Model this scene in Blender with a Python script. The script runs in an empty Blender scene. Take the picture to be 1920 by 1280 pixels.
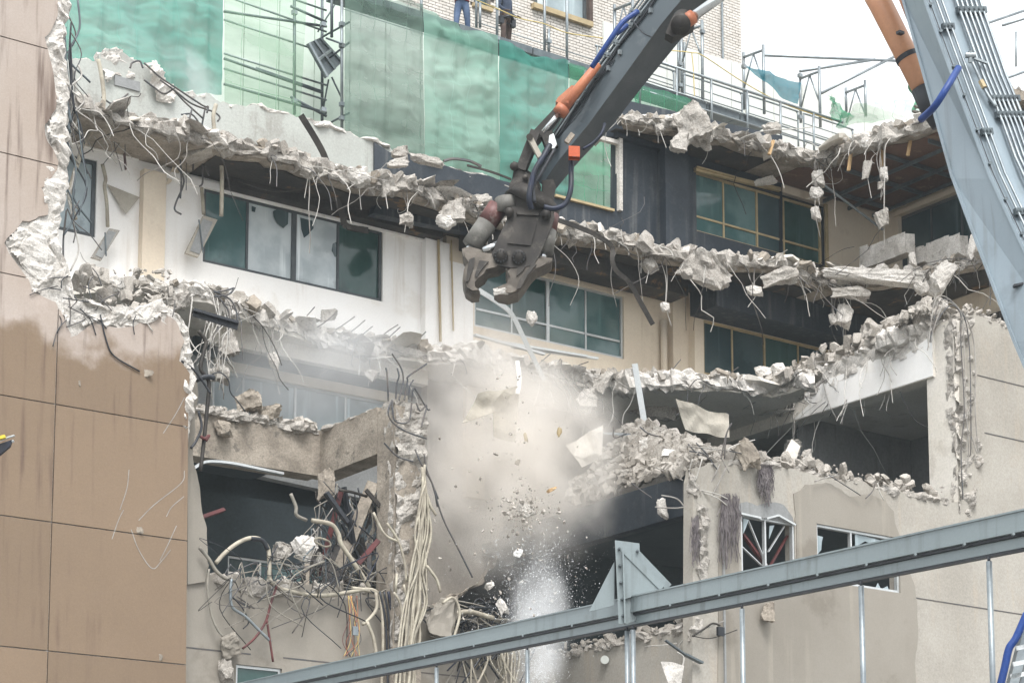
# Demolition of an office building: a crusher on a long arm bites into the broken upper floors
import bpy, bmesh, math, random
import numpy as np
from mathutils import Vector, Matrix, Euler, noise
from mathutils.geometry import delaunay_2d_cdt

scene = bpy.context.scene
COL = scene.collection
R = math.radians

# ------------------------------------------------------------------ camera
CAM = Vector((0, 0, 1.6))
YAW, PITCH, FPX = R(35.6), R(8.0), 4000.0
PW, PH, PPY = 1920.0, 1280.0, 1318.0
FH = Vector((math.sin(YAW), math.cos(YAW), 0))
RIGHT = Vector((math.cos(YAW), -math.sin(YAW), 0))
FWD = FH * math.cos(PITCH) + Vector((0, 0, math.sin(PITCH)))
UP = -FH * math.sin(PITCH) + Vector((0, 0, math.cos(PITCH)))
cam = bpy.data.cameras.new("camera")
camo = bpy.data.objects.new("camera", cam)
COL.objects.link(camo)
camo.location = CAM
camo.rotation_euler = Matrix((RIGHT, UP, -FWD)).transposed().to_euler()
cam.sensor_width = 36.0
cam.lens = FPX / PW * 36.0
cam.shift_y = (PPY - PH / 2) / PW
cam.clip_start = 0.1
cam.clip_end = 3000
scene.camera = camo

# ------------------------------------------------------------------ sky, sun, exposure
SUN_EL, SUN_AZ = R(57), R(-152)      # azimuth from +Y towards +X
world = bpy.data.worlds.new("World")
scene.world = world
world.use_nodes = True
wn = world.node_tree.nodes
wl = world.node_tree.links
bg = wn["Background"]
sky = wn.new("ShaderNodeTexSky")
sky.sky_type = 'NISHITA'
sky.sun_disc = False
sky.sun_elevation = SUN_EL
sky.sun_rotation = SUN_AZ
sky.air_density = 1.0
sky.dust_density = 6.0
sky.ozone_density = 1.0
hsv = wn.new("ShaderNodeHueSaturation")      # overcast: the blue washed out to a pale grey
hsv.inputs['Saturation'].default_value = 0.16
wl.new(sky.outputs[0], hsv.inputs['Color'])
cloud_mix = wn.new("ShaderNodeMix"); cloud_mix.data_type = 'RGBA'          # an even sheet of bright cloud over most of it
cloud_mix.inputs['Factor'].default_value = 0.65
cloud_mix.inputs['B'].default_value = (5.2, 5.45, 5.65, 1)
wl.new(hsv.outputs[0], cloud_mix.inputs['A'])
wl.new(cloud_mix.outputs['Result'], bg.inputs[0])
bg.inputs[1].default_value = 0.15
sun = bpy.data.lights.new("sun", 'SUN')
sun.energy = 1.5
sun.angle = R(24)
sun.color = (1.0, 0.985, 0.97)
suno = bpy.data.objects.new("sun", sun)
COL.objects.link(suno)
sd = Vector((math.sin(SUN_AZ) * math.cos(SUN_EL), math.cos(SUN_AZ) * math.cos(SUN_EL), math.sin(SUN_EL)))
suno.rotation_euler = sd.to_track_quat('Z', 'Y').to_euler()
suno.location = (0, 0, 60)
vs = scene.view_settings
scene.display_settings.display_device = 'sRGB'
vs.view_transform = 'Standard'
vs.look = 'None'
vs.gamma = 1.0
vs.use_curve_mapping = False
vs.exposure = 1.22
cy = scene.cycles
cy.max_bounces = 7
cy.diffuse_bounces = 4
cy.glossy_bounces = 2
cy.transmission_bounces = 4
cy.transparent_max_bounces = 14
cy.volume_bounces = 5
cy.volume_step_rate = 3.0
cy.caustics_reflective = False
cy.caustics_refractive = False

# ------------------------------------------------------------------ unprojection: where a sight line meets a plane
def ray(px, py):
    return FWD + RIGHT * ((px - 960.0) / FPX) + UP * ((PPY - py) / FPX)
def pY(px, py, Y):
    d = ray(px, py); return CAM + d * (Y / d.y)
def pX(px, py, X):
    d = ray(px, py); return CAM + d * (X / d.x)
def pZ(px, py, Z):
    d = ray(px, py); return CAM + d * ((Z - CAM.z) / d.z)
def pD(px, py, D):
    d = ray(px, py); return CAM + d * (D / d.dot(FH))
def project(v):
    q = Vector(v) - CAM
    w = q.dot(FWD)
    return 960 + FPX * q.dot(RIGHT) / w, PPY - FPX * q.dot(UP) / w
S2, S3, S4, S5, S6 = 9.6, 12.9, 16.2, 19.5, 22.8     # floor levels
YB, YF, YR = 40.3, 34.5, 31.8                        # rear facade, left front, right front
XC, XJ = 27.4, 34.75                                 # left flank of the right block, line of its column

# ------------------------------------------------------------------ mesh helpers
ORG = {}
def tag(o, label=None, cat=None, group=None, kind=None):
    if label: o['label'] = label
    if cat: o['category'] = cat
    if group: o['group'] = group
    if kind: o['kind'] = kind
    return o
def thing(name, label, cat, loc, group=None, kind=None):
    o = bpy.data.objects.new(name, None)
    COL.objects.link(o)
    o.empty_display_size = 0.2
    o.location = loc
    ORG[o.name] = Vector(loc)
    return tag(o, label, cat, group, kind)

class MB:
    def __init__(s):
        s.v, s.f, s.weld = [], [], False
    def add(s, vs, fs):
        n = len(s.v)
        s.v.extend([tuple(v) for v in vs])
        s.f.extend([tuple(i + n for i in f) for f in fs])
        return s
    def box(s, lo, hi):
        x0, y0, z0 = lo; x1, y1, z1 = hi
        if x0 > x1: x0, x1 = x1, x0
        if y0 > y1: y0, y1 = y1, y0
        if z0 > z1: z0, z1 = z1, z0
        return s.hexa([(x0,y0,z0),(x1,y0,z0),(x1,y1,z0),(x0,y1,z0)], [(x0,y0,z1),(x1,y0,z1),(x1,y1,z1),(x0,y1,z1)])
    def hexa(s, b, t):
        return s.add(list(b) + list(t), [(3,2,1,0),(4,5,6,7),(0,1,5,4),(1,2,6,5),(2,3,7,6),(3,0,4,7)])
    def bar(s, a, b, w, h, up=(0,0,1)):
        a = Vector(a); b = Vector(b)
        d = (b - a).normalized()
        u = Vector(up)
        sd_ = d.cross(u)
        if sd_.length < 1e-4: sd_ = d.cross(Vector((1,0,0)))
        sd_.normalize()
        u = sd_.cross(d).normalized()
        p = sd_ * (w/2); q = u * (h/2)
        return s.hexa([a-p-q, a+p-q, b+p-q, b-p-q], [a-p+q, a+p+q, b+p+q, b-p+q])
    def tube(s, pts, r, n=6, caps=True):
        pts = [Vector(p) for p in pts]
        m = len(pts)
        rs = r if isinstance(r, (list, tuple)) else [r]*m
        base = len(s.v)
        prev = None
        for i, p in enumerate(pts):
            d = (pts[min(i+1, m-1)] - pts[max(i-1, 0)])
            if d.length < 1e-9: d = Vector((0,0,1))
            d.normalize()
            if prev is None:
                u = d.cross(Vector((0,0,1)))
                if u.length < 1e-3: u = d.cross(Vector((1,0,0)))
            else:
                u = prev - d * prev.dot(d)
                if u.length < 1e-3: u = d.cross(Vector((0.3,1,0.2)))
            u.normalize(); prev = u
            w = d.cross(u)
            for k in range(n):
                a = 2*math.pi*k/n
                s.v.append(tuple(p + (u*math.cos(a) + w*math.sin(a))*rs[i]))
        for i in range(m-1):
            for k in range(n):
                a = base + i*n + k; b = base + i*n + (k+1) % n
                s.f.append((a, b, b+n, a+n))
        if caps:
            s.f.append(tuple(base + k for k in reversed(range(n))))
            s.f.append(tuple(base + (m-1)*n + k for k in range(n)))
        return s
    def prism(s, poly, vec, holes=()):
        """flat outline (3-D points) with holes, pushed along vec"""
        loops = [[Vector(p) for p in poly]] + [[Vector(p) for p in h] for h in holes]
        vec = Vector(vec); s.weld = True
        nrm = Vector((0,0,0)); L0 = loops[0]
        for i in range(len(L0)): nrm += (L0[i]-L0[0]).cross(L0[(i+1) % len(L0)]-L0[0])
        nrm.normalize()
        e1 = (L0[1]-L0[0]).normalized(); e2 = nrm.cross(e1); o = L0[0]
        flat, edges, uvs = [], [], []
        for l in loops:
            k = len(flat); m = len(l)
            flat += [Vector(((p-o).dot(e1), (p-o).dot(e2))) for p in l]
            edges += [(k+i, k+(i+1) % m) for i in range(m)]
            uvs.append([((p-o).dot(e1), (p-o).dot(e2)) for p in l])
        vs_, _, fs_, *_r = delaunay_2d_cdt(flat, edges, [], 0, 1e-5)
        P3 = [o + e1*v.x + e2*v.y for v in vs_]; n = len(P3)
        out = []
        for f in fs_:
            cx = sum(vs_[q].x for q in f)/len(f); cy_ = sum(vs_[q].y for q in f)/len(f)
            if inside(cx, cy_, uvs[0]) and not any(inside(cx, cy_, u) for u in uvs[1:]):
                out.append(tuple(f)); out.append(tuple(q + n for q in reversed(f)))
        s.add(P3 + [p + vec for p in P3], out)
        for l in loops:
            m = len(l)
            s.add(l + [p + vec for p in l], [(i, (i+1) % m, (i+1) % m + m, i+m) for i in range(m)])
        return s
    def grid(s, rows):
        nr, nc = len(rows), len(rows[0])
        fs = [(i*nc+j, i*nc+j+1, (i+1)*nc+j+1, (i+1)*nc+j) for i in range(nr-1) for j in range(nc-1)]
        return s.add([p for r_ in rows for p in r_], fs)
    def mesh(s, name, org, mats, smooth=False):
        me = bpy.data.meshes.new(name)
        o = Vector(org)
        me.from_pydata([(v[0]-o.x, v[1]-o.y, v[2]-o.z) for v in s.v], [], s.f)
        bm = bmesh.new(); bm.from_mesh(me)
        if s.weld: bmesh.ops.remove_doubles(bm, verts=bm.verts, dist=1e-5)
        bmesh.ops.recalc_face_normals(bm, faces=bm.faces)
        bm.to_mesh(me); bm.free()
        if smooth:
            me.polygons.foreach_set('use_smooth', [True]*len(me.polygons))
        for m in (mats if isinstance(mats, (list, tuple)) else [mats]):
            me.materials.append(m)
        return me
    def part(s, name, mat, parent, smooth=False, label=None, kind=None):
        org = ORG[parent.name]
        o = bpy.data.objects.new(name, s.mesh(name, org, mat, smooth))
        COL.objects.link(o)
        o.parent = parent
        ORG[o.name] = org
        if label: o['label'] = label
        if kind: o['kind'] = kind
        return o
    def top(s, name, mat, label=None, cat=None, group=None, kind=None, smooth=False):
        a = np.array(s.v)
        org = Vector((a[:,0].mean(), a[:,1].mean(), a[:,2].min()))
        o = bpy.data.objects.new(name, s.mesh(name, org, mat, smooth))
        o.location = org
        COL.objects.link(o)
        ORG[o.name] = org
        return tag(o, label, cat, group, kind)

def curve(pts, per=6):
    """Catmull-Rom through points"""
    p = [Vector(q) for q in pts]
    if len(p) < 3: return p
    p = [p[0]*2 - p[1]] + p + [p[-1]*2 - p[-2]]
    out = []
    for i in range(1, len(p)-2):
        for k in range(per):
            t = k/per
            a, b, c, d = p[i-1], p[i], p[i+1], p[i+2]
            out.append(0.5*((2*b) + (c-a)*t + (2*a-5*b+4*c-d)*t*t + (3*b-a-3*c+d)*t**3))
    out.append(p[-2])
    return out
def resample(pts, step):
    pts = [Vector(p) for p in pts]
    out = [pts[0]]
    for a, b in zip(pts, pts[1:]):
        n = max(1, int((b-a).length/step))
        for k in range(1, n+1):
            out.append(a.lerp(b, k/n))
    return out
def ragged(pts, step, amp, axes, seed=0, freq=1.6):
    """subdivide a polyline and jog it along two axes like a fracture"""
    out = []
    q = resample(pts, step)
    for i, p in enumerate(q):
        if i in (0, len(q)-1): out.append(p); continue
        s = Vector((seed*7.3, seed*3.1, seed*1.7))
        d1 = noise.fractal(p*freq + s, 0.8, 2.1, 4)
        d2 = noise.fractal(p*freq - s + Vector((9, 4, 2)), 0.8, 2.1, 4)
        out.append(p + Vector(axes[0])*(d1*amp) + Vector(axes[1])*(d2*amp))
    return out
def lumpy(mb, pts, a1, r1, a2, r2, amp, step=0.1, n=12, seed=0, sq=0.55, taper=True):
    """rough broken band round a polyline; a1, a2 span its cross-section"""
    q = resample(pts, step)
    a1 = Vector(a1); a2 = Vector(a2)
    base = len(mb.v); m = len(q)
    sv = Vector((seed*5.7, seed*2.9, seed*8.3))
    for i, p in enumerate(q):
        big = 0.62 + 1.0*abs(noise.fractal(p*0.8 + sv, 0.9, 2.0, 2)) + 0.25*noise.noise(p*2.3 - sv)
        if taper: big *= min(1.0, 0.25 + min(i, m-1-i)/4.0)
        for k in range(n):
            t = 2*math.pi*k/n
            c, s_ = math.cos(t), math.sin(t)
            c = math.copysign(abs(c)**sq, c); s_ = math.copysign(abs(s_)**sq, s_)
            v = p + a1*(c*r1*big) + a2*(s_*r2*big)
            dv = noise.voronoi(v*3.2 + sv)[0]
            g = (dv[1]-dv[0])*1.1 - 0.45 + 0.9*noise.fractal(v*6 + sv, 0.7, 2.2, 3)
            o = (v - p)
            if o.length > 1e-6: o.normalize()
            mb.v.append(tuple(v + o*(g*amp)))
    for i in range(m-1):
        for k in range(n):
            a = base + i*n + k; b = base + i*n + (k+1) % n
            mb.f.append((a, b, b+n, a+n))
    mb.f.append(tuple(base + k for k in reversed(range(n))))
    mb.f.append(tuple(base + (m-1)*n + k for k in range(n)))

# rocks -----------------------------------------------------------------
def hull(seed, n, flat=1.0, sub=0, amp=0.05):
    rng = random.Random(seed)
    bm = bmesh.new()
    bmesh.ops.create_cube(bm, size=1.0)
    for v in bm.verts:
        v.co = Vector((v.co.x*rng.uniform(.5,1.15), v.co.y*rng.uniform(.5,1.15), v.co.z*flat*rng.uniform(.5,1.2)))
    for k in range(n):                                # knock corners and edges off a block
        nn = Vector((rng.gauss(0,1), rng.gauss(0,1), rng.gauss(0,1)*flat)).normalized()
        ext = max(v.co.dot(nn) for v in bm.verts)
        r_ = bmesh.ops.bisect_plane(bm, geom=bm.verts[:]+bm.edges[:]+bm.faces[:], dist=1e-5, plane_co=nn*ext*rng.uniform(.55,.88), plane_no=nn, clear_outer=True)
        ed = [e for e in r_['geom_cut'] if isinstance(e, bmesh.types.BMEdge)]
        if len(ed) > 2:
            try: bmesh.ops.contextual_create(bm, geom=ed)
            except Exception: pass
    if sub:
        bmesh.ops.triangulate(bm, faces=bm.faces)
        bmesh.ops.subdivide_edges(bm, edges=bm.edges, cuts=sub, use_grid_fill=True)
        sv = Vector((seed*1.3, seed*0.7, seed*2.1))
        bm.normal_update()
        for v in bm.verts:
            dv = noise.voronoi(v.co*2.4 + sv)[0]
            v.co += v.normal*(((dv[1]-dv[0])*0.9 - 0.35)*amp*1.4 + noise.fractal(v.co*6 + sv, 0.7, 2.1, 4)*amp)
    bm.normal_update()
    vs_ = np.array([v.co[:] for v in bm.verts]); bm.verts.index_update()
    fs_ = [[v.index for v in f.verts] for f in bm.faces]
    bm.free()
    return vs_, fs_
SMALL = [hull(100+i, 6+i % 5, (1.0, 0.7, 0.45)[i % 3]) for i in range(12)]
BIGR = [hull(300+i, 10+i % 5, (1.0, 0.8, 0.6)[i % 3], 5, 0.06) for i in range(9)]
def rotm(rng):
    return np.array(Euler((rng.uniform(0,6.28), rng.uniform(0,6.28), rng.uniform(0,6.28))).to_matrix())
def inside(x, z, poly):
    c = False; n = len(poly); j = n-1
    for i in range(n):
        xi, zi = poly[i]; xj, zj_ = poly[j]
        if (zi > z) != (zj_ > z) and x < (xj-xi)*(z-zi)/(zj_-zi) + xi: c = not c
        j = i
    return c
def rough_patch(mb, pts, nrm, res=0.06, amp=0.07, seed=0, lift=0.03):
    """broken concrete face over a flat outline: small facets pushed in and out along nrm"""
    pts = [Vector(p) for p in pts]
    nrm = Vector(nrm); e2 = Vector((0,0,1)); e1 = e2.cross(nrm).normalized()
    o = pts[0]
    uv = [((p-o).dot(e1), (p-o).dot(e2)) for p in pts]
    u0, u1 = min(a for a, _ in uv), max(a for a, _ in uv); v0, v1 = min(b for _, b in uv), max(b for _, b in uv)
    nu, nv = int((u1-u0)/res)+2, int((v1-v0)/res)+2
    sv = Vector((seed*3.7, seed*1.9, seed*5.3)); idx = {}
    def vid(i, j):
        if (i, j) not in idx:
            u, v = u0+i*res, v0+j*res
            p = o + e1*u + e2*v
            d = noise.voronoi(p*2.6 + sv)[0]
            h = lift + amp*((d[1]-d[0])*1.2 - 0.4 + 1.1*noise.fractal(p*2.2 + sv, 0.75, 2.1, 5))
            k = noise.noise_vector(p*9 + sv)*res*0.35
            p = p + nrm*h + e1*k.x + e2*k.z
            idx[(i, j)] = len(mb.v); mb.v.append(tuple(p))
        return idx[(i, j)]
    for i in range(nu):
        for j in range(nv):
            if inside(u0+(i+.5)*res, v0+(j+.5)*res, uv):
                a, b, c, d = vid(i,j), vid(i+1,j), vid(i+1,j+1), vid(i,j+1)
                mb.f.append((a,b,c)); mb.f.append((a,c,d))
    return mb
def rubble(mb, places, rng):
    """places: (point, size) - many small angular stones joined"""
    for p, sz in places:
        v, f = SMALL[rng.randrange(len(SMALL))]
        sc = np.array([sz*rng.uniform(0.6,1.35), sz*rng.uniform(0.6,1.1), sz*rng.uniform(0.4,0.9)])
        w = (v*sc) @ rotm(rng).T + np.array(p[:])
        n = len(mb.v)
        mb.v.extend(map(tuple, w))
        mb.f.extend([tuple(i+n for i in ff) for ff in f])
# ------------------------------------------------------------------ materials
def mat(name, col, col2=None, scale=1.2, rough=0.85, bump=0.25, bscale=14.0, metal=0.0, streak=None, samt=0.5,
        sscale=1.6, spec=0.35, grain=0.12, spots=None, spotamt=0.4, spotscale=2.5, zwet=None, coat=0.0, contrast=1.0, prand=0.0):
    m = bpy.data.materials.new(name)
    m.use_nodes = True
    nt = m.node_tree; N = nt.nodes; L = nt.links
    b = N["Principled BSDF"]
    b.inputs['Roughness'].default_value = rough
    b.inputs['Metallic'].default_value = metal
    b.inputs['Specular IOR Level'].default_value = spec
    b.inputs['Coat Weight'].default_value = coat
    g = N.new('ShaderNodeNewGeometry')
    pos = g.outputs['Position']
    def nz(sc, det=5, vec=None, rg=0.55):
        n = N.new('ShaderNodeTexNoise')
        n.inputs['Scale'].default_value = sc; n.inputs['Detail'].default_value = det; n.inputs['Roughness'].default_value = rg
        L.new(vec or pos, n.inputs['Vector'])
        return n.outputs['Fac']
    def ramp(f, a, c):
        r = N.new('ShaderNodeMapRange')
        r.inputs['From Min'].default_value = a; r.inputs['From Max'].default_value = c
        r.interpolation_type = 'SMOOTHSTEP'
        L.new(f, r.inputs['Value'])
        return r.outputs['Result']
    def mix(f, a, c, mode='MIX'):
        x = N.new('ShaderNodeMix'); x.data_type = 'RGBA'; x.blend_type = mode
        if hasattr(f, 'default_value') or hasattr(f, 'is_linked'): L.new(f, x.inputs['Factor'])
        else: x.inputs['Factor'].default_value = f
        for s_, v in ((x.inputs['A'], a), (x.inputs['B'], c)):
            if isinstance(v, (tuple, list)): s_.default_value = (*v[:3], 1)
            else: L.new(v, s_)
        return x.outputs['Result']
    def mul(f, k):
        x = N.new('ShaderNodeMath'); x.operation = 'MULTIPLY'
        L.new(f, x.inputs[0])
        if isinstance(k, (int, float)): x.inputs[1].default_value = k
        else: L.new(k, x.inputs[1])
        return x.outputs[0]
    col2 = col2 or tuple(c*0.75 for c in col)
    w = 0.18/contrast
    c = mix(ramp(nz(scale, 6), 0.5-w, 0.5+w), col, col2)
    if spots:
        c = mix(mul(ramp(nz(spotscale, 6, rg=0.65), 0.56, 0.66), spotamt), c, spots)
    if zwet:                                         # damp render below a ragged tide line
        z0, soft, wc = zwet
        sep = N.new('ShaderNodeSeparateXYZ'); L.new(pos, sep.inputs[0])
        a = N.new('ShaderNodeMath'); a.operation = 'MULTIPLY_ADD'
        L.new(nz(0.9, 7), a.inputs[0]); a.inputs[1].default_value = soft; L.new(sep.outputs['Z'], a.inputs[2])
        mr = N.new('ShaderNodeMapRange'); mr.interpolation_type = 'SMOOTHSTEP'
        mr.inputs['From Min'].default_value = z0 + soft*0.5 + 0.35; mr.inputs['From Max'].default_value = z0 + soft*0.5 - 0.1
        L.new(a.outputs[0], mr.inputs['Value'])
        c = mix(mr.outputs['Result'], c, mix(nz(0.7, 5), wc, tuple(k*0.82 for k in wc)))
    if streak:
        mp = N.new('ShaderNodeMapping'); mp.inputs['Scale'].default_value = (sscale*2.2, sscale*2.2, sscale*0.13)
        L.new(pos, mp.inputs['Vector'])
        f = mul(ramp(nz(1.5, 4, mp.outputs[0]), 0.52, 0.72), ramp(nz(0.45, 3), 0.4, 0.6))
        c = mix(mul(f, samt), c, streak)
    if grain:
        gr = N.new('ShaderNodeMapRange'); L.new(nz(bscale*1.7, 4, rg=0.7), gr.inputs['Value'])
        gr.inputs['From Min'].default_value = 0.25; gr.inputs['From Max'].default_value = 0.75
        gr.inputs['To Min'].default_value = 1-grain*1.6; gr.inputs['To Max'].default_value = 1+grain
        cm = N.new('ShaderNodeCombineColor')
        for i in range(3): L.new(gr.outputs[0], cm.inputs[i])
        c = mix(1.0, c, cm.outputs[0], 'MULTIPLY')
    if prand:                                        # each sheet or stone its own tone
        oi = N.new('ShaderNodeObjectInfo'); pr = N.new('ShaderNodeMapRange')
        pr.inputs['To Min'].default_value = 1-prand; pr.inputs['To Max'].default_value = 1+prand
        L.new(oi.outputs['Random'], pr.inputs['Value'])
        cm2 = N.new('ShaderNodeCombineColor')
        for i in range(3): L.new(pr.outputs[0], cm2.inputs[i])
        c = mix(1.0, c, cm2.outputs[0], 'MULTIPLY')
    L.new(c, b.inputs['Base Color'])
    if bump:
        bp = N.new('ShaderNodeBump')
        bp.inputs['Strength'].default_value = bump; bp.inputs['Distance'].default_value = 0.03
        L.new(nz(bscale, 7, rg=0.65), bp.inputs['Height'])
        L.new(bp.outputs[0], b.inputs['Normal'])
    return m

MT = {}
MT['tan'] = mat('tan_render', (0.385,0.33,0.292), (0.34,0.28,0.235), 0.5, 0.8, 0.08, 22, streak=(0.10,0.065,0.05), samt=0.85, grain=0.07, prand=0.07,
                zwet=(13.2, 2.4, (0.212,0.152,0.102)), spots=(0.49,0.42,0.385), spotamt=0.3, spotscale=0.7)
MT['taupe'] = mat('taupe_render', (0.268,0.245,0.21), (0.225,0.204,0.172), 0.5, 0.72, 0.08, 20, streak=(0.33,0.30,0.25), samt=0.5, grain=0.05, spots=(0.17,0.148,0.12), spotamt=0.6, spotscale=0.6)
MT['beige'] = mat('beige_undercoat', (0.375,0.352,0.312), (0.315,0.292,0.255), 0.7, 0.9, 0.15, 12, streak=(0.4,0.34,0.27), samt=0.5, spots=(0.36,0.32,0.27), spotamt=0.45, spotscale=1.1)
MT['conc'] = mat('broken_concrete', (0.45,0.422,0.385), (0.32,0.295,0.262), 2.2, 0.95, 1.0, 18, grain=0.34, spots=(0.17,0.145,0.12), spotamt=0.65, spotscale=4.5)
MT['conc_w'] = mat('pale_concrete', (0.64,0.61,0.57), (0.50,0.47,0.43), 1.8, 0.95, 0.9, 18, grain=0.28, spots=(0.22,0.19,0.16), spotamt=0.55, spotscale=4.2)
MT['conc_d'] = mat('dirty_concrete', (0.36,0.315,0.26), (0.22,0.19,0.155), 2.0, 0.95, 0.7, 14, grain=0.22, spots=(0.09,0.083,0.072), spotamt=0.6, spotscale=3.2)
MT['rub'] = mat('rubble_stone', (0.435,0.402,0.36), (0.305,0.278,0.243), 2.6, 0.95, 0.7, 22, grain=0.28, spots=(0.6,0.56,0.51), spotamt=0.55, spotscale=3.4, contrast=1.4)
MT['white'] = mat('white_paint', (0.84,0.83,0.81), (0.80,0.78,0.75), 0.6, 0.7, 0.05, 12, grain=0.03, streak=(0.56,0.50,0.43), samt=0.45, spots=(0.66,0.62,0.56), spotamt=0.35, spotscale=1.2)
MT['cream'] = mat('cream_paint', (0.68,0.60,0.485), (0.62,0.53,0.42), 0.6, 0.75, 0.06, 12, grain=0.05, streak=(0.43,0.35,0.26), samt=0.5, spots=(0.5,0.42,0.33), spotamt=0.35, spotscale=1.4)
MT['mint'] = mat('mint_panel_sheet', (0.55,0.65,0.56), (0.58,0.64,0.58), 0.4, 0.6, 0.03, 6, grain=0.03, streak=(0.6,0.66,0.58), samt=0.3)
MT['offw'] = mat('offwhite_sheet', (0.58,0.60,0.56), (0.62,0.63,0.60), 0.4, 0.6, 0.03, 6, grain=0.03, streak=(0.44,0.45,0.40), samt=0.4)
MT['parapet'] = mat('dusty_parapet', (0.40,0.415,0.385), (0.345,0.35,0.325), 1.0, 0.85, 0.15, 12, streak=(0.25,0.24,0.215), samt=0.6, spots=(0.24,0.225,0.2), spotamt=0.45, spotscale=1.6, grain=0.12)
MT['backw'] = mat('dusty_back_wall', (0.30,0.27,0.235), (0.22,0.2,0.175), 0.9, 0.9, 0.2, 9, streak=(0.13,0.115,0.1), samt=0.7, spots=(0.4,0.37,0.33), spotamt=0.4, spotscale=1.3, grain=0.12)
MT['black'] = mat('black_paint', (0.017,0.024,0.033), (0.03,0.038,0.048), 0.9, 0.55, 0.1, 10, streak=(0.17,0.17,0.165), samt=0.4, spots=(0.2,0.2,0.19), spotamt=0.08, spotscale=3.4, grain=0.2)
MT['nearblack'] = mat('nearblack_ceiling', (0.025,0.024,0.024), (0.05,0.045,0.04), 1.2, 0.85, 0.2, 9, spots=(0.30,0.16,0.05), spotamt=0.4, spotscale=1.6, grain=0.2)  # near-black with ochre spots, for slab undersides and spandrels
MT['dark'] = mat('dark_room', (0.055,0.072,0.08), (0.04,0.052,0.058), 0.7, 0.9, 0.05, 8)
MT['grey'] = mat('grey_plaster', (0.30,0.305,0.30), (0.23,0.235,0.235), 0.8, 0.9, 0.1, 10, streak=(0.16,0.15,0.145), samt=0.5)
MT['ceil'] = mat('plaster_ceiling', (0.70,0.66,0.60), (0.62,0.58,0.51), 0.9, 0.9, 0.08, 10, spots=(0.33,0.28,0.22), spotamt=0.3, spotscale=1.3)
MT['rust'] = mat('rust_primer_deck', (0.15,0.085,0.06), (0.10,0.06,0.045), 1.0, 0.8, 0.2, 10, spots=(0.3,0.2,0.13), spotamt=0.5, spotscale=2.0)
MT['brick'] = mat('white_glazed_brick', (0.60,0.565,0.52), (0.50,0.465,0.42), 3.5, 0.45, 0.05, 14, grain=0.06)
MT['mortar'] = mat('mortar', (0.15,0.135,0.12), None, 3, 0.95, 0.1, 18)
MT['galv'] = mat('galvanised_steel', (0.27,0.30,0.31), (0.20,0.225,0.24), 4, 0.42, 0.05, 18, metal=0.55, spots=(0.25,0.22,0.19), spotamt=0.25)
MT['dsteel'] = mat('dark_scaffold_steel', (0.13,0.155,0.165), (0.09,0.105,0.115), 3, 0.5, 0.05, 18, metal=0.4)
MT['fgsteel'] = mat('grey_painted_steel', (0.20,0.238,0.245), (0.185,0.22,0.228), 0.8, 0.38, 0.03, 30, grain=0.04, streak=(0.085,0.095,0.095), samt=0.55, sscale=3, coat=0.1, spots=(0.13,0.145,0.14), spotamt=0.4, spotscale=2.2)
MT['boom'] = mat('grey_boom_paint', (0.235,0.285,0.32), (0.22,0.27,0.305), 0.8, 0.36, 0.02, 20, grain=0.03, coat=0.2, spots=(0.15,0.175,0.19), spotamt=0.35, spotscale=0.9, streak=(0.14,0.15,0.15), samt=0.35, sscale=2.5)
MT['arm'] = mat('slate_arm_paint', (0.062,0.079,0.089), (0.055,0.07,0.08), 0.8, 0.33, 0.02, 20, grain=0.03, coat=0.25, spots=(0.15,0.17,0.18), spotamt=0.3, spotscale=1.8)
MT['arm_shade'] = mat('shaded_arm_belly', (0.035,0.042,0.047), (0.06,0.065,0.068), 1.4, 0.42, 0.05, 20, grain=0.1, coat=0.2)  # shade of the arm's underside put into a darker paint
MT['iron'] = mat('dusty_black_iron', (0.026,0.023,0.021), (0.05,0.044,0.038), 2.2, 0.6, 0.2, 18, metal=0.25, spots=(0.15,0.135,0.115), spotamt=0.3, spotscale=4)
MT['jaw'] = mat('worn_jaw_steel', (0.075,0.064,0.053), (0.15,0.13,0.108), 2.4, 0.55, 0.25, 18, metal=0.3, spots=(0.24,0.22,0.19), spotamt=0.4, spotscale=5)
MT['redcyl'] = mat('red_brown_cylinder', (0.13,0.05,0.045), (0.085,0.04,0.037), 3, 0.5, 0.1, 18, spots=(0.32,0.28,0.25), spotamt=0.4)
MT['greycyl'] = mat('dusty_cylinder', (0.15,0.145,0.13), (0.10,0.095,0.085), 3, 0.6, 0.1, 18, spots=(0.4,0.37,0.33), spotamt=0.4)
MT['orange'] = mat('orange_ram', (0.60,0.31,0.18), (0.54,0.265,0.15), 1.5, 0.35, 0.03, 12, grain=0.05, coat=0.3, spots=(0.32,0.13,0.07), spotamt=0.3)
MT['oranged'] = mat('rusty_orange_ram', (0.42,0.15,0.07), (0.32,0.11,0.06), 2.5, 0.5, 0.1, 12, grain=0.1)
MT['lamp'] = mat('red_orange_housing', (0.50,0.09,0.025), None, 3, 0.45, 0.03, 12)
MT['chrome'] = mat('chromed_rod', (0.62,0.64,0.65), (0.55,0.57,0.58), 2, 0.18, 0.0, 12, metal=0.9, grain=0.0)
MT['blue'] = mat('blue_hose', (0.011,0.045,0.20), (0.009,0.035,0.15), 3, 0.45, 0.1, 30)
MT['hose'] = mat('black_hose', (0.018,0.02,0.024), (0.03,0.033,0.04), 4, 0.45, 0.05, 30)
MT['dblue'] = mat('dark_blue_hose', (0.012,0.018,0.042), (0.012,0.014,0.02), 3, 0.5, 0.05, 30)
MT['rebar'] = mat('grey_rebar', (0.34,0.325,0.30), (0.24,0.22,0.20), 5, 0.7, 0.1, 40, metal=0.15)
MT['rebard'] = mat('dark_rebar', (0.075,0.08,0.088), (0.12,0.105,0.095), 5, 0.65, 0.1, 40, metal=0.2)
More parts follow.
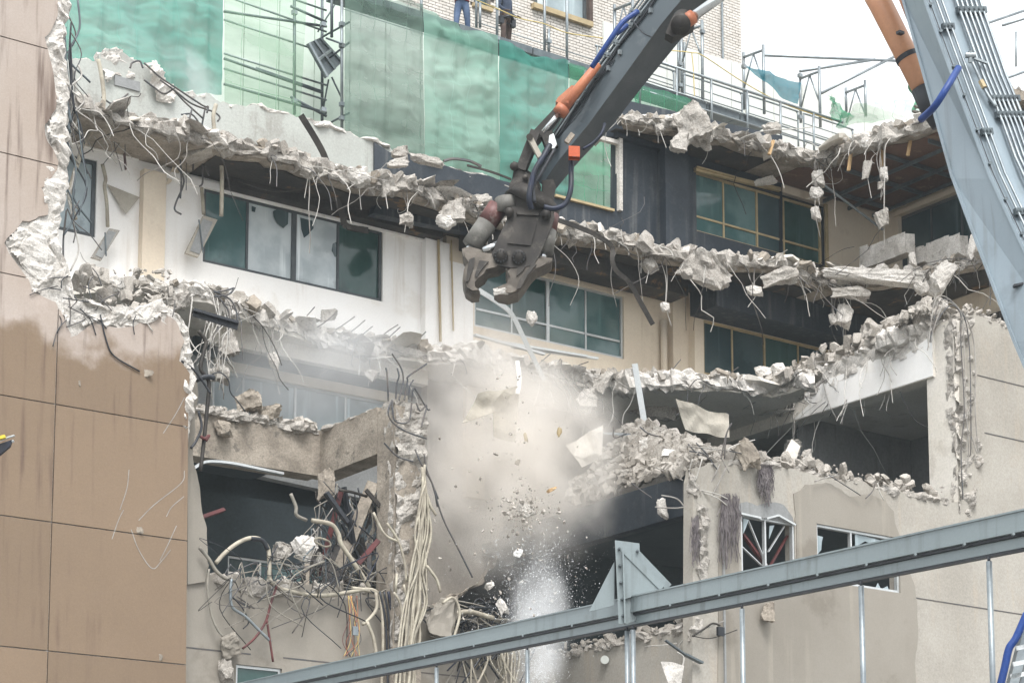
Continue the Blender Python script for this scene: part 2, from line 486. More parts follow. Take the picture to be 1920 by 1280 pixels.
MT['wire'] = mat('pale_wire', (0.52,0.50,0.46), (0.40,0.38,0.35), 5, 0.7, 0.0, 40)
MT['redst'] = mat('red_lead_steel', (0.12,0.03,0.03), (0.075,0.03,0.03), 3, 0.6, 0.1, 20)
MT['cable'] = mat('cream_cable', (0.43,0.395,0.315), (0.28,0.25,0.2), 4, 0.65, 0.03, 30, grain=0.1, spots=(0.2,0.175,0.14), spotamt=0.6, spotscale=5)
MT['gcable'] = mat('grey_cable', (0.27,0.25,0.21), (0.19,0.175,0.15), 4, 0.6, 0.03, 30)
MT['wood'] = mat('bare_timber', (0.50,0.34,0.18), (0.40,0.26,0.13), 3, 0.75, 0.1, 20)
MT['alu'] = mat('aluminium_frame', (0.60,0.62,0.62), (0.53,0.55,0.55), 3, 0.4, 0.0, 20, metal=0.5)
MT['dframe'] = mat('dark_window_frame', (0.05,0.06,0.066), (0.075,0.085,0.09), 3, 0.45, 0.0, 20)
MT['ochre'] = mat('ochre_window_frame', (0.42,0.33,0.19), (0.33,0.26,0.15), 3, 0.6, 0.0, 20)
MT['fibre'] = mat('torn_mesh_fibre', (0.19,0.17,0.17), (0.11,0.095,0.10), 6, 0.9, 0.3, 40)
MT['paper'] = mat('cream_board', (0.40,0.37,0.315), (0.34,0.31,0.26), 1.5, 0.8, 0.05, 14)
MT['asph'] = mat('bounce_yard', (0.24,0.232,0.218), (0.19,0.184,0.172), 0.4, 0.9, 0.3, 20)  # unseen ground; pale tone set to bounce fill light upward
MT['skin'] = mat('skin', (0.5,0.33,0.24), None, 4, 0.6, 0.0)
MT['jean'] = mat('blue_jeans', (0.05,0.085,0.16), (0.09,0.13,0.21), 5, 0.9, 0.15, 30)
MT['brown'] = mat('brown_trousers', (0.085,0.06,0.05), (0.06,0.042,0.036), 5, 0.9, 0.15, 30)
MT['navy'] = mat('navy_jacket', (0.04,0.055,0.09), None, 5, 0.9, 0.1, 30)
MT['greenw'] = mat('green_workwear', (0.14,0.36,0.23), None, 5, 0.9, 0.1, 30)
MT['belt'] = mat('red_harness', (0.30,0.04,0.05), None, 5, 0.8, 0.0, 30)
MT['boot'] = mat('grey_boot', (0.22,0.21,0.19), None, 5, 0.8, 0.0, 30)
MT['helmet'] = mat('white_helmet', (0.75,0.75,0.73), None, 5, 0.35, 0.0, 30)
MT['rope'] = mat('yellow_rope', (0.60,0.47,0.18), None, 5, 0.8, 0.0, 30)
MT['yellow'] = mat('yellow_cap', (0.65,0.5,0.05), None, 5, 0.5, 0.0, 30)

def glass(name, col, col2, rough=0.08, scale=0.7):  # pale streaks and mottle put dust and reflections into the colour
    return mat(name, col, col2, scale, rough, 0.0, 8, spec=0.5, grain=0.0, streak=tuple(min(1, c*1.8+0.05) for c in col), samt=0.75, sscale=1.3, contrast=1.5, spots=tuple(c*0.5 for c in col2), spotamt=0.5, spotscale=1.1)
MT['g_teal'] = glass('teal_filmed_glass', (0.045,0.10,0.10), (0.11,0.18,0.18))
MT['g_dark'] = glass('dark_green_glass', (0.014,0.05,0.044), (0.04,0.085,0.078))
MT['g_pale'] = glass('curtained_glass', (0.50,0.55,0.56), (0.36,0.41,0.43), 0.15, 1.3)
MT['g_slate'] = glass('slate_glass', (0.03,0.055,0.062), (0.055,0.085,0.09))
MT['g_mist'] = glass('misted_glass', (0.30,0.36,0.38), (0.22,0.27,0.29), 0.25, 1.0)

def net(name, col, col2, openness):
    m = bpy.data.materials.new(name); m.use_nodes = True
    nt = m.node_tree; N = nt.nodes; L = nt.links
    out = N['Material Output']; N.remove(N['Principled BSDF'])
    g = N.new('ShaderNodeNewGeometry')
    n = N.new('ShaderNodeTexNoise'); n.inputs['Scale'].default_value = 0.8; n.inputs['Detail'].default_value = 6
    mp = N.new('ShaderNodeMapping'); mp.inputs['Scale'].default_value = (0.45, 0.45, 1.5); mp.inputs['Rotation'].default_value = (0, R(12), 0)
    L.new(g.outputs['Position'], mp.inputs[0]); L.new(mp.outputs[0], n.inputs['Vector'])
    r = N.new('ShaderNodeMapRange'); r.inputs['From Min'].default_value = 0.3; r.inputs['From Max'].default_value = 0.7
    L.new(n.outputs['Fac'], r.inputs['Value'])
    mx = N.new('ShaderNodeMix'); mx.data_type = 'RGBA'
    mx.inputs['A'].default_value = (*col, 1); mx.inputs['B'].default_value = (*col2, 1)
    L.new(r.outputs[0], mx.inputs['Factor'])
    d = N.new('ShaderNodeBsdfDiffuse'); t = N.new('ShaderNodeBsdfTranslucent'); tr = N.new('ShaderNodeBsdfTransparent')
    L.new(mx.outputs['Result'], d.inputs[0]); L.new(mx.outputs['Result'], t.inputs[0])
    a = N.new('ShaderNodeMixShader'); a.inputs[0].default_value = 0.45
    L.new(d.outputs[0], a.inputs[1]); L.new(t.outputs[0], a.inputs[2])
    # sewn tapes and fold lines every half metre are denser than the weave
    sx = N.new('ShaderNodeSeparateXYZ'); L.new(g.outputs['Position'], sx.inputs[0])
    def tape(sock, period, width):
        a_ = N.new('ShaderNodeMath'); a_.operation = 'DIVIDE'; a_.inputs[1].default_value = period; L.new(sock, a_.inputs[0])
        f_ = N.new('ShaderNodeMath'); f_.operation = 'FRACT'; L.new(a_.outputs[0], f_.inputs[0])
        l_ = N.new('ShaderNodeMath'); l_.operation = 'LESS_THAN'; l_.inputs[1].default_value = width; L.new(f_.outputs[0], l_.inputs[0])
        return l_.outputs[0]
    mxx = N.new('ShaderNodeMath'); mxx.operation = 'MAXIMUM'
    L.new(tape(sx.outputs['X'], 0.46, 0.05), mxx.inputs[0]); L.new(tape(sx.outputs['Z'], 1.73, 0.012), mxx.inputs[1])
    n2 = N.new('ShaderNodeTexNoise'); n2.inputs['Scale'].default_value = 1.1; n2.inputs['Detail'].default_value = 5
    L.new(mp.outputs[0], n2.inputs['Vector'])
    r0 = N.new('ShaderNodeMapRange'); r0.inputs['From Min'].default_value = 0.35; r0.inputs['From Max'].default_value = 0.65
    r0.inputs['To Min'].default_value = openness*0.7; r0.inputs['To Max'].default_value = min(0.95, openness*1.35)
    L.new(n2.outputs['Fac'], r0.inputs['Value'])
    r2 = N.new('ShaderNodeMath'); r2.operation = 'MULTIPLY'
    iv = N.new('ShaderNodeMath'); iv.operation = 'MULTIPLY_ADD'; iv.inputs[1].default_value = -0.35; iv.inputs[2].default_value = 1.0; L.new(mxx.outputs[0], iv.inputs[0])
    L.new(r0.outputs[0], r2.inputs[0]); L.new(iv.outputs[0], r2.inputs[1])
    bp = N.new('ShaderNodeBump'); bp.inputs['Strength'].default_value = 0.15; bp.inputs['Distance'].default_value = 0.08
    n3 = N.new('ShaderNodeTexNoise'); n3.inputs['Scale'].default_value = 1.8; n3.inputs['Detail'].default_value = 5; n3.inputs['Distortion'].default_value = 0.8
    L.new(mp.outputs[0], n3.inputs['Vector']); L.new(n3.outputs['Fac'], bp.inputs['Height'])
    L.new(bp.outputs[0], d.inputs['Normal']); L.new(bp.outputs[0], t.inputs['Normal'])
    b = N.new('ShaderNodeMixShader')
    L.new(r2.outputs[0], b.inputs[0]); L.new(a.outputs[0], b.inputs[1]); L.new(tr.outputs[0], b.inputs[2])
    L.new(b.outputs[0], out.inputs['Surface'])
    return m
MT['n_teal'] = net('teal_net', (0.06,0.25,0.205), (0.11,0.31,0.26), 0.22)
MT['n_grey'] = net('grey_green_net', (0.125,0.20,0.165), (0.20,0.27,0.23), 0.34)
MT['n_mint'] = net('pale_mint_net', (0.17,0.36,0.285), (0.32,0.46,0.395), 0.26)
MT['n_lite'] = net('light_green_net', (0.22,0.38,0.25), (0.28,0.42,0.30), 0.60)
MT['n_green'] = net('green_net', (0.06,0.27,0.15), (0.10,0.32,0.20), 0.36)
MT['n_blue'] = net('blue_net', (0.035,0.17,0.23), (0.05,0.22,0.28), 0.22)
# ------------------------------------------------------------------ builders for walls and windows
def outl(seq, fn, axes, amp=0.12, step=0.14, seed=1):
    """outline from pixels; 'R' makes the following edges ragged, 'S' straight again; returns outline and the ragged runs"""
    pts, runs, mode, last, cur = [], [], 'S', None, None
    for it in seq:
        if it in ('R', 'S'):
            mode = it
            if mode == 'S' and cur: runs.append(cur); cur = None
            continue
        p = fn(*it)
        if last is not None and mode == 'R':
            seg = ragged([last, p], step, amp, axes, seed)
            if cur is None: cur = [last]
            cur += seg[1:]
            pts += seg[1:]
        else:
            pts.append(p)
        last = p
    if cur: runs.append(cur)
    return pts, runs
def rectY(Y, pxl, pyt, pyb, pxr):
    a = pY(pxl, pyt, Y); b = pY(pxl, pyb, Y)
    c = pY(pxr, (pyt+pyb)/2, Y)
    for _ in range(4):
        c = pY(pxr, project((c.x, Y, (a.z+b.z)/2))[1], Y)
    return a.x, c.x, b.z, a.z
def holeY(Y, r): x0, x1, z0, z1 = r; return [(x0,Y,z0),(x1,Y,z0),(x1,Y,z1),(x0,Y,z1)]
def xs_at(Y, z, pxs):
    out = []
    for px in pxs:
        py = 640
        for _ in range(6):
            q = pY(px, py, Y); py = project((q.x, Y, z))[1]
        out.append(pY(px, py, Y).x)
    return out
def window(parent, Y, r, bars, fm, panes, hbar=None, fw=0.06, dep=0.09, rec=0.05, label=None, wide=None):
    x0, x1, z0, z1 = r
    e = 0.004
    x0 += e; x1 -= e; z0 += e; z1 -= e
    m = MB(); Yf = Y + rec
    m.box((x0, Yf, z1-fw), (x1, Yf+dep, z1)); m.box((x0, Yf, z0), (x1, Yf+dep, z0+fw))
    m.box((x0, Yf, z0+fw), (x0+fw, Yf+dep, z1-fw)); m.box((x1-fw, Yf, z0+fw), (x1, Yf+dep, z1-fw))
    xs = xs_at(Y, (z0+z1)/2, bars)
    for i, x in enumerate(xs):
        w = fw*(1.6 if wide and i in wide else 0.8)
        m.box((x-w/2, Yf+0.004, z0+fw), (x+w/2, Yf+dep-0.004, z1-fw))
    edges = [x0+fw] + xs + [x1-fw]
    zh = z0 + (z1-z0)*hbar if hbar else None
    if hbar:
        for a, b in zip(edges, edges[1:]):
            m.box((a+0.03, Yf+0.008, zh-0.025), (b-0.03, Yf+dep-0.01, zh+0.025))
    f = m.part('window', MT[fm], parent, label=label)
    for i, (a, b) in enumerate(zip(edges, edges[1:])):
        k = panes[i % len(panes)]
        if k is None: continue
        off = 0.03 + 0.022*(i % 2)
        zz = [(z0+fw*0.8, z1-fw*0.8)] if not hbar else [(z0+fw*0.8, zh), (zh, z1-fw*0.8)]
        for (za, zb) in zz:
            q = MB().box((a-0.01, Yf+off, za), (b+0.01, Yf+off+0.012, zb))
            q.part('pane', MT[k], f)
    return f
def fringe(runs, a1, r1, a2, r2, amp, mt, parent, name='broken_edge', step=0.09, n=11, seed=3, sq=0.55):
    m = MB()
    for i, r in enumerate(runs):
        lumpy(m, r, a1, r1, a2, r2, amp, step, n, seed+i, sq)
    return m.part(name, MT[mt], parent)

# ------------------------------------------------------------------ ground
g = MB()
g.add([(-900,-900,0),(900,-900,0),(900,900,0),(-900,900,0)], [(0,1,2,3)])
g.top('ground', MT['asph'], kind='structure')

# ------------------------------------------------------------------ rear facade, fourth storey: white, cream
XA = lambda px, py, Y=YB: pY(px, py, Y).x
ax = ((1,0,0),(0,0,1))
low = lambda p: Vector((p.x, p.y, S4-0.12))
YW1, YW2, YW3 = 39.6, 39.45, 39.0            # the wall steps forward bay by bay
w = thing('white_wall', 'white painted office wall with a long dark framed window behind the broken slabs', 'wall', pY(600, 560, YW1))
rl = rectY(YW1, 100, 281, 428, 181); rm = rectY(YW1, 383, 350, 491, 718)
MB().prism([pY(60,200,YW1), pY(836,395,YW1), low(pY(836,690,YW1)), low(pY(60,540,YW1))], (0,0.25,0), [holeY(YW1,rl), holeY(YW1,rm)]).part('wall_face', MT['white'], w)
window(w, YW1, rl, [], 'dframe', ['g_mist'], fw=0.085)
window(w, YW1, rm, [466,554,636], 'dframe', ['g_teal','g_pale','g_pale','g_dark'], fw=0.07, wide=[1])
for pa, pb, ya, yb in ((264,300,270,520),(790,833,410,660)):
    a = pY(pa, ya, YW1); b = pY(pb, yb, YW1)
    MB().box((a.x, YW1-0.2, S4-0.12), (b.x, YW1-0.003, 19.0)).part('pilaster', MT['white' if pa > 500 else 'cream'], w)
a = pY(303, 326, YW1); b = pY(790, 440, YW1)
MB().box((a.x, YW1-0.09, a.z-0.10), (b.x, YW1-0.004, a.z+0.06)).part('ledge', MT['white'], w)
a2 = pY(120, 262, YW1); b2 = pY(262, 300, YW1)
MB().box((a2.x, YW1-0.07, a2.z-0.07), (b2.x-0.05, YW1-0.004, a2.z+0.07)).part('ledge', MT['white'], w)
zl = a.z + 0.06
MB().box((XA(415,300,YW1), 39.2, pY(415,343,39.2).z), (XA(812,400,YW1), YW1-0.004, S5-0.29)).part('spandrel', MT['nearblack'], w)
MB().box((XA(100,240,YW1), YW1-0.12, zl+0.3), (XA(414,300,YW1), YW1-0.005, S5-0.05)).part('spandrel', MT['dark'], w)
# hanging soffit ribs over the left bay
m = MB()
for k in range(5):
    z = zl + 0.36 + k*0.11
    m.box((XA(120,240,YW1), YW1-0.20-0.015*k, z), (XA(300,280,YW1), YW1-0.125, z+0.05))
m.part('soffit_rib', MT['grey'], w, kind='stuff')

for q_ in ([(512,396),(520,392),(541,398),(540,420),(531,428),(519,418),(513,406)], [(563,408),(586,414),(588,428),(578,440),(570,446),(565,430)], [(624,457),(634,452),(635,480),(628,482),(622,470)], [(472,386),(480,389),(478,398),(472,396)]):
    MB().prism([pY(x, y, YW1+.072) for x, y in q_], (0,.003,0)).part('pane_hole_patch', MT['g_slate'], [o for o in bpy.data.objects if o.parent and o.parent.name == 'white_wall' and o.name.startswith('window')][-1])  # dark patches laid on the panes, standing for holes in the glass
w = thing('cream_wall', 'cream office wall with a white framed window, below and behind the crusher', 'wall', pY(1000, 660, YW2))
rc = rectY(YW2, 890, 487, 611, 1170)
MB().prism([pY(837,395,YW2), pY(1302,520,YW2), low(pY(1302,800,YW2)), low(pY(837,690,YW2))], (0,0.25,0), [holeY(YW2,rc)]).part('wall_face', MT['cream'], w)
window(w, YW2, rc, [962,1030,1101], 'alu', ['g_teal','g_dark','g_teal','g_teal'], hbar=0.28, fw=0.055, wide=[1])
a = pY(1030, 497, YW2)
MB().box((XA(884,470,YW2), YW2-0.08, a.z-0.09), (XA(1232,560,YW2), YW2-0.004, a.z+0.10)).part('lintel', MT['cream'], w)
MB().box((XA(850,420,YW2), 38.55, pY(1040,492,38.55).z), (XA(1246,520,YW2), YW2-0.23, S5-0.3)).part('spandrel', MT['nearblack'], w)
a = pY(1251, 560, YW2); b = pY(1291, 560, YW2)
MB().box((a.x, YW2-0.22, S4-0.12), (b.x, YW2-0.003, S5-0.1)).part('pilaster', MT['cream'], w)
MB().tube([(XA(1238,560,YW2), YW2-0.12, S4-0.2), (XA(1238,560,YW2), YW2-0.12, 18.35)], 0.085, 12).part('drainpipe', MT['cream'], w, True)
MB().box((XA(838,500,YW2), YW2-0.03, S4), (XA(886,560,YW2), YW2-0.004, 18.6)).part('render_patch', MT['white'], w)
m = MB(); m.bar(pY(822,448,YW2-0.1), pY(826,640,YW2-0.1), 0.05, 0.04); m.bar(pY(846,450,YW2-0.1), pY(850,620,YW2-0.1), 0.03, 0.03)
m.part('trunking', MT['ochre'], w)

w = thing('shaded_cream_wall', 'cream wall with dark windows under the broken slab right of the drainpipe', 'wall', pY(1430, 700, YW3))
rs = rectY(YW3, 1319, 598, 700, 1575)
MB().prism([pY(1303,520,YW3), pY(1640,600,YW3), low(pY(1640,860,YW3)), low(pY(1303,800,YW3))], (0,0.25,0), [holeY(YW3,rs)]).part('wall_face', MT['cream'], w)
window(w, YW3, rs, [1376,1437,1500], 'ochre', ['g_slate','g_slate','g_dark','g_slate'], fw=0.06)
a = pY(1300, 574, YW3)
MB().box((XA(1296,570,YW3), YW3-0.09, a.z-0.1), (XA(1600,640,YW3), YW3-0.004, a.z+0.08)).part('lintel', MT['cream'], w)
MB().box((XA(1293,530,YW3), 38.0, pY(1300,562,38.0).z), (XA(1640,600,YW3), YW3-0.004, S5-0.3)).part('spandrel', MT['black'], w)

# ------------------------------------------------------------------ rear facade, fifth storey: black wall broken open on its left
YK = 38.75
w = thing('black_wall', 'black painted wall with one glazed window and one opening onto green netting', 'wall', pY(1250, 450, YK))
ro = rectY(YK, 1305, 318, 432, 1545)
seq = [(700,400), (742,280), 'R', (800,300), (870,322), (932,336), 'S', (1040,365), (1156,396), (1157,262), 'R', (1110,256), (1074,243),
       (1085,222), (1120,205), (1160,185), 'S', (1467,255), (1467,590), (1150,500), (900,440)]
pts, runs = outl(seq, lambda x, y: pY(x, y, YK), ax, 0.1, 0.12, 2)
MB().prism(pts, (0,0.25,0), [holeY(YK,ro)]).part('wall_face', MT['black'], w)
fringe(runs, (0,0,1), 0.09, (0,1,0), 0.17, 0.09, 'conc_w', w, seed=4).location.y += 0.15
window(w, YK, ro, [1362,1425,1475], 'ochre', ['g_teal','g_teal','g_slate','g_dark'], hbar=0.27, fw=0.06, rec=0.1)
MB().box((XA(1233,330,YK), YK-0.3, S5-0.2), (XA(1276,340,YK), YK-0.004, S6-0.25)).part('column', MT['black'], w)
MB().box((XA(1150,230,YK), YK-0.16, pY(1160,262,YK).z), (XA(1233,260,YK), YK-0.004, S6-0.25)).part('beam', MT['black'], w)
m = MB(); m.bar(pY(1161,255,YK-0.03), pY(1161,396,YK-0.03), 0.16, 0.10); m.bar(pY(1074,246,YK-0.03), pY(1157,268,YK-0.03), 0.12, 0.10)
m.part('opening_frame', MT['conc_w'], w)
m = MB(); m.bar(pY(1040,367,YK-0.03), pY(1150,395,YK-0.03), 0.1, 0.06); m.part('opening_sill', MT['ochre'], w)
m = MB(); m.bar(pY(1303,318,YK-0.05), pY(1462,356,YK-0.05), 0.1, 0.10); m.bar(pY(1306,313,YK-0.12), pY(1380,333,YK-0.12), 0.06, 0.04)
m.part('window_head', MT['ochre'], w)

# cream return walls of the right wing, fifth storey, and its ceiling
YC = YK - 0.03
XW = pY(1645, 360, YC).x
w = thing('cream_return_wall', 'cream return wall of the right wing in the shade of the top slab', 'wall', (XW, YC, S5))
a = pY(1466, 300, YC)
xk = pY(1549, 440, YC).x; zk = ro[3] + 0.07
MB().prism([(a.x+.01,YC,S6-.3),(XW,YC,S6-.3),(XW,YC,S5-.3),(xk,YC,S5-.3),(xk,YC,zk),(a.x+.01,YC,zk)], (0,0.3,0)).part('wall_face', MT['cream'], w)
MB().box((xk-0.06, YC-0.05, S5), (xk+0.04, YC-0.002, zk)).part('edge_strip', MT['ochre'], w)
fx = lambda x, y: pX(x, y, XW)
za = fx(1684,405); zb = fx(1900,320)
MB().prism([fx(1645,330)+Vector((0,0,0.5)), Vector((XW, 20, S6-0.1)), Vector((XW, 20, S5-0.3)), Vector((XW, YC, S5-0.3))], (0.3,0,0),
           [[(XW, za.y, za.z), (XW, 26, za.z), (XW, 26, S5), (XW, za.y, S5)]]).part('wall_face', MT['cream'], w)
MB().box((XW-0.05, 26, za.z), (XW-0.003, YC-0.6, za.z+0.14)).part('lintel', MT['cream'], w)
f = MB()
f.box((XW+0.12, 26, S5), (XW+0.18, za.y, S5+0.1)); f.box((XW+0.12, 26, za.z-0.08), (XW+0.18, za.y, za.z))
ybays = [za.y - k*1.05 for k in range(8)]
for y in ybays: f.box((XW+0.121, y-0.03, S5+0.1), (XW+0.179, y+0.03, za.z-0.08))
fw_ = f.part('window', MT['dframe'], w)
for y in ybays[:-1]: MB().box((XW+0.14, y-1.02, S5+0.1), (XW+0.155, y-0.03, za.z-0.08)).part('pane', MT['g_slate'], fw_)
# fourth storey of the right wing
w = thing('wing_flank_wall', 'shaded cream flank wall of the right wing under the broken middle slab', 'wall', (XW, YC-4, S4))
MB().box((XW-0.4, 20, S4-0.3), (XW-0.1, YC+0.6, S5-0.3)).part('wall_face', MT['cream'], w)
MB().box((XW-0.52, 20, S4+1.9), (XW-0.404, YC+0.6, S4+2.25)).part('lintel', MT['nearblack'], w)
MB().box((XW-0.47, 28, S4+0.2), (XW-0.404, YC+0.2, S4+1.896)).part('window', MT['g_slate'], w)

# pale parapet standing on the fifth floor, left, broken along its top
w = thing('pale_parapet', 'pale mint parapet stub broken along its top, in front of the green nets', 'wall', pY(450, 250, YB))
seq = [(90,190), (120,115), 'R', (150,112), (188,118), (196,95), (228,98), (262,120), (290,122), (300,150), (330,172), (420,192), (500,206), (565,220),
       (640,243), (700,262), (745,290), 'S', (760,330), (740,380)]
pts, runs = outl(seq, lambda x, y: pY(x, y, YB), ax, 0.16, 0.10, 5)
MB().prism(pts, (0,0.22,0)).part('wall_face', MT['parapet'], w)
fringe(runs, (0,0,1), 0.05, (0,1,0), 0.13, 0.09, 'conc_w', w, seed=7).location.y += 0.11
m = MB()
rough_patch(m, [pY(x, y, YB) for x, y in ((190,98),(228,94),(262,118),(250,150),(214,140),(196,160),(190,130))], (0,-1,0), 0.05, 0.10, 41, 0.03)
rough_patch(m, [pY(x, y, YB) for x, y in ((268,124),(290,116),(306,150),(330,172),(322,196),(290,190),(276,160))], (0,-1,0), 0.05, 0.16, 42, 0.12)
m.part('broken_render', MT['conc_w'], w)
MB().prism([pY(700,268,YB-0.02), pY(736,292,YB-0.02), pY(738,350,YB-0.02), pY(700,335,YB-0.02)], (0,-0.05,0)).part('dark_patch', MT['black'], w)
m = MB(); m.box((XA(214,145), YB-0.03, pY(214,160,YB).z), (XA(262,145), YB-0.004, pY(214,142,YB).z)); m.part('dark_patch', MT['grey'], w)

# ------------------------------------------------------------------ third storey behind the dust, second storey rooms
w = thing('grey_bay_wall', 'shaded back wall with hazy windows and a cream lintel behind the dusty left bay', 'wall', pY(560, 800, YB))
r3 = rectY(YB, 400, 690, 800, 735)
MB().prism([pY(340,560,YB), pY(800,690,YB), pY(800,960,YB), pY(340,860,YB)], (0,0.25,0), [holeY(YB,r3)]).part('wall_face', MT['grey'], w)
window(w, YB, r3, [458,556,650], 'alu', ['g_mist','g_mist','g_mist','g_mist'], fw=0.06)
a = pY(405, 683, YB)
MB().box((XA(400,680), YB-0.1, a.z-0.12), (XA(760,770), YB-0.004, a.z+0.10)).part('lintel', MT['cream'], w)
MB().box((XA(360,640), YB-0.14, a.z+0.104), (XA(800,720), YB-0.004, S4-0.06)).part('spandrel', MT['dark'], w)
w = thing('stained_tan_wall', 'tall tan plaster wall streaked with dust in the gap behind the falling debris', 'wall', pY(900, 900, YB-0.3))
pts, runs = outl([(802,600),(802,1150),'R',(850,1120),(900,1090),(930,1010),(958,960),(975,900),(1000,870),'S',(1000,620)], lambda x, y: pY(x, y, YB-0.4), ax, 0.2, 0.12, 17)
MB().prism([p if p.z < S4-0.37 else Vector((p.x, p.y, S4-0.36)) for p in pts], (0,0.4,0)).part('wall_face', MT['backw'], w)
fringe(runs, (0.5,0,0.8), 0.14, (0,1,0), 0.2, 0.14, 'conc_d', w, seed=19)
MB().box((XA(850,760), YB-0.55, S3+0.3), (XA(884,760), YB-0.404, S4-0.37)).part('pilaster', MT['cream'], w)
w = thing('back_room_wall', 'pale back wall of the dusty room under the plaster ceiling', 'wall', pY(1150, 880, YB))
MB().box((XA(1001,760), YB-0.1, S3-0.2), (XJ+0.2, YB+0.2, S4-0.36)).part('wall_face', MT['backw'], w)
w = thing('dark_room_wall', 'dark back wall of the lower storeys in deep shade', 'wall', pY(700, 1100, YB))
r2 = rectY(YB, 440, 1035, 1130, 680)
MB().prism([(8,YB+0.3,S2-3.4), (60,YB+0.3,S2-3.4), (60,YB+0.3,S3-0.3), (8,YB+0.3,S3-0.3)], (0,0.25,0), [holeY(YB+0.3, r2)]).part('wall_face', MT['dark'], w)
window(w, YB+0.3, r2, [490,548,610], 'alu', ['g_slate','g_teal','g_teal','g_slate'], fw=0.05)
# the unlit floors behind every window
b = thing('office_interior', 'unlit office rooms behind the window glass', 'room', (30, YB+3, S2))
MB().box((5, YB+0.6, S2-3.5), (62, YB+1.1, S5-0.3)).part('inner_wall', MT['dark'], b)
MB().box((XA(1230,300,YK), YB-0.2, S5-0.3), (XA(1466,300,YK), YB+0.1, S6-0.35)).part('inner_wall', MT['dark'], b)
# ------------------------------------------------------------------ broken floor slabs with rubble, bars and hanging lumps
rng = random.Random(11)
SLAB = {}
def along(pts, px):
    """point on a slab's broken edge at picture column px"""
    q = [(project(p)[0], p) for p in pts]
    q.sort(key=lambda t: t[0])
    if px <= q[0][0]: return q[0][1].copy()
    for (a, p), (b, r_) in zip(q, q[1:]):
        if a <= px <= b: return p.lerp(r_, (px-a)/max(b-a, 1e-6))
    return q[-1][1].copy()
def outward(pts, i):
    a = pts[max(i-2, 0)]; b = pts[min(i+2, len(pts)-1)]
    d = (b-a); d.z = 0
    return Vector((d.y, -d.x, 0)).normalized()
def hangwire(p0, out, L, rg, kink=0.5, sag=None):
    sag = rg.choice((0.05, 0.15, 0.3, 0.45)) if sag is None else sag
    pts = [Vector(p0)]
    d = (Vector(out)*rg.uniform(0.15, 0.9) + Vector((rg.uniform(-.5,.5), rg.uniform(-.5,.5), rg.uniform(-1.0, 0.25)))).normalized()
    n = rg.randint(4, 7); st = L/n
    for k in range(n):
        d = (d + Vector((rg.uniform(-kink,kink), rg.uniform(-kink,kink), rg.uniform(-kink,kink)*0.8 - sag))).normalized()
        pts.append(pts[-1] + d*st)
    return curve(pts, rg.choice((1, 2, 4)))
def slab(name, label, z, front, back, thick, mt, band, rubn, rubsz, wires, seed, upper=0.06, amp=0.14):
    f0 = [pZ(q[0], q[1], z) if len(q) == 2 else Vector(q) for q in front]
    f = ragged(f0, 0.16, 0.22, ((0.6,0.6,0),(0.6,-0.6,0)), seed)
    t = thing(name, label, 'floor slab', f0[0].lerp(f0[-1], 0.5))
    outline = f + [Vector((x, y, z)) for x, y in back]
    MB().prism([p - Vector((0,0,0.02)) for p in outline], (0,0,-(thick-0.02))).part('slab_body', MT[mt], t)
    m = MB()
    # broken lip, two overlapping lumpy runs
    o = [outward(f, i) for i in range(len(f))]
    lumpy(m, [p + Vector((0,0,-thick*0.45)) for p in f], (0,0,1), thick*0.55+0.03, o[len(o)//2], 0.22, amp, 0.085, 13, seed)
    lumpy(m, [p - q*0.22 + Vector((0,0,-0.02)) for p, q in zip(f, o)], (0,0,1), thick*0.45+upper, o[len(o)//2], 0.30, amp*1.2, 0.10, 11, seed+5)
    m.part('broken_lip', MT[band], t)
    rg = random.Random(seed)
    pls = {'rub': [], 'conc': [], 'conc_w': [], 'conc_d': []}
    for k in range(rubn):
        i = rg.randrange(len(f))
        if noise.noise(f[i]*0.9) < rg.uniform(-.45,.35): continue
        s = rubsz*(0.07 + rg.random()**7*1.9)
        dd = rg.random()
        pls[rg.choice(('rub','rub','conc','conc_w','conc_d'))].append((f[i] - o[i]*(dd*0.75 - 0.2) + Vector((0,0, rg.random()**2*rubsz*0.55*dd + 0.01)), s))
    for mk in pls:
        r = MB(); rubble(r, pls[mk], rg); r.part('rubble', MT[mk], t, kind='stuff')
    for k in range(len(f)//4):                      # flat plates of screed and render tipped along the break
        i = rg.randrange(3, len(f)-3)
        v, fs_ = SMALL[rg.randrange(len(SMALL))]
        L_ = .3 + 1.1*rg.random()**2
        mm = np.array((Matrix.Rotation(rg.uniform(0,6.28), 3, 'Z') @ Matrix.Rotation(rg.uniform(-.5,.5), 3, 'X') @ Matrix.Rotation(rg.uniform(-.35,.35), 3, 'Y')))
        w_ = (v*np.array([L_, L_*rg.uniform(.4,.8), rg.uniform(.06,.16)])) @ mm.T + np.array((f[i] - o[i]*rg.uniform(-.15,.3) + Vector((0,0,rg.uniform(-thick*.9,.12))))[:])
        MB().add([tuple(q) for q in w_], fs_).part('slab_plate', MT[rg.choice(('conc','conc_w','rub','ceil'))], t)
    for k in range(wires):
        i = rg.randrange(len(f))
        while noise.noise(f[i]*0.7 + Vector((5,5,5))) < rg.uniform(-.5,.3): i = rg.randrange(len(f))
        p = f[i] + Vector((0,0,-thick*rg.uniform(0.15,0.85))) + o[i]*0.08
        m = MB().tube(hangwire(p, o[i], rg.uniform(0.2, 1.1) if rg.random() < .75 else rg.uniform(1.2,2.6), rg, rg.choice((.25,.5,.8,1.0))), rg.choice((.006,.0075,.009,.012)), 5)
        m.part('rebar', MT[rg.choice(['rebar','wire','wire','rebard','iron'])], t)
    SLAB[name] = f
    return t, f, o
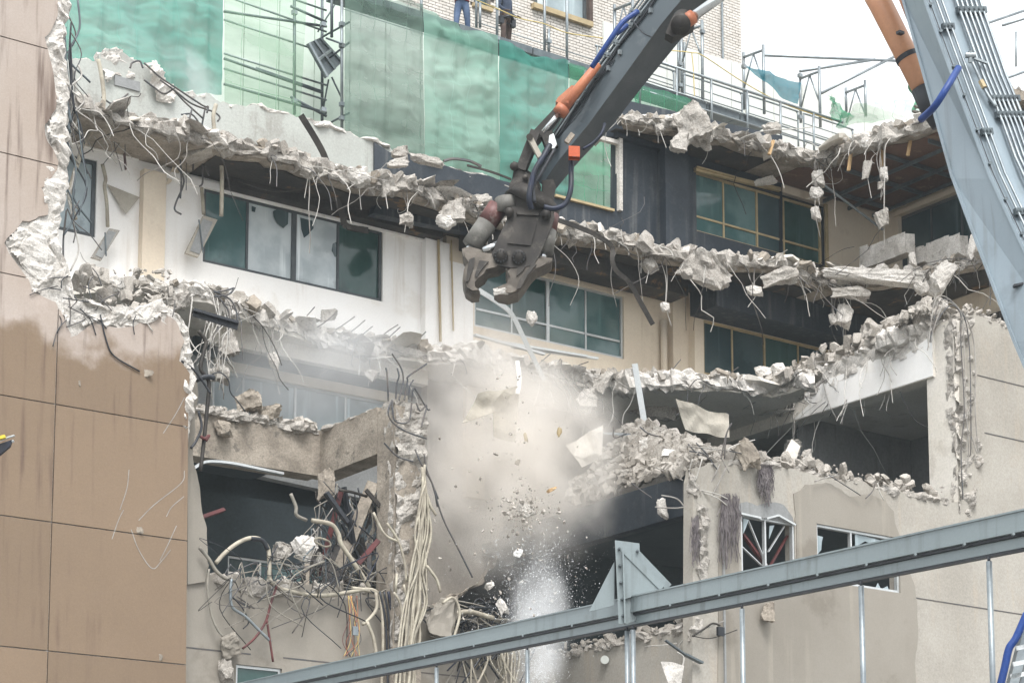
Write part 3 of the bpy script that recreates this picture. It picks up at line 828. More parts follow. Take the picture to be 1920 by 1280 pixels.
s6, f6, o6 = slab('roof_slab', 'topmost broken slab with a ragged concrete lip under the white guard rails', S6,
    [(1165,212),(1240,225),(1300,238),(1370,250),(1440,268),(1500,285),(1560,290),(1600,262),(1660,248),(1720,232),(1800,205),(1900,165)],
    [(52,28),(52,44),(36.5,44)], 0.26, 'conc_d', 'conc', 1300, 0.26, 40, 21)
s5, f5, o5 = slab('upper_slab', 'broken floor slab running across the whole facade above the white wall', S5,
    [(92,172),(150,190),(200,205),(250,222),(300,232),(350,240),(420,262),(500,276),(560,294),(600,312),(660,328),(720,338),(780,345),(840,365),(900,392),(950,405),
     (1000,414),(1060,425),(1120,436),(1180,450),(1250,470),(1320,480),(1400,482),(1460,492),(1520,512),(1570,522),(1620,520),(1700,508),(1760,495),(1830,478),(1900,455)],
    [(52,30),(52,44),(10,44)], 0.27, 'conc_d', 'conc', 3600, 0.26, 190, 22)
s4, f4, o4 = slab('middle_slab', 'broken floor slab at the foot of the white wall, ending at the right wing beam', S4,
    [(190,518),(260,530),(330,536),(400,545),(430,566),(500,588),(600,620),(700,640),(800,656),(850,656),(900,658),(960,678),(1000,688),(1080,697),(1150,706),
     (1200,708),(1300,706),(1400,712),(1450,718),(1490,708),(1530,700),(35.0,38.2,S4),(35.3,36.0,S4),(35.35,34.0,S4),(35.4,32.8,S4)],
    [(52,32.7),(52,44),(13,44)], 0.33, 'ceil', 'conc_w', 3600, 0.25, 150, 23)
# soffit coverings
def soffit(parent, f, o, pxa, pxb, z, mt, backY, name='soffit'):
    a = [p - q*0.28 for p, q in zip(f, o) if pxa <= project(p)[0] <= pxb]
    a = a[::2]
    poly = [Vector((p.x, p.y, z)) for p in a] + [Vector((a[-1].x, backY, z)), Vector((a[0].x, backY, z))]
    MB().prism(poly, (0,0,-0.012)).part(name, MT[mt], parent)
soffit(s6, f6, o6, 1160, 1466, S6-0.275, 'nearblack', YK-0.05)
soffit(s5, f5, o5, 405, 1010, S5-0.285, 'nearblack', YB-0.05)
soffit(s5, f5, o5, 1060, 1560, S5-0.285, 'nearblack', YB-0.05)
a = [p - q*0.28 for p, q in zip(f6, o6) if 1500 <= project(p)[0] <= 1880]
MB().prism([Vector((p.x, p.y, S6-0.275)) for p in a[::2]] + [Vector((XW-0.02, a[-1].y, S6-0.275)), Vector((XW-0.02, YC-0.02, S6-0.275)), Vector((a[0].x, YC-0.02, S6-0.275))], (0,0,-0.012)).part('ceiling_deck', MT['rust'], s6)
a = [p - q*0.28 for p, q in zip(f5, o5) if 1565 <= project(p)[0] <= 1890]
MB().prism([Vector((p.x, p.y, S5-0.285)) for p in a[::2]] + [Vector((XW-0.45, a[-1].y, S5-0.285)), Vector((XW-0.45, YC-0.02, S5-0.285)), Vector((a[0].x, YC-0.02, S5-0.285))], (0,0,-0.012)).part('ceiling_deck', MT['nearblack'], s5)
for k in range(7):                                   # channel purlins under the rusty ceiling
    y = YC - 0.5 - k*1.25
    e = min((p for p in f6 if project(p)[0] > 1560), key=lambda p: abs(p.y-y))
    MB().bar((e.x+0.35, y, S6-0.36), (XW-0.03, y, S6-0.36), 0.05, 0.10).part('purlin', MT['dsteel'], s6)
for k in range(3):
    x = XW - 0.25 - k*0.9
    MB().bar((x, YC-0.05, S6-0.46), (x, 29, S6-0.46), 0.05, 0.09).part('purlin', MT['dsteel'], s6)
# fascia beams under the lips
m = MB()
a = along(f4, 432); b = along(f4, 830)
m.bar(Vector((a.x, YB-0.75, S4-0.46)), Vector((b.x, YB-0.75, S4-0.46)), 0.22, 0.40)
m.part('edge_beam', MT['ceil'], s4)
# blockwork stub and slab plates on the right of the upper slab
for (x0, x1, yt, yb) in ((1612,1700,466,500),(1702,1732,468,494),(1734,1800,460,494),(1802,1836,462,492)):
    D = along(f5, (x0+x1)/2); a = pX(x0, yb, D.x+0.5); b = pX(x1, yb-(x1-x0)*0.36, D.x+0.5)
    h = pX(x0, yt, D.x+0.5).z - a.z
    jj = lambda: rng.uniform(-.07,.07)
    bm2 = MB(); rough_patch(bm2, [(a.x,a.y,a.z-.1),(b.x,b.y,a.z-.1),(b.x,b.y,a.z+h*.88),(b.x,(a.y+b.y)/2,a.z+h*.97+jj()),(a.x,a.y,a.z+h)], (-1,0,0), .06, .03, x0, .012); bm2.part('broken_face', MT['conc_w'], s5)
    MB().hexa([(a.x,a.y,a.z-.1),(b.x,b.y,a.z-.1),(b.x+.3,b.y,a.z-.1),(a.x+.3,a.y,a.z-.1)],
              [(a.x,a.y,a.z+h*.9),(b.x,b.y,a.z+h*.82),(b.x+.3,b.y,a.z+h*.92),(a.x+.3,a.y,a.z+h)]).part('block', MT['conc_w'], s5)

# hanging and lying lumps, each its own thing --------------------------------
ROCKS = []
for i, (v, f_) in enumerate(BIGR):
    me = bpy.data.meshes.new('concrete_chunk')
    me.from_pydata([tuple(c) for c in v], [], f_)
    me.materials.append(MT['conc'] if i % 3 else MT['conc_w'])
    ROCKS.append((me, v.min(0), v.max(0)))
def chunk(c, w, h, label, group=None, depthwise=None, tilt=0.0, k=None, name='concrete_chunk', cat='concrete lump', m=None):
    me, lo, hi = ROCKS[rng.randrange(len(ROCKS)) if k is None else k]
    o = bpy.data.objects.new(name, me)
    e = hi - lo
    o.scale = (w/e[0], (depthwise or min(w, h)*0.9)/e[1], h/e[2])
    o.rotation_euler = (RIGHT.to_3d().rotation_difference(Vector((1,0,0))).inverted().to_matrix() @ Matrix.Rotation(-tilt, 3, 'Y')).to_euler()
    o.location = c
    COL.objects.link(o)
    if m:
        o.material_slots[0].link = 'OBJECT'; o.material_slots[0].material = MT[m]
    return tag(o, label, cat, group)
PXM = lambda p: (Vector(p)-CAM).dot(FWD)/FPX          # metres per pixel at a point
def chunk_px(px, py, w, h, sl, label, tilt=0.0, ahead=0.1, wire=True, k=None, m=None, group='concrete lumps dangling from bars'):
    e = along(SLAB[sl], px)
    D = (e-CAM).dot(FH) - ahead
    c = pD(px, py, D); s = PXM(c)
    o = chunk(c, w*s, h*s, label, group, tilt=R(tilt), k=k, m=m)
    if wire:
        t = {'roof_slab': s6, 'upper_slab': s5, 'middle_slab': s4}[sl]
        top = Vector((e.x, e.y, e.z-0.15))
        mid = (top + c)/2 + Vector((rng.uniform(-.08,.08), rng.uniform(-.08,.08), 0))
        MB().tube(curve([top, mid, c], 5), 0.012, 5).part('rebar', MT['rebar'], t)
        j = lambda q: Vector((rng.uniform(-q,q), rng.uniform(-q,q), rng.uniform(-q,q)))
        for q_ in range(rng.choice((1, 1, 2))):
            tail = c + j(w*s*.6) + Vector((0,0,-h*s*rng.uniform(.6,1.6)))
            MB().tube(curve([top + j(.2), mid + j(.14), c + j(.05), tail], 5), 0.009, 5).part('rebar', MT[rng.choice(['rebar','wire'])], t)
    return o
C = chunk_px
C(1296,232,66,92,'roof_slab','largest lump, a tall slab block hanging off the top slab beside the black column',14,0.35,False,2)
C(1272,268,36,40,'roof_slab','small square lump stuck below the tall block on the top slab',-8,0.6,False,1)
C(1236,240,20,20,'roof_slab','small lump hanging left of the tall block under the top slab',0)
C(1432,340,44,16,'roof_slab','flat pale flake caught on the head of the black wall window',14,-1.2,False)
C(1448,240,36,22,'roof_slab','flat grey plate lying on the corner of the top slab',10,0,False)
C(1536,292,26,24,'roof_slab','topmost of the string of four lumps under the corner of the top slab',10)
C(1532,334,24,34,'roof_slab','upright second lump of the string under the corner of the top slab',4,0.1,True)
C(1530,366,28,22,'roof_slab','round third lump of the string under the corner of the top slab',0,0.1,True)
C(1528,400,18,30,'roof_slab','lowest narrow lump of the string under the corner of the top slab',8,0.1,True)
C(1606,258,22,16,'roof_slab','small pale lump on the lip above the timber peg under the rusty ceiling',0)
C(1621,270,28,26,'roof_slab','angular lump under the lip above the two egg shaped lumps',-12)
C(1626,320,17,40,'roof_slab','upright egg shaped pale lump hanging below the rusty ceiling',-6)
C(1656,325,16,28,'roof_slab','dark egg shaped lump on the end of the long timber peg',0)
C(1653,348,14,16,'roof_slab','smallest lump, tangled in wire below the dark egg shaped lump',0)
C(1657,410,28,34,'roof_slab','long lump swinging in front of the dark wing window',20)
C(1678,244,24,18,'roof_slab','lump wedged under the top lip left of the blue hose',15,0.1,False)
C(1706,242,26,18,'roof_slab','lump wedged under the top lip nearest to the grey boom',-10,0.1,False)
C(670,337,46,32,'upper_slab','broad pale lump hanging above the white wall window',-8,0.3)
C(575,318,26,34,'upper_slab','lump drooping from the lip by the bent black strip',30,0.2)
C(722,352,18,40,'upper_slab','narrow upright lump beside the broad pale lump',4,0.2)
C(762,410,28,27,'upper_slab','round lump dangling in front of the black beam end',0,0.3)
C(748,286,34,24,'upper_slab','buff block perched on the lip at the end of the mint parapet',0,-0.2,False,1)
C(744,306,44,20,'upper_slab','lower buff block under the perched one by the mint parapet',4,-0.1,False,1)
C(800,300,70,18,'upper_slab','long flat slab flake lying on the lip left of the crusher',-12,-0.1,False)
C(846,398,52,46,'upper_slab','square beam stub hanging at the corner of the white wall',4,0.3,False,1)
C(835,420,40,24,'upper_slab','broken lower end of the beam stub at the white wall corner',-4,0.35,False)
C(900,375,50,22,'upper_slab','lump on the lip just left of the crusher cylinder',8,0.1,False)
C(1205,470,24,26,'upper_slab','upper lump of the tilted pair left of the drainpipe',35)
C(1218,497,28,30,'upper_slab','lower lump of the tilted pair left of the drainpipe',30)
C(1248,576,20,20,'upper_slab','lump dangling in front of the cream drainpipe',0)
C(1318,508,108,64,'upper_slab','big pale wedge of slab haunch hanging over the drainpipe',-34,0.35,False,4)
C(1288,512,24,20,'upper_slab','small lump on the face of the pale slab haunch',0,0.9,False)
C(1460,518,74,34,'upper_slab','slanting pale plate under the lip at the inner corner',16,0.3,False)
C(1416,545,34,20,'upper_slab','lump dangling below the slanting pale plate',0)
C(1632,516,220,32,'upper_slab','longest flat plate, hanging off the middle of the wing slab',-4,0.5,False,6)
C(1594,548,76,26,'upper_slab','thick plate end under the longest flat plate',-2,0.3,False)
C(1584,592,36,44,'upper_slab','wedge shaped lump dangling under the thick plate end',-20)
C(1562,598,16,22,'upper_slab','small lump left of the wedge shaped dangling lump',0)
C(1766,515,40,68,'upper_slab','long leaning plate hanging beside the grey boom',-38,0.4,True,6)
C(1730,540,30,30,'upper_slab','pale square lump left of the long leaning plate',20)
C(1752,545,24,28,'upper_slab','grey lump between the pale square lump and the leaning plate',-6)
C(1710,486,14,30,'upper_slab','upright lump standing on the end of the longest flat plate',4,0.3,False)
C(1822,470,18,50,'upper_slab','upright splinter of slab against the edge of the grey boom',-8,0.1,False)
C(336,567,52,32,'middle_slab','dark lump lying on the broken top of the tan wall corner',14,1.2,False)
C(428,650,38,44,'middle_slab','dusty lump hanging behind the black strip in the left bay',20,0.6,True)
C(412,700,40,36,'middle_slab','faint dusty lump lowest in the left bay',0,0.5,True)
C(515,682,22,36,'middle_slab','two part lump dangling alone over the hazy windows',14,0.2,True)
C(696,702,26,24,'middle_slab','pale lump dangling near the bars of the concrete column',-38,0.2,True)
C(617,592,34,24,'middle_slab','pale boulder sitting on the slab under the white wall window',0,0,False)
C(1098,748,42,42,'middle_slab','round lump with a pipe end dangling over the dust',0)
C(1128,716,30,50,'middle_slab','long lump hanging beside the round lump over the dust',-28,0.2)
C(1228,758,104,70,'middle_slab','biggest pale slab fragment leaning behind the rubble heap',-24,-1.6,False,4)
C(1450,770,34,18,'middle_slab','flat lump hanging before the cream beam of the wing',14)
C(1433,697,36,22,'middle_slab','pale boulder on the inner corner of the middle slab',0,0,False)
C(1462,695,32,34,'middle_slab','rounded buff boulder at the inner corner of the middle slab',25,0,False)
C(1487,840,34,40,'middle_slab','pale lump on twisted tin in the mouth of the big opening',0,0.2,True)
C(1510,855,24,26,'middle_slab','round lump beside the twisted tin in the big opening',0,0.2,False)
# ------------------------------------------------------------------ left front: tan panelled wall
def clip_rect(poly, lo, hi):
    for axis, lim, sgn in ((0,lo[0],1),(0,hi[0],-1),(1,lo[1],1),(1,hi[1],-1)):
        out = []
        for i in range(len(poly)):
            a = poly[i-1]; b = poly[i]
            ia = (a[axis]-lim)*sgn >= 0; ib = (b[axis]-lim)*sgn >= 0
            if ia != ib:
                t = (lim-a[axis])/(b[axis]-a[axis])
                out.append((a[0]+(b[0]-a[0])*t, a[1]+(b[1]-a[1])*t))
            if ib: out.append(b)
        poly = out
        if not poly: return []
    return poly
tw = thing('panelled_wall', 'tan rendered wall with dark joints on the left, its right edge smashed to bare concrete', 'wall', pY(180, 1280, YF))
face = [(-60,-40),(118,-40),(122,0),'R',(84,70),(96,118),(108,186),(84,246),(110,302),(78,352),(90,402),(42,414),(8,456),(46,514),(60,548),(104,566),(132,632),(178,604),(250,612),(300,590),
        (330,602),(346,640),(336,676),(356,700),'S',(353,760),(352,900),(348,1320),(-60,1320)]
YFf = YF - 0.045
pts, runs = outl(face, lambda x, y: pY(x, y, YFf), ax, 0.08, 0.1, 3)
poly = [(p.x, p.z) for p in pts]
zj = [pY(0, y, YF).z for y in (70, 287, 512, 741, 966, 1211)]
xj = pY(107, 600, YF).x
zs = [40] + zj + [0]
g = 0.011
for (xa, xb) in ((0, xj-g), (xj+g, 60)):
    for zt, zb in zip(zs, zs[1:]):
        p = clip_rect(poly, (xa, zb+g), (xb, zt-g))
        if len(p) > 2:
            MB().prism([(x, YFf, z) for x, z in p], (0, 0.04, 0)).part('render_panel', MT['tan'], tw)
core = [(-60,-40),(124,-40),(128,0),'R',(116,90),(122,180),(118,260),(120,330),(112,400),(112,470),(140,560),(200,572),(310,574),(336,590),(356,640),(362,700),(358,760),'S',(350,860),
        (346,1320),(-60,1320)]
pts, runs = outl(core, lambda x, y: pY(x, y, YF), ax, 0.10, 0.1, 6)
MB().prism([p + Vector((0,0.003,0)) for p in pts], (0, 0.34, 0)).part('wall_core', MT['conc_w'], tw)
m = MB()
# thick broken flank: several overlapping lumpy runs
run = [pY(x, y, YF) for x, y in ((118,-30),(116,90),(120,180),(116,260),(118,330),(106,400),(104,470),(136,560),(200,580),(310,580),(340,600),(354,650),(354,700),(350,850))]
lumpy(m, [p + Vector((0,0.16,0)) for p in run], (0.75,0,-0.4), 0.16, (0,1,0), 0.24, 0.13, 0.085, 13, 31)
run = [pY(x, y, YF) for x, y in ((100,60),(104,120),(110,180),(96,250),(108,310),(92,370),(70,430),(64,500),(100,560))]
lumpy(m, [p + Vector((0,0.05,0)) for p in run], (1,0,0), 0.26, (0,1,0), 0.10, 0.09, 0.085, 14, 33)
run = [pY(x, y, YF) for x, y in ((110,566),(160,592),(230,596),(300,585),(335,610),(348,660))]
lumpy(m, [p + Vector((0,0.02,0)) for p in run], (0.3,0,1), 0.20, (0,1,0), 0.08, 0.09, 0.085, 14, 36)
cp = [(p.x, YF, p.z) for p in (pY(x, y, YF) for x, y in ((120,-20),(100,40),(82,72),(98,120),(108,186),(84,246),(108,302),(76,352),(86,402),(40,414),(10,456),(48,514),(62,548),(106,566),(134,634),(180,606),(250,614),(300,594),(330,606),(346,644),(344,690),(360,690),(350,620),(320,584),(200,582),(138,566),(110,470),(110,400),(116,330),(120,260),(122,180),(118,90)))]
rough_patch(m, cp, (0,-1,0), 0.045, 0.10, 37, 0.02)
m.part('broken_edge', MT['conc_w'], tw)
m = MB(); r_ = []
rg = random.Random(5)
for k in range(500):
    i = rg.randrange(len(run)-1); p = run[i].lerp(run[i+1], rg.random())
    r_.append((p + Vector((0, rg.uniform(0.05,0.5), rg.uniform(0.02,0.22))), 0.03+0.26*rg.random()**4))
for k in range(120):
    p = pY(rg.uniform(140,330), rg.uniform(505,580), YF+1.0+rg.random()*1.5); r_.append((p, 0.05+0.34*rg.random()**4))
rubble(m, r_, rg); m.part('rubble', MT['rub'], tw, kind='stuff')
# jamb strip and broken corner right of the tan panels
w = thing('jamb_strip', 'narrow broken strip of tan render standing between the tan panels and the dark opening', 'wall', pY(370, 1090, YF+0.36))
seq = [(352,690),(362,690),'R',(372,740),(366,800),(362,860),(376,930),(388,990),(392,1060),(384,1090),'S',(352,1095)]
pts, runs = outl(seq, lambda x, y: pY(x, y, YF+0.36), ax, 0.05, 0.1, 8)
MB().prism(pts, (0,0.25,0)).part('wall_face', MT['taupe'], w)

# sill wall below the left opening
w = thing('sill_wall', 'taupe wall below the left opening, its top gouged and draped with cables', 'wall', pY(560, 1280, YF+0.4))
YS = YF + 0.42
seq = [(345,1340),(349,1060),(372,1072),'R',(392,1076),(430,1082),(500,1088),(560,1092),(640,1104),(700,1112),(745,1120),(830,1135),(880,1150),(950,1160),(1010,1180),(1040,1260),'S',(1050,1340)]
pts, runs = outl(seq, lambda x, y: pY(x, y, YS), ax, 0.08, 0.1, 9)
rw = rectY(YS, 443, 1244, 1360, 528)
MB().prism(pts, (0,0.3,0), [holeY(YS, rw)]).part('wall_face', MT['taupe'], w)
window(w, YS, rw, [], 'alu', ['g_dark'], fw=0.05)
m = MB(); runs2 = [pY(x, y, YS) for x, y in ((392,1090),(470,1094),(560,1102),(640,1112),(720,1124),(830,1150),(960,1176))]
lumpy(m, [p + Vector((0,0.10,-0.05)) for p in runs2], (0,0,1), 0.17, (0,1,0), 0.17, 0.08, 0.085, 12, 41)
m.part('broken_edge', MT['conc'], w)
m = MB(); rg = random.Random(8); r_ = []
for k in range(600):
    i = rg.randrange(len(runs2)-1); p = runs2[i].lerp(runs2[i+1], rg.random())
    r_.append((p + Vector((0, rg.uniform(0.0,0.6), rg.uniform(0.0,0.14))), 0.03+0.26*rg.random()**4))
rubble(m, r_, rg); m.part('rubble', MT['rub'], w, kind='stuff')
z = pY(352, 1213, YS).z
x0 = pY(349, 1213, YS).x
MB().box((x0, YS-0.006, z-0.012), (pY(470,1230,YS).x, YS-0.001, z+0.012)).part('joint', MT['rebard'], w)
MB().box((pY(531,1236,YS).x, YS-0.006, z-0.012), (pY(900,1290,YS).x, YS-0.001, z+0.012)).part('joint', MT['rebard'], w)
C2 = lambda px, py, w_, h_, Y, label, tilt=0, k=None, m=None, **kw: chunk(pY(px,py,Y), w_*PXM(pY(px,py,Y)), h_*PXM(pY(px,py,Y)), label, None, tilt=R(tilt), k=k, m=m, **kw)
C2(434,1208,40,50,YS-0.15,'tan rendered lump hanging above the small broken window',20,m='taupe')
C2(424,1256,32,46,YS-0.1,'pale lump leaning at the left of the small broken window',0)
C2(826,1158,58,84,YS-0.3,'tan rendered block leaning right of the cream cable bundle',-8,k=1,m='taupe')
C2(712,1280-40,8,8,YS-0.3,'small crumb stuck among the cables by the column foot')

# ------------------------------------------------------------------ left front frame: beam, return beam, column
xc0, xc1 = pY(740, 900, YF).x, pY(796, 900, YF).x
YBm = pX(600, 840, xc0).y
w = thing('floor_beam', 'stained concrete beam over the left opening, rubble along its top', 'beam', pY(480, 880, YBm))
a = pY(340, 778, YBm); b = pY(600, 800, YBm)
z1, z0 = pY(500, 790, YBm).z, pY(500, 876, YBm).z
xb = xc0
MB().box((a.x-1, YBm, z0), (xb-0.003, YBm+0.5, z1)).part('beam_body', MT['conc_d'], w)
ye = pX(707, 770, xb).y + 0.003
m = MB(); m.box((xb, ye, z0), (xb+0.5, YBm+0.3, z1)); m.part('return_beam', MT['conc_d'], w)
MB().prism([(a.x-1, YBm+0.5, z0+0.5),(xb, YBm+0.5, z0+0.5),(xb, YB, z0+0.5),(a.x-1, YB, z0+0.5)], (0,0,0.3)).part('slab_body', MT['dark'], w)
m = MB()
lumpy(m, [Vector((a.x-1, YBm+0.08, z1-0.02)), Vector((xb+0.02, YBm+0.08, z1-0.02))], (0,0,1), 0.10, (0,1,0), 0.2, 0.12, 0.085, 12, 51, taper=False)
lumpy(m, [Vector((xb+0.16, YBm, z1)), Vector((xb+0.16, ye, z1))], (0,0,1), 0.05, (1,0,0), 0.2, 0.06, 0.085, 10, 52)
m.part('broken_edge', MT['conc'], w)
m = MB(); r_ = []; rg = random.Random(4)
for k in range(560):
    x = rg.uniform(a.x-0.5, xb-0.1); r_.append(((x, YBm+rg.uniform(0,0.6), z1+rg.random()**2*0.12+0.05), 0.03+0.26*rg.random()**4))
rubble(m, r_, rg); m.part('rubble', MT['rub'], w, kind='stuff')
m = MB(); pts = curve([pY(362,878,YBm-0.1), pY(385,866,YBm-0.1), pY(430,868,YBm-0.1), pY(490,880,YBm-0.1), pY(530,888,YBm-0.1)], 5)
for p, q in zip(pts, pts[1:]): m.bar(p, q, 0.12, 0.05)
m.part('metal_flashing', MT['alu'], w)
C2(466,752,52,48,YBm+0.1,'mossy dark lump upright on the stained beam',10,k=2,m='conc_d')
C2(500,776,64,30,YBm,'mossy low lump beside the upright one on the stained beam',8,k=5,m='conc_d')
C2(420,803,36,32,YBm-0.12,'dark socket like lump jutting from the face of the stained beam',0,k=3,m='conc_d')

w = thing('concrete_column', 'broken concrete column with bars sprouting from its top, draped with cables', 'column', pY(770, 1200, YF))
zt = pY(770, 752, YF).z; zbm = pY(770, 1215, YF).z
cyb = pX(707, 900, xc0).y
MB().box((xc0, YF+0.03, 2), (xc1-0.04, cyb, zt-0.12)).part('column_shaft', MT['conc_d'], w)
m = MB()
rough_patch(m, [Vector((x, YF+0.03, z)) for x, z in ((xc0+0.02,zt),(xc1+0.02,zt),(xc1+0.03,zt-2.2),(xc1-0.12,zt-3.0),(xc1-0.3,zt-2.6),(xc0+0.3,zt-3.4),(xc0+0.22,zbm),(xc0+0.02,zbm))], (0,-1,0), 0.035, 0.09, 61, 0.05)
rough_patch(m, [Vector((xc0, y, z)) for y, z in ((YF+0.02,zt),(YF+0.5,zt),(YF+0.35,zt-0.8),(YF+0.16,zt-1.6),(YF+0.22,zt-2.6),(YF+0.1,zbm),(YF+0.02,zbm))], (-1,0,0), 0.04, 0.04, 63, 0.01)
lumpy(m, [Vector((xc0+0.05, YF+0.3, zt-0.1)), Vector((xc1-0.05, YF+0.3, zt-0.1))], (0,0,1), 0.12, (0,1,0), 0.28, 0.1, 0.07, 12, 62, taper=False)
m.part('broken_face', MT['conc'], w)
bars = [[(728,752),(727,722),(725,695),(723,690)], [(748,750),(756,715),(752,690),(735,663)], [(758,750),(764,715),(766,705),(800,682)], [(772,752),(775,728),(782,735),(800,765),(806,768)],
        [(772,755),(766,790),(742,790),(736,770),(735,750)], [(735,750),(728,770),(735,790),(760,808),(800,822)], [(780,755),(788,770),(800,760),(790,800)],
        [(795,850),(800,880),(810,905),(822,935)], [(778,842),(790,870),(812,910),(820,950)], [(810,905),(830,970),(860,1030),(886,1082)], [(720,830),(745,855),(775,865)],
        [(742,748),(744,720),(748,705),(745,690)], [(766,748),(768,725),(775,712)]]
for b_ in bars:
    MB().tube(curve([pY(x, y, YF-0.12-0.01*(x % 7)) for x, y in b_], 5), 0.017, 6).part('rebar', MT['rebard'], w)

# ------------------------------------------------------------------ right block: lower flank, front wall, column, beam
S3R = pX(1290, 890, XC).z
w = thing('block_flank', 'dark beam and pale jamb over the black opening in the flank of the right block', 'wall', pX(1290, 1200, XC))
a = pX(1292, 888, XC); b = pX(1292, 962, XC); c = pX(1060, 950, XC)
MB().box((XC, YR+0.34, b.z), (XC+0.3, c.y+2.5, a.z)).part('beam', MT['black'], w)
j0 = pX(1284, 1000, XC).y
MB().box((XC, YR+0.33, 4), (XC+0.28, j0, b.z-0.002)).part('jamb', MT['grey'], w)
zs_ = pX(1290, 1178, XC).z
m = MB(); m.box((XC, j0+0.002, 2), (XC+0.3, 41, zs_)); m.part('wall_face', MT['beige'], w)
m = MB()
lumpy(m, [Vector((XC+0.12, j0, zs_+0.02)), Vector((XC+0.12, 40.2, zs_+0.02))], (0,0,1), 0.12, (1,0,0), 0.25, 0.12, 0.085, 12, 71)
lumpy(m, [pX(1290, 1090, XC+0.1), pX(1286, 1150, XC+0.1), pX(1270, 1200, XC+0.05)], (0,1,0), 0.2, (1,0,0), 0.2, 0.14, 0.07, 12, 72)
m.part('broken_edge', MT['conc'], w)
m = MB(); r_ = []; rg = random.Random(14)
for k in range(560):
    r_.append(((XC+rg.uniform(0,0.3), rg.uniform(j0, 39.5), zs_+rg.random()**2*0.18+0.03), 0.03+0.26*rg.random()**4))
rubble(m, r_, rg); m.part('rubble', MT['rub'], w, kind='stuff')
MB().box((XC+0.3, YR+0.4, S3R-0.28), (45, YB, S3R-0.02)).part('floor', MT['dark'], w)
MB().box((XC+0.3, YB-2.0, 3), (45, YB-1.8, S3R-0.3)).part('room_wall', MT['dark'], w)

fwl = thing('right_front_wall', 'beige and taupe rendered front wall with two smashed windows on the right', 'wall', pY(1600, 1280, YR))
seq = [(1298,1340),(1300,900),'R',(1304,876),(1340,868),(1400,872),(1446,872),(1500,882),(1560,896),(1640,914),(1700,924),(1776,942),'S',(1800,940),(1800,600),'R',(1830,586),(1866,602),(1900,622),(1990,660),'S',(1990,1340)]
pts, runs = outl(seq, lambda x, y: pY(x, y, YR), ax, 0.09, 0.1, 12)
h1 = rectY(YR, 1389, 962, 1082, 1491); h2 = rectY(YR, 1530, 981, 1087, 1686)
MB().prism(pts, (0,0.3,0), [holeY(YR,h1), holeY(YR,h2)]).part('wall_face', MT['beige'], fwl)
window(fwl, YR, h1, [1437], 'alu', [None, None], fw=0.05, rec=0.02)
window(fwl, YR, h2, [1598], 'alu', [None, None], fw=0.05, rec=0.02)
wins = [o for o in bpy.data.objects if o.parent == fwl and o.name.startswith('window')]
def shard(parent, Y, px, mtk='g_mist'):
    MB().prism([pY(x, y, Y) for x, y in px], (0,0.008,0)).part('pane', MT[mtk], parent)
shard(wins[1], YR+0.06, [(1533,1003),(1543,1006),(1541,1015),(1540,1030),(1532,1040)])
shard(wins[1], YR+0.06, [(1603,1000),(1650,1012),(1640,1022),(1622,1014),(1612,1020),(1604,1030)])
shard(wins[1], YR+0.06, [(1570,1093),(1574,1082),(1580,1094),(1588,1086),(1594,1097)])
shard(wins[1], YR+0.06, [(1640,1106),(1646,1092),(1652,1104),(1664,1098),(1668,1109)])
shard(wins[0], YR+0.05, [(1394,970),(1404,974),(1398,990),(1394,1000)]); shard(wins[0], YR+0.05, [(1443,985),(1452,984),(1446,1000),(1442,1010)])
m = MB()
m.bar(pY(1402,974,YR+0.12), pY(1438,1062,YR+0.12), 0.05, 0.02); m.bar(pY(1470,986,YR+0.12), pY(1440,1034,YR+0.12), 0.05, 0.02); m.bar(pY(1390,1024,YR+0.15), pY(1428,1060,YR+0.15), 0.05, 0.02)
m.part('bent_mullion', MT['alu'], wins[0])
m = MB(); m.bar(pY(1392,1000,YR+0.2), pY(1438,1062,YR+0.2), 0.08, 0.05); m.bar(pY(1476,1004,YR+0.2), pY(1443,1062,YR+0.2), 0.05, 0.04)
m.part('brace', MT['redst'], wins[0])
m = MB()
for q0, q1 in (((1386,962),(1425,971)),((1436,972),(1458,966)),((1458,966),(1490,984))): m.bar(pY(*q0,YR-0.03), pY(*q1,YR-0.03), 0.08, 0.04)
m.part('bent_head', MT['alu'], wins[0])
# delaminating taupe coat over the beige undercoat
coat = [(1346,1340),(1348,1090),(1350,960),(1386,962),(1386,1090),(1494,1100),(1494,985),'R',(1490,950),(1488,925),(1510,908),(1548,904),(1566,912),(1592,930),(1628,926),(1660,936),(1676,958),'S',(1678,980),
        (1690,1010),(1700,1060),'R',(1716,1100),(1722,1180),(1716,1250),'S',(1722,1340)]
pts, runs = outl(coat, lambda x, y: pY(x, y, YR-0.02), ax, 0.06, 0.1, 13)
MB().prism(pts, (0,0.018,0), [holeY(YR-0.02,h2)]).part('render_coat', MT['taupe'], fwl)
pts, runs = outl([(1384,962),'R',(1384,945),(1400,940),(1420,948),(1440,940),(1470,946),(1486,968),(1490,985),'S',(1490,983),(1440,972)], lambda x, y: pY(x, y, YR-0.004), ax, 0.03, 0.1, 14)
MB().prism(pts, (0,0.003,0)).part('bare_patch', MT['grey'], fwl)
m = MB(); r2 = [pY(x, y, YR) for x, y in ((1302,878),(1340,868),(1446,872),(1500,882),(1560,896),(1640,914),(1700,924),(1790,944))]
lumpy(m, [p + Vector((0,0.16,0)) for p in r2], (0,0,1), 0.10, (0,1,0), 0.2, 0.1, 0.085, 12, 81)
r3_ = [pY(x, y, YR) for x, y in ((1806,596),(1830,586),(1866,602),(1900,622),(1990,660))]
lumpy(m, [p + Vector((0,0.16,0)) for p in r3_], (0,0,1), 0.14, (0,1,0), 0.22, 0.12, 0.085, 12, 82)
r4_ = [pY(x, y, YR) for x, y in ((1296,880),(1308,930),(1318,980),(1314,1040),(1318,1090),(1312,1160),(1296,1200))]
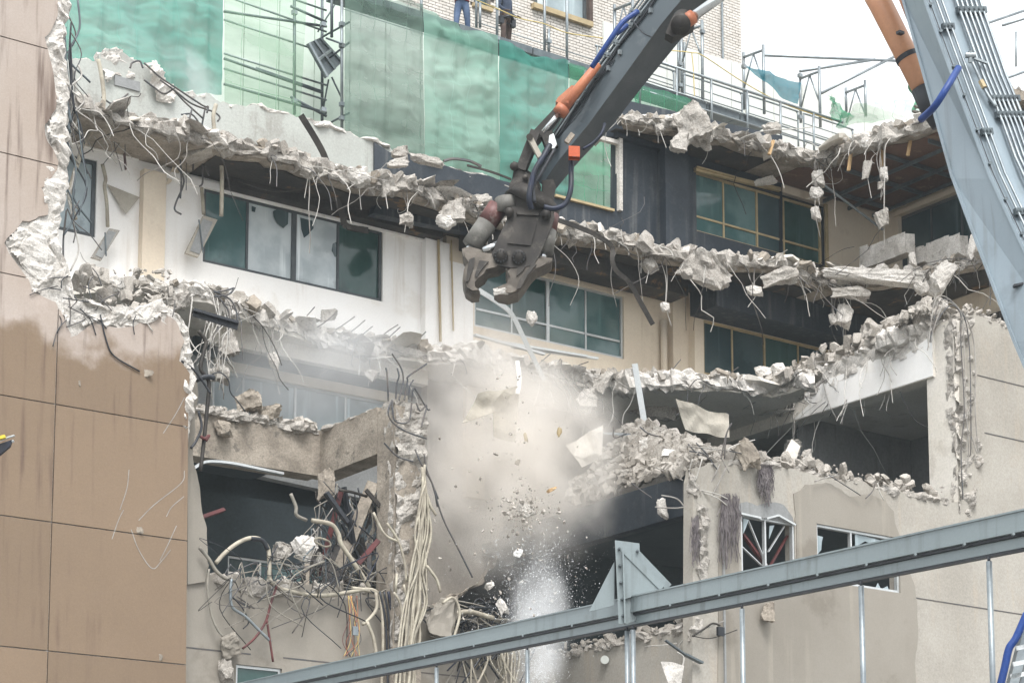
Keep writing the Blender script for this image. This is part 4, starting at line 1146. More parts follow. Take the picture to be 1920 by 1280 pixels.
lumpy(m, [p + Vector((0.02,0.06,0)) for p in r4_], (1,0,0), 0.15, (0,1,0), 0.14, 0.12, 0.075, 12, 83)
m.part('broken_edge', MT['conc'], fwl)
m = MB(); r_ = []; rg = random.Random(24)
for k in range(760):
    i = rg.randrange(len(r2)-1); p = r2[i].lerp(r2[i+1], rg.random())
    r_.append((p + Vector((0, rg.uniform(0.0,0.9), rg.random()**2*0.28+0.05)), 0.03+0.34*rg.random()**5))
for k in range(120):
    i = rg.randrange(len(r3_)-1); p = r3_[i].lerp(r3_[i+1], rg.random())
    r_.append((p + Vector((0, rg.uniform(0.0,0.4), rg.random()**2*0.2+0.05)), 0.05+0.24*rg.random()**3))
rubble(m, r_, rg); m.part('rubble', MT['rub'], fwl, kind='stuff')
for (pa, ya, pb) in ((1690,1116,1990),(1846,811,1990),(1832,703,1990),(1494,971,1528)):
    z = pY(pa, ya, YR).z
    MB().box((pY(pa,ya,YR).x, YR-0.007, z-0.012), (pY(pb,ya+40,YR).x, YR-0.001, z+0.012)).part('joint', MT['rebard'], fwl)
MB().box((pY(1352,1000,YR).x, YR-0.06, 3), (pY(1355,1000,YR).x, YR-0.022, pY(1352,1000,YR).z)).part('conduit', MT['grey'], fwl)

# corner column and the beam running back from it
w = thing('wing_column', 'broken white column with twisted bars at the right edge of the big opening', 'column', pY(1812, 935, YR))
xq0, xq1 = pY(1793, 780, YR).x, pY(1832, 780, YR).x
zq0, zq1 = pY(1800, 945, YR).z, pY(1800, 600, YR).z
MB().box((xq0, YR+0.02, zq0-0.3), (xq1, YR+0.85, zq1)).part('column_shaft', MT['ceil'], w)
m = MB()
rough_patch(m, [Vector((x, YR, z)) for x, z in ((xq0,zq1+.1),(xq0+.5,zq1+.1),(xq0+.62,zq1-1.2),(xq0+.5,zq1-2.2),(xq0+.75,zq1-3.0),(xq0+.55,zq0+.2),(xq0+.4,zq0-.25),(xq0-.02,zq0-.2))], (0,-1,0), 0.045, 0.16, 91, 0.03)
rough_patch(m, [Vector((xq0, y, z)) for y, z in ((YR+.02,zq1),(YR+.35,zq1),(YR+.2,zq1-1.3),(YR+.3,zq1-2),(YR+.12,zq1-2.8),(YR+.2,zq0),(YR+.02,zq0))], (-1,0,0), 0.04, 0.05, 92, 0.015)
m.part('broken_face', MT['conc'], w)
for k in range(4):
    x = xq0 + 0.05 + k*0.13; wv = lambda: rg.uniform(-.09,.09)
    MB().tube(curve([(x+wv(), YR-0.08, zq0+0.1+.5*k), (x+wv(), YR-0.14, zq0+1.2), (x+wv(), YR-0.2, zq0+2.1), (x+wv(), YR-0.14, zq1-0.6), (x-0.1*k, YR-0.16, zq1+0.1), (x-0.3-0.25*k, YR-0.1, zq1+0.2+.05*k), (x-0.7-0.2*k, YR, zq1-0.3-.2*k)], 6), 0.013, 6).part('rebar', MT['rebar' if k % 2 else 'rebard'], w)
w = thing('wing_beam', 'white plastered beam running back into the building over the big dark opening', 'beam', Vector((xq0, YR+1, 15.4)))
zb0 = pX(1755, 706, xq0).z; zb1 = zb0 + 1.12
MB().box((xq0-0.05, YR+0.6, zb0), (xq0+0.4, YB-0.12, zb1)).part('beam_body', MT['ceil'], w)
MB().prism([(xq0-0.054, y, z) for y, z in ((YR+.6,zb0+.02),(YR+5.2,zb0+.02),(YR+4.6,zb0+.3),(YR+4.9,zb0+.55),(YR+3.9,zb0+.75),(YR+3.2,zb1-.35),(YR+2.3,zb1-.2),(YR+1.4,zb1-.4),(YR+.6,zb1-.15))], (-.012,0,0)).part('plaster', MT['white'], w)
bp_ = MB(); rough_patch(bp_, [Vector((xq0-0.05, y, z)) for y, z in ((YR+.6,zb1),(YR+.6,zb1-.3),(YR+1.5,zb1-.5),(YR+2.4,zb1-.3),(YR+3.4,zb1-.5),(YR+4.6,zb0+.5),(YR+6,zb0+.6),(YR+7.5,zb1-.3),(YR+7.5,zb1))], (-1,0,0), .06, .05, 95, .03); bp_.part('broken_face', MT['conc_w'], w)
m = MB()
lumpy(m, [Vector((xq0+0.1, YR+0.3, zb1+0.1)), Vector((xq0+0.1, YR+3, zb1-0.05)), Vector((xq0+0.1, YB-2, zb1-0.25))], (0,0,1), 0.2, (1,0,0), 0.32, 0.16, 0.085, 13, 92)
m.part('broken_edge', MT['conc_w'], w)
m = MB(); r_ = []
for k in range(760):
    y = YR+0.3+rg.random()*6.5; r_.append(((xq0+rg.uniform(-0.15,0.7), y, zb1+0.1+rg.random()**1.5*0.5*max(0.2, 1-abs(y-YR-2)/6)), 0.04+0.38*rg.random()**4.5))
for k in range(260):
    a_ = rg.random()*6.28; q = rg.random()**.7; r_.append(((xq0+0.1+math.cos(a_)*0.8*q, YR+0.9+math.sin(a_)*0.8*q, zb1+0.15+(1-q)*0.55+rg.random()*.05), 0.05+0.36*rg.random()**4))
rubble(m, r_, rg); m.part('rubble', MT['rub'], w, kind='stuff')
for k in range(34):
    p = Vector((xq0-0.05, YR+0.5+rg.random()*6.5, zb1+0.1-rg.random()*0.4))
    MB().tube(hangwire(p, (-1,0,0.1), rg.uniform(0.4,1.7), rg), 0.009, 5).part('rebar', MT[rg.choice(['rebar','wire'])], w)
C2(1762,573,32,28,YR+0.3,'rounded white boulder crowning the broken white column',0,k=4)
C2(1735,590,52,56,YR+0.9,'pale upright fragment behind the boulder on the wing beam',12)
C2(1640,625,54,34,YR+3.6,'biggest flat boulder on the rubble along the wing beam',-8)
C2(1612,660,40,26,YR+4.4,'grey boulder lower down the rubble of the wing beam',0)
C2(1398,848,40,66,YR-0.1,'grey leaning lump on the front corner of the rubble heap',24,k=2,m='conc_d')
C2(1438,1148,28,40,YR-0.12,'round concrete plug hanging on the taupe wall below the steel rail',0,m='conc_d')
C2(1240,952,20,42,YR+1.0,'small lump dangling in the black opening of the right block',6)
# room behind the big opening
w = thing('wing_room', 'dim grey room seen through the big opening of the right wing', 'room', Vector((40, 36, S3R)))
MB().box((xq0+0.45, YR+5.4, S3R-0.02), (55, YR+5.6, S4-0.36)).part('room_wall', MT['grey'], w)
MB().box((xq0+4.2, YR+0.6, S3R-0.02), (xq0+4.4, YR+5.39, S4-0.36)).part('room_wall', MT['grey'], w)
MB().box((xq0+0.42, YR+0.5, S4-0.375), (55, YR+5.39, S4-0.34)).part('ceiling', MT['ceil'], w)
# rubble heap on the flank
prof = [(1070,905,945),(1100,892,945),(1130,850,930),(1160,815,918),(1195,790,903),(1240,803,888),(1290,822,880),(1340,846,878),(1400,852,876),(1436,862,876)]
def hp(px, t):
    for (a, ta, ba), (b, tb, bb) in zip(prof, prof[1:]):
        if a <= px <= b:
            k = (px-a)/(b-a); top = ta+(tb-ta)*k; bot = ba+(bb-ba)*k; break
    d0 = 45.6 + (42.2-45.6)*min(1, (px-1070)/230) if px < 1300 else 42.2 + (px-1300)*0.011
    return pD(px, bot+(top-bot)*t, d0 + 0.1 + t*1.7)
m = MB(); rows = []
for i in range(15):
    t = i/14
    row = []
    for j in range(75):
        p = hp(1071+j*4.9, t*0.93)
        row.append(p + Vector((0,0,1))*(noise.fractal(p*2.5, 0.8, 2, 4)*0.12) + FH*(noise.fractal(p*2+Vector((3,3,3)), 0.8, 2, 4)*0.15))
    rows.append(row)
m.grid(rows)
m.top('rubble_bank', MT['rub'], 'earthy bank of fine rubble sloping down to the black beam', 'rubble', kind='stuff')
m = MB(); r_ = []
for k in range(4500):
    t = rg.random()**0.8
    r_.append((hp(rg.uniform(1072,1434), t) - FH*0.02, (0.03+0.34*rg.random()**6)))
rubble(m, r_, rg)
m.top('rubble_heap', MT['rub'], 'heap of broken concrete piled on the flank of the right block', 'rubble', kind='stuff')
for px, t, w_, h_, mk, lab in ((1118,.45,30,18,'conc','low lump at the dusty foot of the rubble heap beside the tin sheet'),(1150,.7,36,22,'rub','buff lump on the heap just below the flat steel bar'),(1186,.92,40,24,'rub','crowning lump on the peak of the heap beside the white batten'),
        (1214,.62,34,30,'conc_w','palest rounded lump in the middle of the heap below the white batten'),(1236,.9,36,20,'conc','lump on the crest of the heap right of the white batten'),(1176,.22,30,18,'conc','lump lying on the lip of the heap over the long black beam'),
        (1262,.45,44,14,'white','flat white plaster flake on the heap below the curled cream sheet'),(1322,.8,30,22,'conc_w','pale lump on the heap in front of the curled cream sheet corner'),(1372,.75,26,18,'rub','small lump between the bent bars and the grey leaning lump')):
    p = hp(px, t) - FH*0.08; s = PXM(p)
    chunk(p, w_*s, h_*s, lab, 'loose lumps on the rubble heap', tilt=rg.uniform(-.4,.4), m=mk)
# pale scratches scored into the tan render
for a in ([(392,882),(340,905),(290,945),(260,975)], [(242,880),(238,915),(225,955)], [(345,930),(322,950),(312,968)], [(331,985),(315,1020),(300,1050)], [(246,992),(260,1030),(285,1065),(302,1052),(320,1030)], [(352,745),(330,775),(306,812)], [(210,1010),(222,975),(232,955)]):
    m = MB(); q = curve([pY(min(x,346), y, YF-0.0485) for x, y in a], 5)
    for u, v in zip(q, q[1:]): m.bar(u, v, 0.015, 0.003, (0,-1,0)) if (v-u).length > 1e-4 else None
    m.part('scratch', MT['rebar'], tw)
# ------------------------------------------------------------------ behind: brick building, sheet hoarding, scaffold, nets, workers
YBR, YP, YN = 45.6, 43.9, 41.9
rg = random.Random(77)
w = thing('brick_building', 'tall building of white glazed bricks with a dark framed window, behind the scaffold', 'building', pY(1390, 120, YBR))
rb = rectY(YBR, 1003, -60, 10, 1100); rb2 = rectY(YBR, 890, -60, 8, 915)
xr = pY(1389, 60, YBR).x
xl = 22.0
MB().prism([(xl,YBR+0.03,0),(xr-0.01,YBR+0.03,0),(xr-0.01,YBR+0.03,36),(xl,YBR+0.03,36)], (0,0.4,0), [holeY(YBR+0.03, rb), holeY(YBR+0.03, rb2)]).part('wall_face', MT['mortar'], w)
BW, BH = 0.228, 0.088
bm_ = MB().box((0.009,0,0.009), (BW-0.009,0.045,BH-0.009))
brick_me = bm_.mesh('brick', (0,0,0), MT['brick'])
half_me = MB().box((0.009,0,0.009), (BW/2-0.009,0.045,BH-0.009)).mesh('brick', (0,0,0), MT['brick'])
spots = []
zb = 25.0
nrow = int((33-zb)/BH)
for r in range(nrow):
    z = zb + r*BH
    x = xr - (BW if r % 2 else BW/2)
    first = True
    while x > xl:
        ok = True
        for (x0,x1,z0,z1) in (rb, rb2):
            if x+BW > x0-0.02 and x < x1+0.02 and z+BH > z0-0.02 and z < z1+0.02: ok = False
        if ok: spots.append((x, z, (not r % 2) and first))
        first = False
        x -= BW
vis = []
for s in spots:
    p = project((s[0]+BW/2, YBR, s[1]+BH/2))
    vis.append((s, p))
near = sorted([v for v in vis if 1285 < v[1][0] < 1392 and 0 < v[1][1] < 112 or (1103 < v[1][0] < 1190 and 0 < v[1][1] < 60)], key=lambda v: -v[1][0])[:300]
nearset = set(id(v[0]) for v in near)
for s, p in near:
    o = bpy.data.objects.new('brick', half_me if s[2] else brick_me)
    COL.objects.link(o); o.parent = w
    o.location = Vector((s[0], YBR - 0.008 - rg.random()*0.006, s[1])) - w.location
m = MB()
for s, p in vis:
    if id(s) in nearset or not (560 < p[0] < 1400 and -60 < p[1] < 200): continue
    d = 0.008 + rg.random()*0.006
    m.box((s[0]+0.009, YBR-d, s[1]+0.009), (s[0]+(BW/2 if s[2] else BW)-0.009, YBR+0.03, s[1]+BH-0.009))
m.part('brick', MT['brick'], w, kind='stuff')
MB().box((xr-0.01, YBR, 0), (xr+0.02, YBR+9, 36)).part('side_wall', MT['brick'], w)
f = window(w, YBR, rb, [1022], 'dframe', ['g_pale','g_mist'], fw=0.09, rec=0.02)
x0,x1,z0,z1 = rb
MB().box((x0-0.14, YBR-0.16, z0-0.16), (x1+0.12, YBR-0.015, z0-0.01)).part('sill', MT['ochre'], f)
MB().box((x1-0.002, YBR-0.14, z0-0.008), (x1+0.12, YBR-0.015, z1)).part('frame_side', MT['brown'], f)
f2 = window(w, YBR, rb2, [], 'dframe', ['g_slate'], fw=0.06, rec=0.02)
MB().box((rb2[0]-0.1, YBR-0.12, rb2[2]-0.12), (rb2[1]+0.1, YBR-0.015, rb2[2]-0.01)).part('sill', MT['ochre'], f2)
MB().tube([(pY(1352,60,YBR).x, YBR-0.06, 26), (pY(1352,60,YBR).x, YBR-0.06, 34)], 0.035, 8).part('downpipe', MT['galv'], w)

def hoarding(label, pxs, top, bot, mk, Y):
    w = thing('sheet_hoarding', label, 'hoarding', pY((pxs[0]+pxs[-1])/2, bot, Y))
    for a, b in zip(pxs, pxs[1:]):
        pa = pY(a, top(a), Y); pb = pY(b, top(b), Y); qa = pY(a, bot, Y)
        g = 0.012; zb_ = min(qa.z, pa.z-1)
        MB().hexa([(pa.x+g,Y,zb_),(pb.x-g,Y,zb_),(pb.x-g,Y+0.05,zb_),(pa.x+g,Y+0.05,zb_)],
                  [(pa.x+g,Y,pa.z),(pb.x-g,Y,pb.z),(pb.x-g,Y+0.05,pb.z),(pa.x+g,Y+0.05,pa.z)]).part('sheet_panel', MT[mk], w)
    return w
hoarding('pale mint sheet hoarding behind the light green net', [60,130,196,262,328,394,460,526,592,658,724,790,856,922,990,1060,1130], lambda x: -60 + max(0, x-600)*0.42, 420, 'mint', YP)
hoarding('offwhite sheet hoarding behind the white guard rails', [1131,1190,1250,1310,1371,1396,1450,1505,1560,1620,1700,1800,1900], lambda x: 40+(x-1131)*0.315, 420, 'offw', YP-0.02)
MB().box((pY(700,300,YP).x-0, YP-1.0, S5-0.25), (52, YP+3, S5-0.05)).top('rear_floor', MT['conc_d'], kind='structure')

# scaffold: standards, ledgers, decks
sc = thing('scaffold', 'galvanised tube scaffold with guard rails standing in front of the brick building and the hoarding', 'scaffold', pY(930, 360, YN))
YS0, YS1 = YN+0.12, YN+1.25
def tubepx(a, b, Y, r=0.026, mk='galv', name='tube', par=sc, Yb=None):
    return MB().tube([pY(*a, Y), pY(*b, Yb or Y)], r, 8).part(name, MT[mk], par, True)
for px, t, b, Y, mk in ((604,-40,240,YS1,'dsteel'),(641,-40,240,YS0,'galv'),(622,-40,70,YS0+.3,'dsteel'),(932,-40,75,YS0,'galv'),(1063,-40,118,YS0,'galv'),(1021,-40,96,YS1,'galv'),(1029,55,98,YS1-.1,'galv'),(893,-40,52,YS1,'galv'),
                        (900,5,52,YS1-.1,'galv'),(790,-20,30,YS0,'galv'),(1153,20,130,YS1,'galv'),
                        (1272,60,185,YS1,'galv'),(1278,40,180,YS1-.1,'galv'),(1317,42,205,YS0,'galv'),(1283,80,180,YS1,'galv')):
    tubepx((px,t), (px,b), Y, 0.038, mk, 'standard')
# ledgers on the left bay
for y in (28, 68, 108, 168, 196):
    tubepx((420, y-72+rg.uniform(-6,6)), (612, y-8), YS1-0.25, 0.026, 'galv', 'ledger')
for a, b in (((420,22),(612,50)),((545,12),(612,42)),((420,158),(612,212)),((545,182),(612,218)),((420,110),(604,174)),((480,128),(604,172))):
    tubepx(a, b, YS1-0.35, 0.034, 'dsteel', 'ledger')
tubepx((552,-30),(552,215), YS1-0.3, 0.04, 'dsteel', 'standard')
for a, b in (((604,70),(655,42)),((604,120),(655,80)),((604,238),(655,212)),((612,72),(640,82))):
    tubepx(a, b, YS1-0.1, 0.026, 'dsteel', 'transom', Yb=YS0-0.15)
tubepx((616,150),(604,215), YS1, 0.022, 'dsteel', 'brace'); tubepx((622,145),(641,185), YS1, 0.022, 'dsteel', 'brace')
tubepx((640,-10),(596,60), YS1, 0.02, 'dsteel', 'brace'); 
# a tipped deck unit between the nets
a0, a1, b0, b1 = pY(577,82,YS0+.2), pY(598,72,YS1), pY(612,146,YS0+.2), pY(640,118,YS1)
t = MB(); nrm = (a1-a0).cross(b0-a0).normalized()*0.05
t.hexa([a0,b0,b1,a1], [p+nrm for p in (a0,b0,b1,a1)]); dk = t.part('deck', MT['dsteel'], sc)
t = MB(); 
for q0, q1 in ((a0,b0),(a1,b1),(a0.lerp(a1,.5),b0.lerp(b1,.5)),(a0.lerp(b0,.5),a1.lerp(b1,.5))): t.bar(q0 - nrm*0.6, q1 - nrm*0.6, 0.05, 0.06)
t.part('deck_rib', MT['galv'], dk)
# long walkway deck: plank units end to end
def zdeck(px): 
    return pY(px, 2+(px-700)*0.2975, YS0).z
zd = zdeck(930)
for i, (a, b) in enumerate(((640,716),(718,789),(791,858),(860,929),(931,996),(998,1061),(1064,1124),(1126,1200),(1202,1262),(1264,1322),(1324,1384),(1386,1440))):
    xa, xb = xs_at(YS0, zd, [a, b])
    MB().box((xa, YS0+0.02, zd-0.07), (xb, YS0+0.72, zd)).part('deck', MT['dsteel'], sc)
    MB().box((xa, YS0-0.05, zd-0.16), (xb, YS0+0.015, zd+0.03)).part('deck_beam', MT['dsteel'], sc)
# guard rails along the deck behind the workers
def railrun(a, b, z, Y, r=0.02):
    xa, xb = xs_at(Y, z, [a, b]); return MB().tube([(xa,Y,z),(xb,Y,z)], r, 8).part('guard_rail', MT['galv'], sc, True)
for z in (zd+0.45, zd+0.9, zd+0.2): railrun(893, 1280, z, YS1, 0.014)
for z in (zd+0.12, zd+0.3): railrun(640, 890, z, YS1, 0.012)
# looped guard frames right of the arm
YG = YS0 - 0.1
zg = pY(1300, 195, YG).z
def loopframe(a, b, Y, zb, zt, name='guard_frame', r=0.027):
    xa, xb = xs_at(Y, zb, [a, b]); c = 0.12
    m = MB().tube(curve([(xa,Y,zb),(xa,Y,zt-c),(xa+c*.4,Y,zt-c*.3),(xa+c,Y,zt),(xb-c,Y,zt),(xb-c*.4,Y,zt-c*.3),(xb,Y,zt-c),(xb,Y,zb)], 4), r, 7)
    for k in (0.25, 0.5, 0.72): 
        z = zb+(zt-zb)*k; m.tube([(xa,Y,z),(xb,Y,z)], r*0.6, 6)
    return m.part(name, MT['galv'], sc, True)
for a, b in ((1120,1264),(1284,1392),(1404,1497),(1508,1600)): loopframe(a, b, YG+0.75, zd-0.0, zd+1.05)
# white guard fence along the top slab edge
fe = thing('guard_fence', 'white tube guard fence along the top slab in front of the offwhite hoarding', 'fence', pY(1400, 220, YG))
for z, r in ((zd+0.72,0.038),(zd+0.02,0.024),(zd-0.22,0.024)):
    xa, xb = xs_at(YG, z, [1205, 1580]); MB().tube([(xa,YG,z),(xb,YG,z)], r, 8).part('rail', MT['galv'], fe, True)
for px in (1199,1269,1334,1401,1464,1526):
    x = xs_at(YG, zd, [px])[0]; MB().tube([(x,YG,zd-0.75),(x,YG,zd+0.72)], 0.034, 8).part('post', MT['galv'], fe, True)
# portal frames standing up against the sky
def portal(pxa, pxb, ytop, ybot, Y, label_r=0.026):
    pa0, pb0 = pY(pxa, ytop+14, Y+0.9), pY(pxb, ytop, Y)
    m = MB()
    m.tube([pa0 + Vector((0,0,0.15)), Vector((pa0.x, pa0.y, pY(pxa, ybot, Y+0.9).z))], 0.042, 8)
    m.tube([pb0 + Vector((0,0,0.15)), Vector((pb0.x, pb0.y, pY(pxb, ybot+8, Y).z))], 0.042, 8)
    m.tube([pa0, pb0], 0.04, 8)
    mid = pa0.lerp(pb0, 0.5)
    m.tube([mid, pa0 - Vector((0,0,0.95))], 0.026, 6); m.tube([mid, pb0 - Vector((0,0,0.95))], 0.026, 6)
    m.part('portal_frame', MT['galv'], sc, True)
portal(1277,1316,48,180,YS0); portal(1394,1431,94,205,YS0); portal(1500,1536,134,230,YS0); portal(1586,1622,160,210,YS0+0.5); portal(1152,1186,5,110,YS0)
for a, b in (((1430,104),(1745,117)),((1500,134),(1640,112)),((1540,175),(1700,95)),((1745,80),(1980,0)),((1850,160),(1990,110)),((1880,48),(2000,10))):
    tubepx(a, b, YS0+0.4, 0.042, 'galv', 'ledger')
m = MB(); m.tube([pY(1905,60,YS0), pY(1905,125,YS0)], 0.03, 8); m.part('standard', MT['galv'], sc, True)
for (px, py) in ((641,46),(641,86),(641,196),(641,222),(932,72),(1063,118),(1029,78),(1275,120),(1275,160),(1317,60),(1395,125),(1500,142),(1500,220),(606,46),(606,206),(552,24),(552,190)):
    p = pY(px, py, YS0-0.02); MB().box(p-Vector((.06,.05,.05)), p+Vector((.06,.05,.05))).part('coupler', MT['galv'], sc)
# ropes
def rope(label, px, Y, r=0.014, mk='rope', name='safety_rope', cat='rope', Ys=None):
    return MB().tube(curve([pY(x, y, (Ys[i] if Ys else Y)) for i, (x, y) in enumerate(px)], 6), r, 6).top(name, MT[mk], label, cat)
rope('yellow safety line strung along the guard rails past the workers', [(892,0),(935,18),(975,35),(1020,45),(1063,62),(1130,72)], YS0-0.05)
rope('long yellow rope sagging across the offwhite hoarding to the net corner', [(1248,94),(1296,99),(1320,106),(1395,155),(1470,195),(1560,226)], YS0-0.1)
rope('short yellow rope end hanging beside the portal frame', [(1297,99),(1300,130),(1302,180)], YS0-0.12)

# nets -------------------------------------------------------------------
def netting(label, quad, Y, mk, amp=0.12, seed=0, nu=70, nv=70, hem=None, sag=0.0):
    """quad: top-left, top-right, bottom-right, bottom-left in the picture"""
    tl, tr, br, bl = [pY(x, y, Y) for x, y in quad]
    rows = []
    s = Vector((seed*11.3, 0, seed*4.1))
    for i in range(nv+1):
        v = i/nv; row = []
        for j in range(nu+1):
            u = j/nu
            p = tl.lerp(tr, u).lerp(bl.lerp(br, u), v)
            q = Vector((p.x*0.55, 0, p.z*1.1)) + s
            d = noise.fractal(q, 0.75, 2.1, 4)*amp + 0.5*amp*math.sin(p.x*1.1 + 2.0*noise.noise(q*1.3))*0.6
            d += amp*1.1*abs(noise.noise(Vector((p.x*0.4+p.z*0.6, 1.3, p.z*1.7-p.x*0.35)) + s))
            d += amp*0.5*(1-abs(noise.noise(Vector((p.x*1.5, 2.3, p.z*0.5)) + s)))
            d += amp*0.35*math.sin(p.x*9 + 2.5*noise.noise(q*0.8)) + amp*.25*abs(noise.noise(Vector((p.x*1.1+p.z*1.3, .3, p.z*.4-p.x*.4)) + s))
            e = min(1, 6*min(u, 1-u)+0.15)
            row.append(p + Vector((noise.noise(q*2)*0.03*amp, -d*e, -sag*4*u*(1-u)*(1-v))))
        rows.append(row)
    m = MB().grid(rows)
    o = m.top('safety_net', MT[mk], label, 'safety net', 'green safety nets hung on the scaffold', smooth=True)
    return o
netting('dusty teal net hanging over the broken mint parapet stub', [(118,-40),(418,-40),(416,178),(118,165)], YN-0.5, 'n_teal', 0.2, 1)
netting('thin light green net with scaffold tubes showing clearly through it', [(420,-40),(577,-40),(563,222),(421,205)], YN-0.3, 'n_lite', 0.04, 2, 24, 24)
netting('grey green see-through net beside the tipped scaffold deck', [(646,-30),(792,10),(796,305),(645,275)], YN-0.1, 'n_grey', 0.14, 3, sag=0.1)
netting('palest mint net between the grey green and the teal nets, below the two workers', [(793,16),(932,68),(936,360),(797,310)], YN-0.1, 'n_mint', 0.16, 4, sag=0.16)
netting('bluish teal net just left of the orange ram of the arm', [(934,76),(1064,114),(1070,400),(936,365)], YN-0.12, 'n_teal', 0.16, 5, sag=0.16)
netting('grass green net behind the opening in the black wall', [(1066,116),(1200,152),(1185,470),(1071,400)], YN-0.05, 'n_green', 0.12, 6, sag=0.1)
netting('low green net under the walkway right of the arm', [(1190,158),(1300,190),(1300,215),(1190,215)], YN+0.05, 'n_green', 0.06, 7, 20, 10)
# loose hanging net scraps
def scrap(label, px, Y, mk, amp=0.15, seed=0):
    c = pY(*px[0], Y); rim = [pY(x, y, Y) for x, y in px]
    a, b, c_, d = rim
    rows = []
    for i in range(15):
        row = []
        for j in range(15):
            u = j/14; v = i/14
            p = a.lerp(b, u).lerp(d.lerp(c_, u), v)
            row.append(p + Vector((0, noise.fractal(p*1.8 + Vector((seed,0,0)), 0.8, 2, 3)*amp, noise.noise(p*1.2)*amp*0.6)))
        rows.append(row)
    return MB().grid(rows).top('net_scrap', MT[mk], label, 'net scrap', smooth=True)
scrap('blue net scrap drooping between two portal frames', [(1395,122),(1500,158),(1497,196),(1470,185)], YS0-0.05, 'n_blue', 0.1, 1)
scrap('green net scrap bunched at the corner of the top slab', [(1547,178),(1600,200),(1590,246),(1556,225)], YS0-0.2, 'n_green', 0.4, 2)
scrap('pale green net lying on the top slab behind the crouching worker', [(1600,196),(1760,180),(1770,208),(1580,238)], YS0-2.0, 'n_lite', 0.2, 3)

# workers ----------------------------------------------------------------
def body(name_label, base, pose, mats, facing):
    """one skinned body; pose: list of (joint, parent, xyz, radius); mats by height bands"""
    t = thing('person', name_label, 'person', base, 'workers on the demolition site')
    me = bpy.data.meshes.new('body')
    idx = {j: i for i, (j, *_x) in enumerate(pose)}
    ca, sa = math.cos(facing), math.sin(facing)
    vs_ = [(x*ca - y*sa, x*sa + y*ca, z) for (_, _, (x, y, z), _) in pose]
    ed = [(idx[j], idx[p]) for j, p, _, _ in pose if p]
    me.from_pydata(vs_, ed, [])
    o = bpy.data.objects.new('body', me); COL.objects.link(o)
    sk = o.modifiers.new('skin', 'SKIN'); sk.use_smooth_shade = True
    for i, (_, _, _, r) in enumerate(pose):
        d = me.skin_vertices[0].data[i]
        d.radius = r if isinstance(r, tuple) else (r, r); d.use_root = (i == 0)
    ss = o.modifiers.new('sub', 'SUBSURF'); ss.levels = 2; ss.render_levels = 2
    dg = bpy.context.evaluated_depsgraph_get(); dg.update()
    ev = bpy.data.meshes.new_from_object(o.evaluated_get(dg))
    bpy.data.objects.remove(o)
    ev.name = 'body'
    ev.materials.clear()
    for k in mats: ev.materials.append(MT[k[0]])
    for p in ev.polygons:
        z = p.center.z; p.use_smooth = True
        for i, k in enumerate(mats):
            if z < k[1]: p.material_index = i; break
    b = bpy.data.objects.new('body', ev); COL.objects.link(b); b.parent = t
    ORG[b.name] = Vector(base)
    return t
def stand(spread=0.12, step=0.0, lean=0.0):
    J = [('pelvis',None,(0,0,0.95),(0.155,0.12)),('waist','pelvis',(0,0,1.12),(0.145,0.11)),('chest','waist',(0,lean*0.5,1.34),(0.17,0.125)),('neck','chest',(0,lean*0.8,1.5),(0.06,0.06)),('head0','neck',(0,lean,1.6),(0.085,0.09)),('head1','head0',(0,lean+0.01,1.70),(0.08,0.09))]
    for s, n in ((1,'l'),(-1,'r')):
        J += [('hip'+n,'pelvis',(s*0.10,0,0.88),(0.105,0.11)),('thigh'+n,'hip'+n,(s*(0.1+spread*.3),0.01,0.68),(0.092,0.1)),('knee'+n,'thigh'+n,(s*(0.1+spread*0.6),0.02+step*s*.5,0.48),(0.072,0.078)),
              ('shin'+n,'knee'+n,(s*(0.1+spread*.8),step*s*.8,0.28),(0.07,0.075)),('ank'+n,'shin'+n,(s*(0.1+spread),-0.01+step*s,0.09),(0.062,0.065)),('toe'+n,'ank'+n,(s*(0.11+spread),0.17+step*s,0.045),(0.048,0.035)),
              ('sho'+n,'chest',(s*0.19,lean*.5,1.42),(0.075,0.075)),('elb'+n,'sho'+n,(s*0.27,-0.03,1.14),(0.05,0.05)),('wri'+n,'elb'+n,(s*0.24,0.16,0.98),(0.034,0.034)),('hand'+n,'wri'+n,(s*0.22,0.24,0.95),(0.036,0.022))]
        for q, (dx, dy, dz) in enumerate(((-0.03,0.08,-0.02),(-0.01,0.10,-0.03),(0.01,0.095,-0.035),(0.03,0.075,-0.03))):
            J.append((f'f{q}{n}','hand'+n,(s*(0.22)+dx,0.24+dy,0.95+dz),(0.009,0.009)))
        J.append(('th'+n,'hand'+n,(s*0.22-s*0.05,0.27,0.965),(0.010,0.010)))
    return J
def at_deck(px, Y):
    x = xs_at(Y, zd, [px])[0]; return Vector((x, Y, zd))
def helmet(t, z, dy=0.0, facing=0):
    me = MB(); rows = []
    for i in range(7):
        a = i/6*math.pi/2
        rows.append([(math.cos(a)*0.125*math.cos(k/16*6.2832), math.cos(a)*0.145*math.sin(k/16*6.2832)+dy, z+math.sin(a)*0.125) for k in range(17)])
    me.grid(rows); me.v = [tuple(Vector(v)+ORG[t.name]) for v in me.v]
    me.part('helmet', MT['helmet'], t, True)
p1 = at_deck(866, YS0+0.55); p2 = at_deck(948, YS0+0.5)
t = body('worker in blue jeans standing on the walkway, cut off above the waist', p1, stand(0.07, 0.10), [('boot',0.11),('jean',0.97),('navy',1.5),('skin',3)], R(150)); helmet(t, 1.68)
for z, r in ((1.0, 0.185),):
    m = MB().tube([p1+Vector((math.cos(k/14*6.2832)*r, math.sin(k/14*6.2832)*r*0.86, z+0.02*math.sin(k))) for k in range(15)], 0.022, 6); m.part('belt', MT['belt'], t)
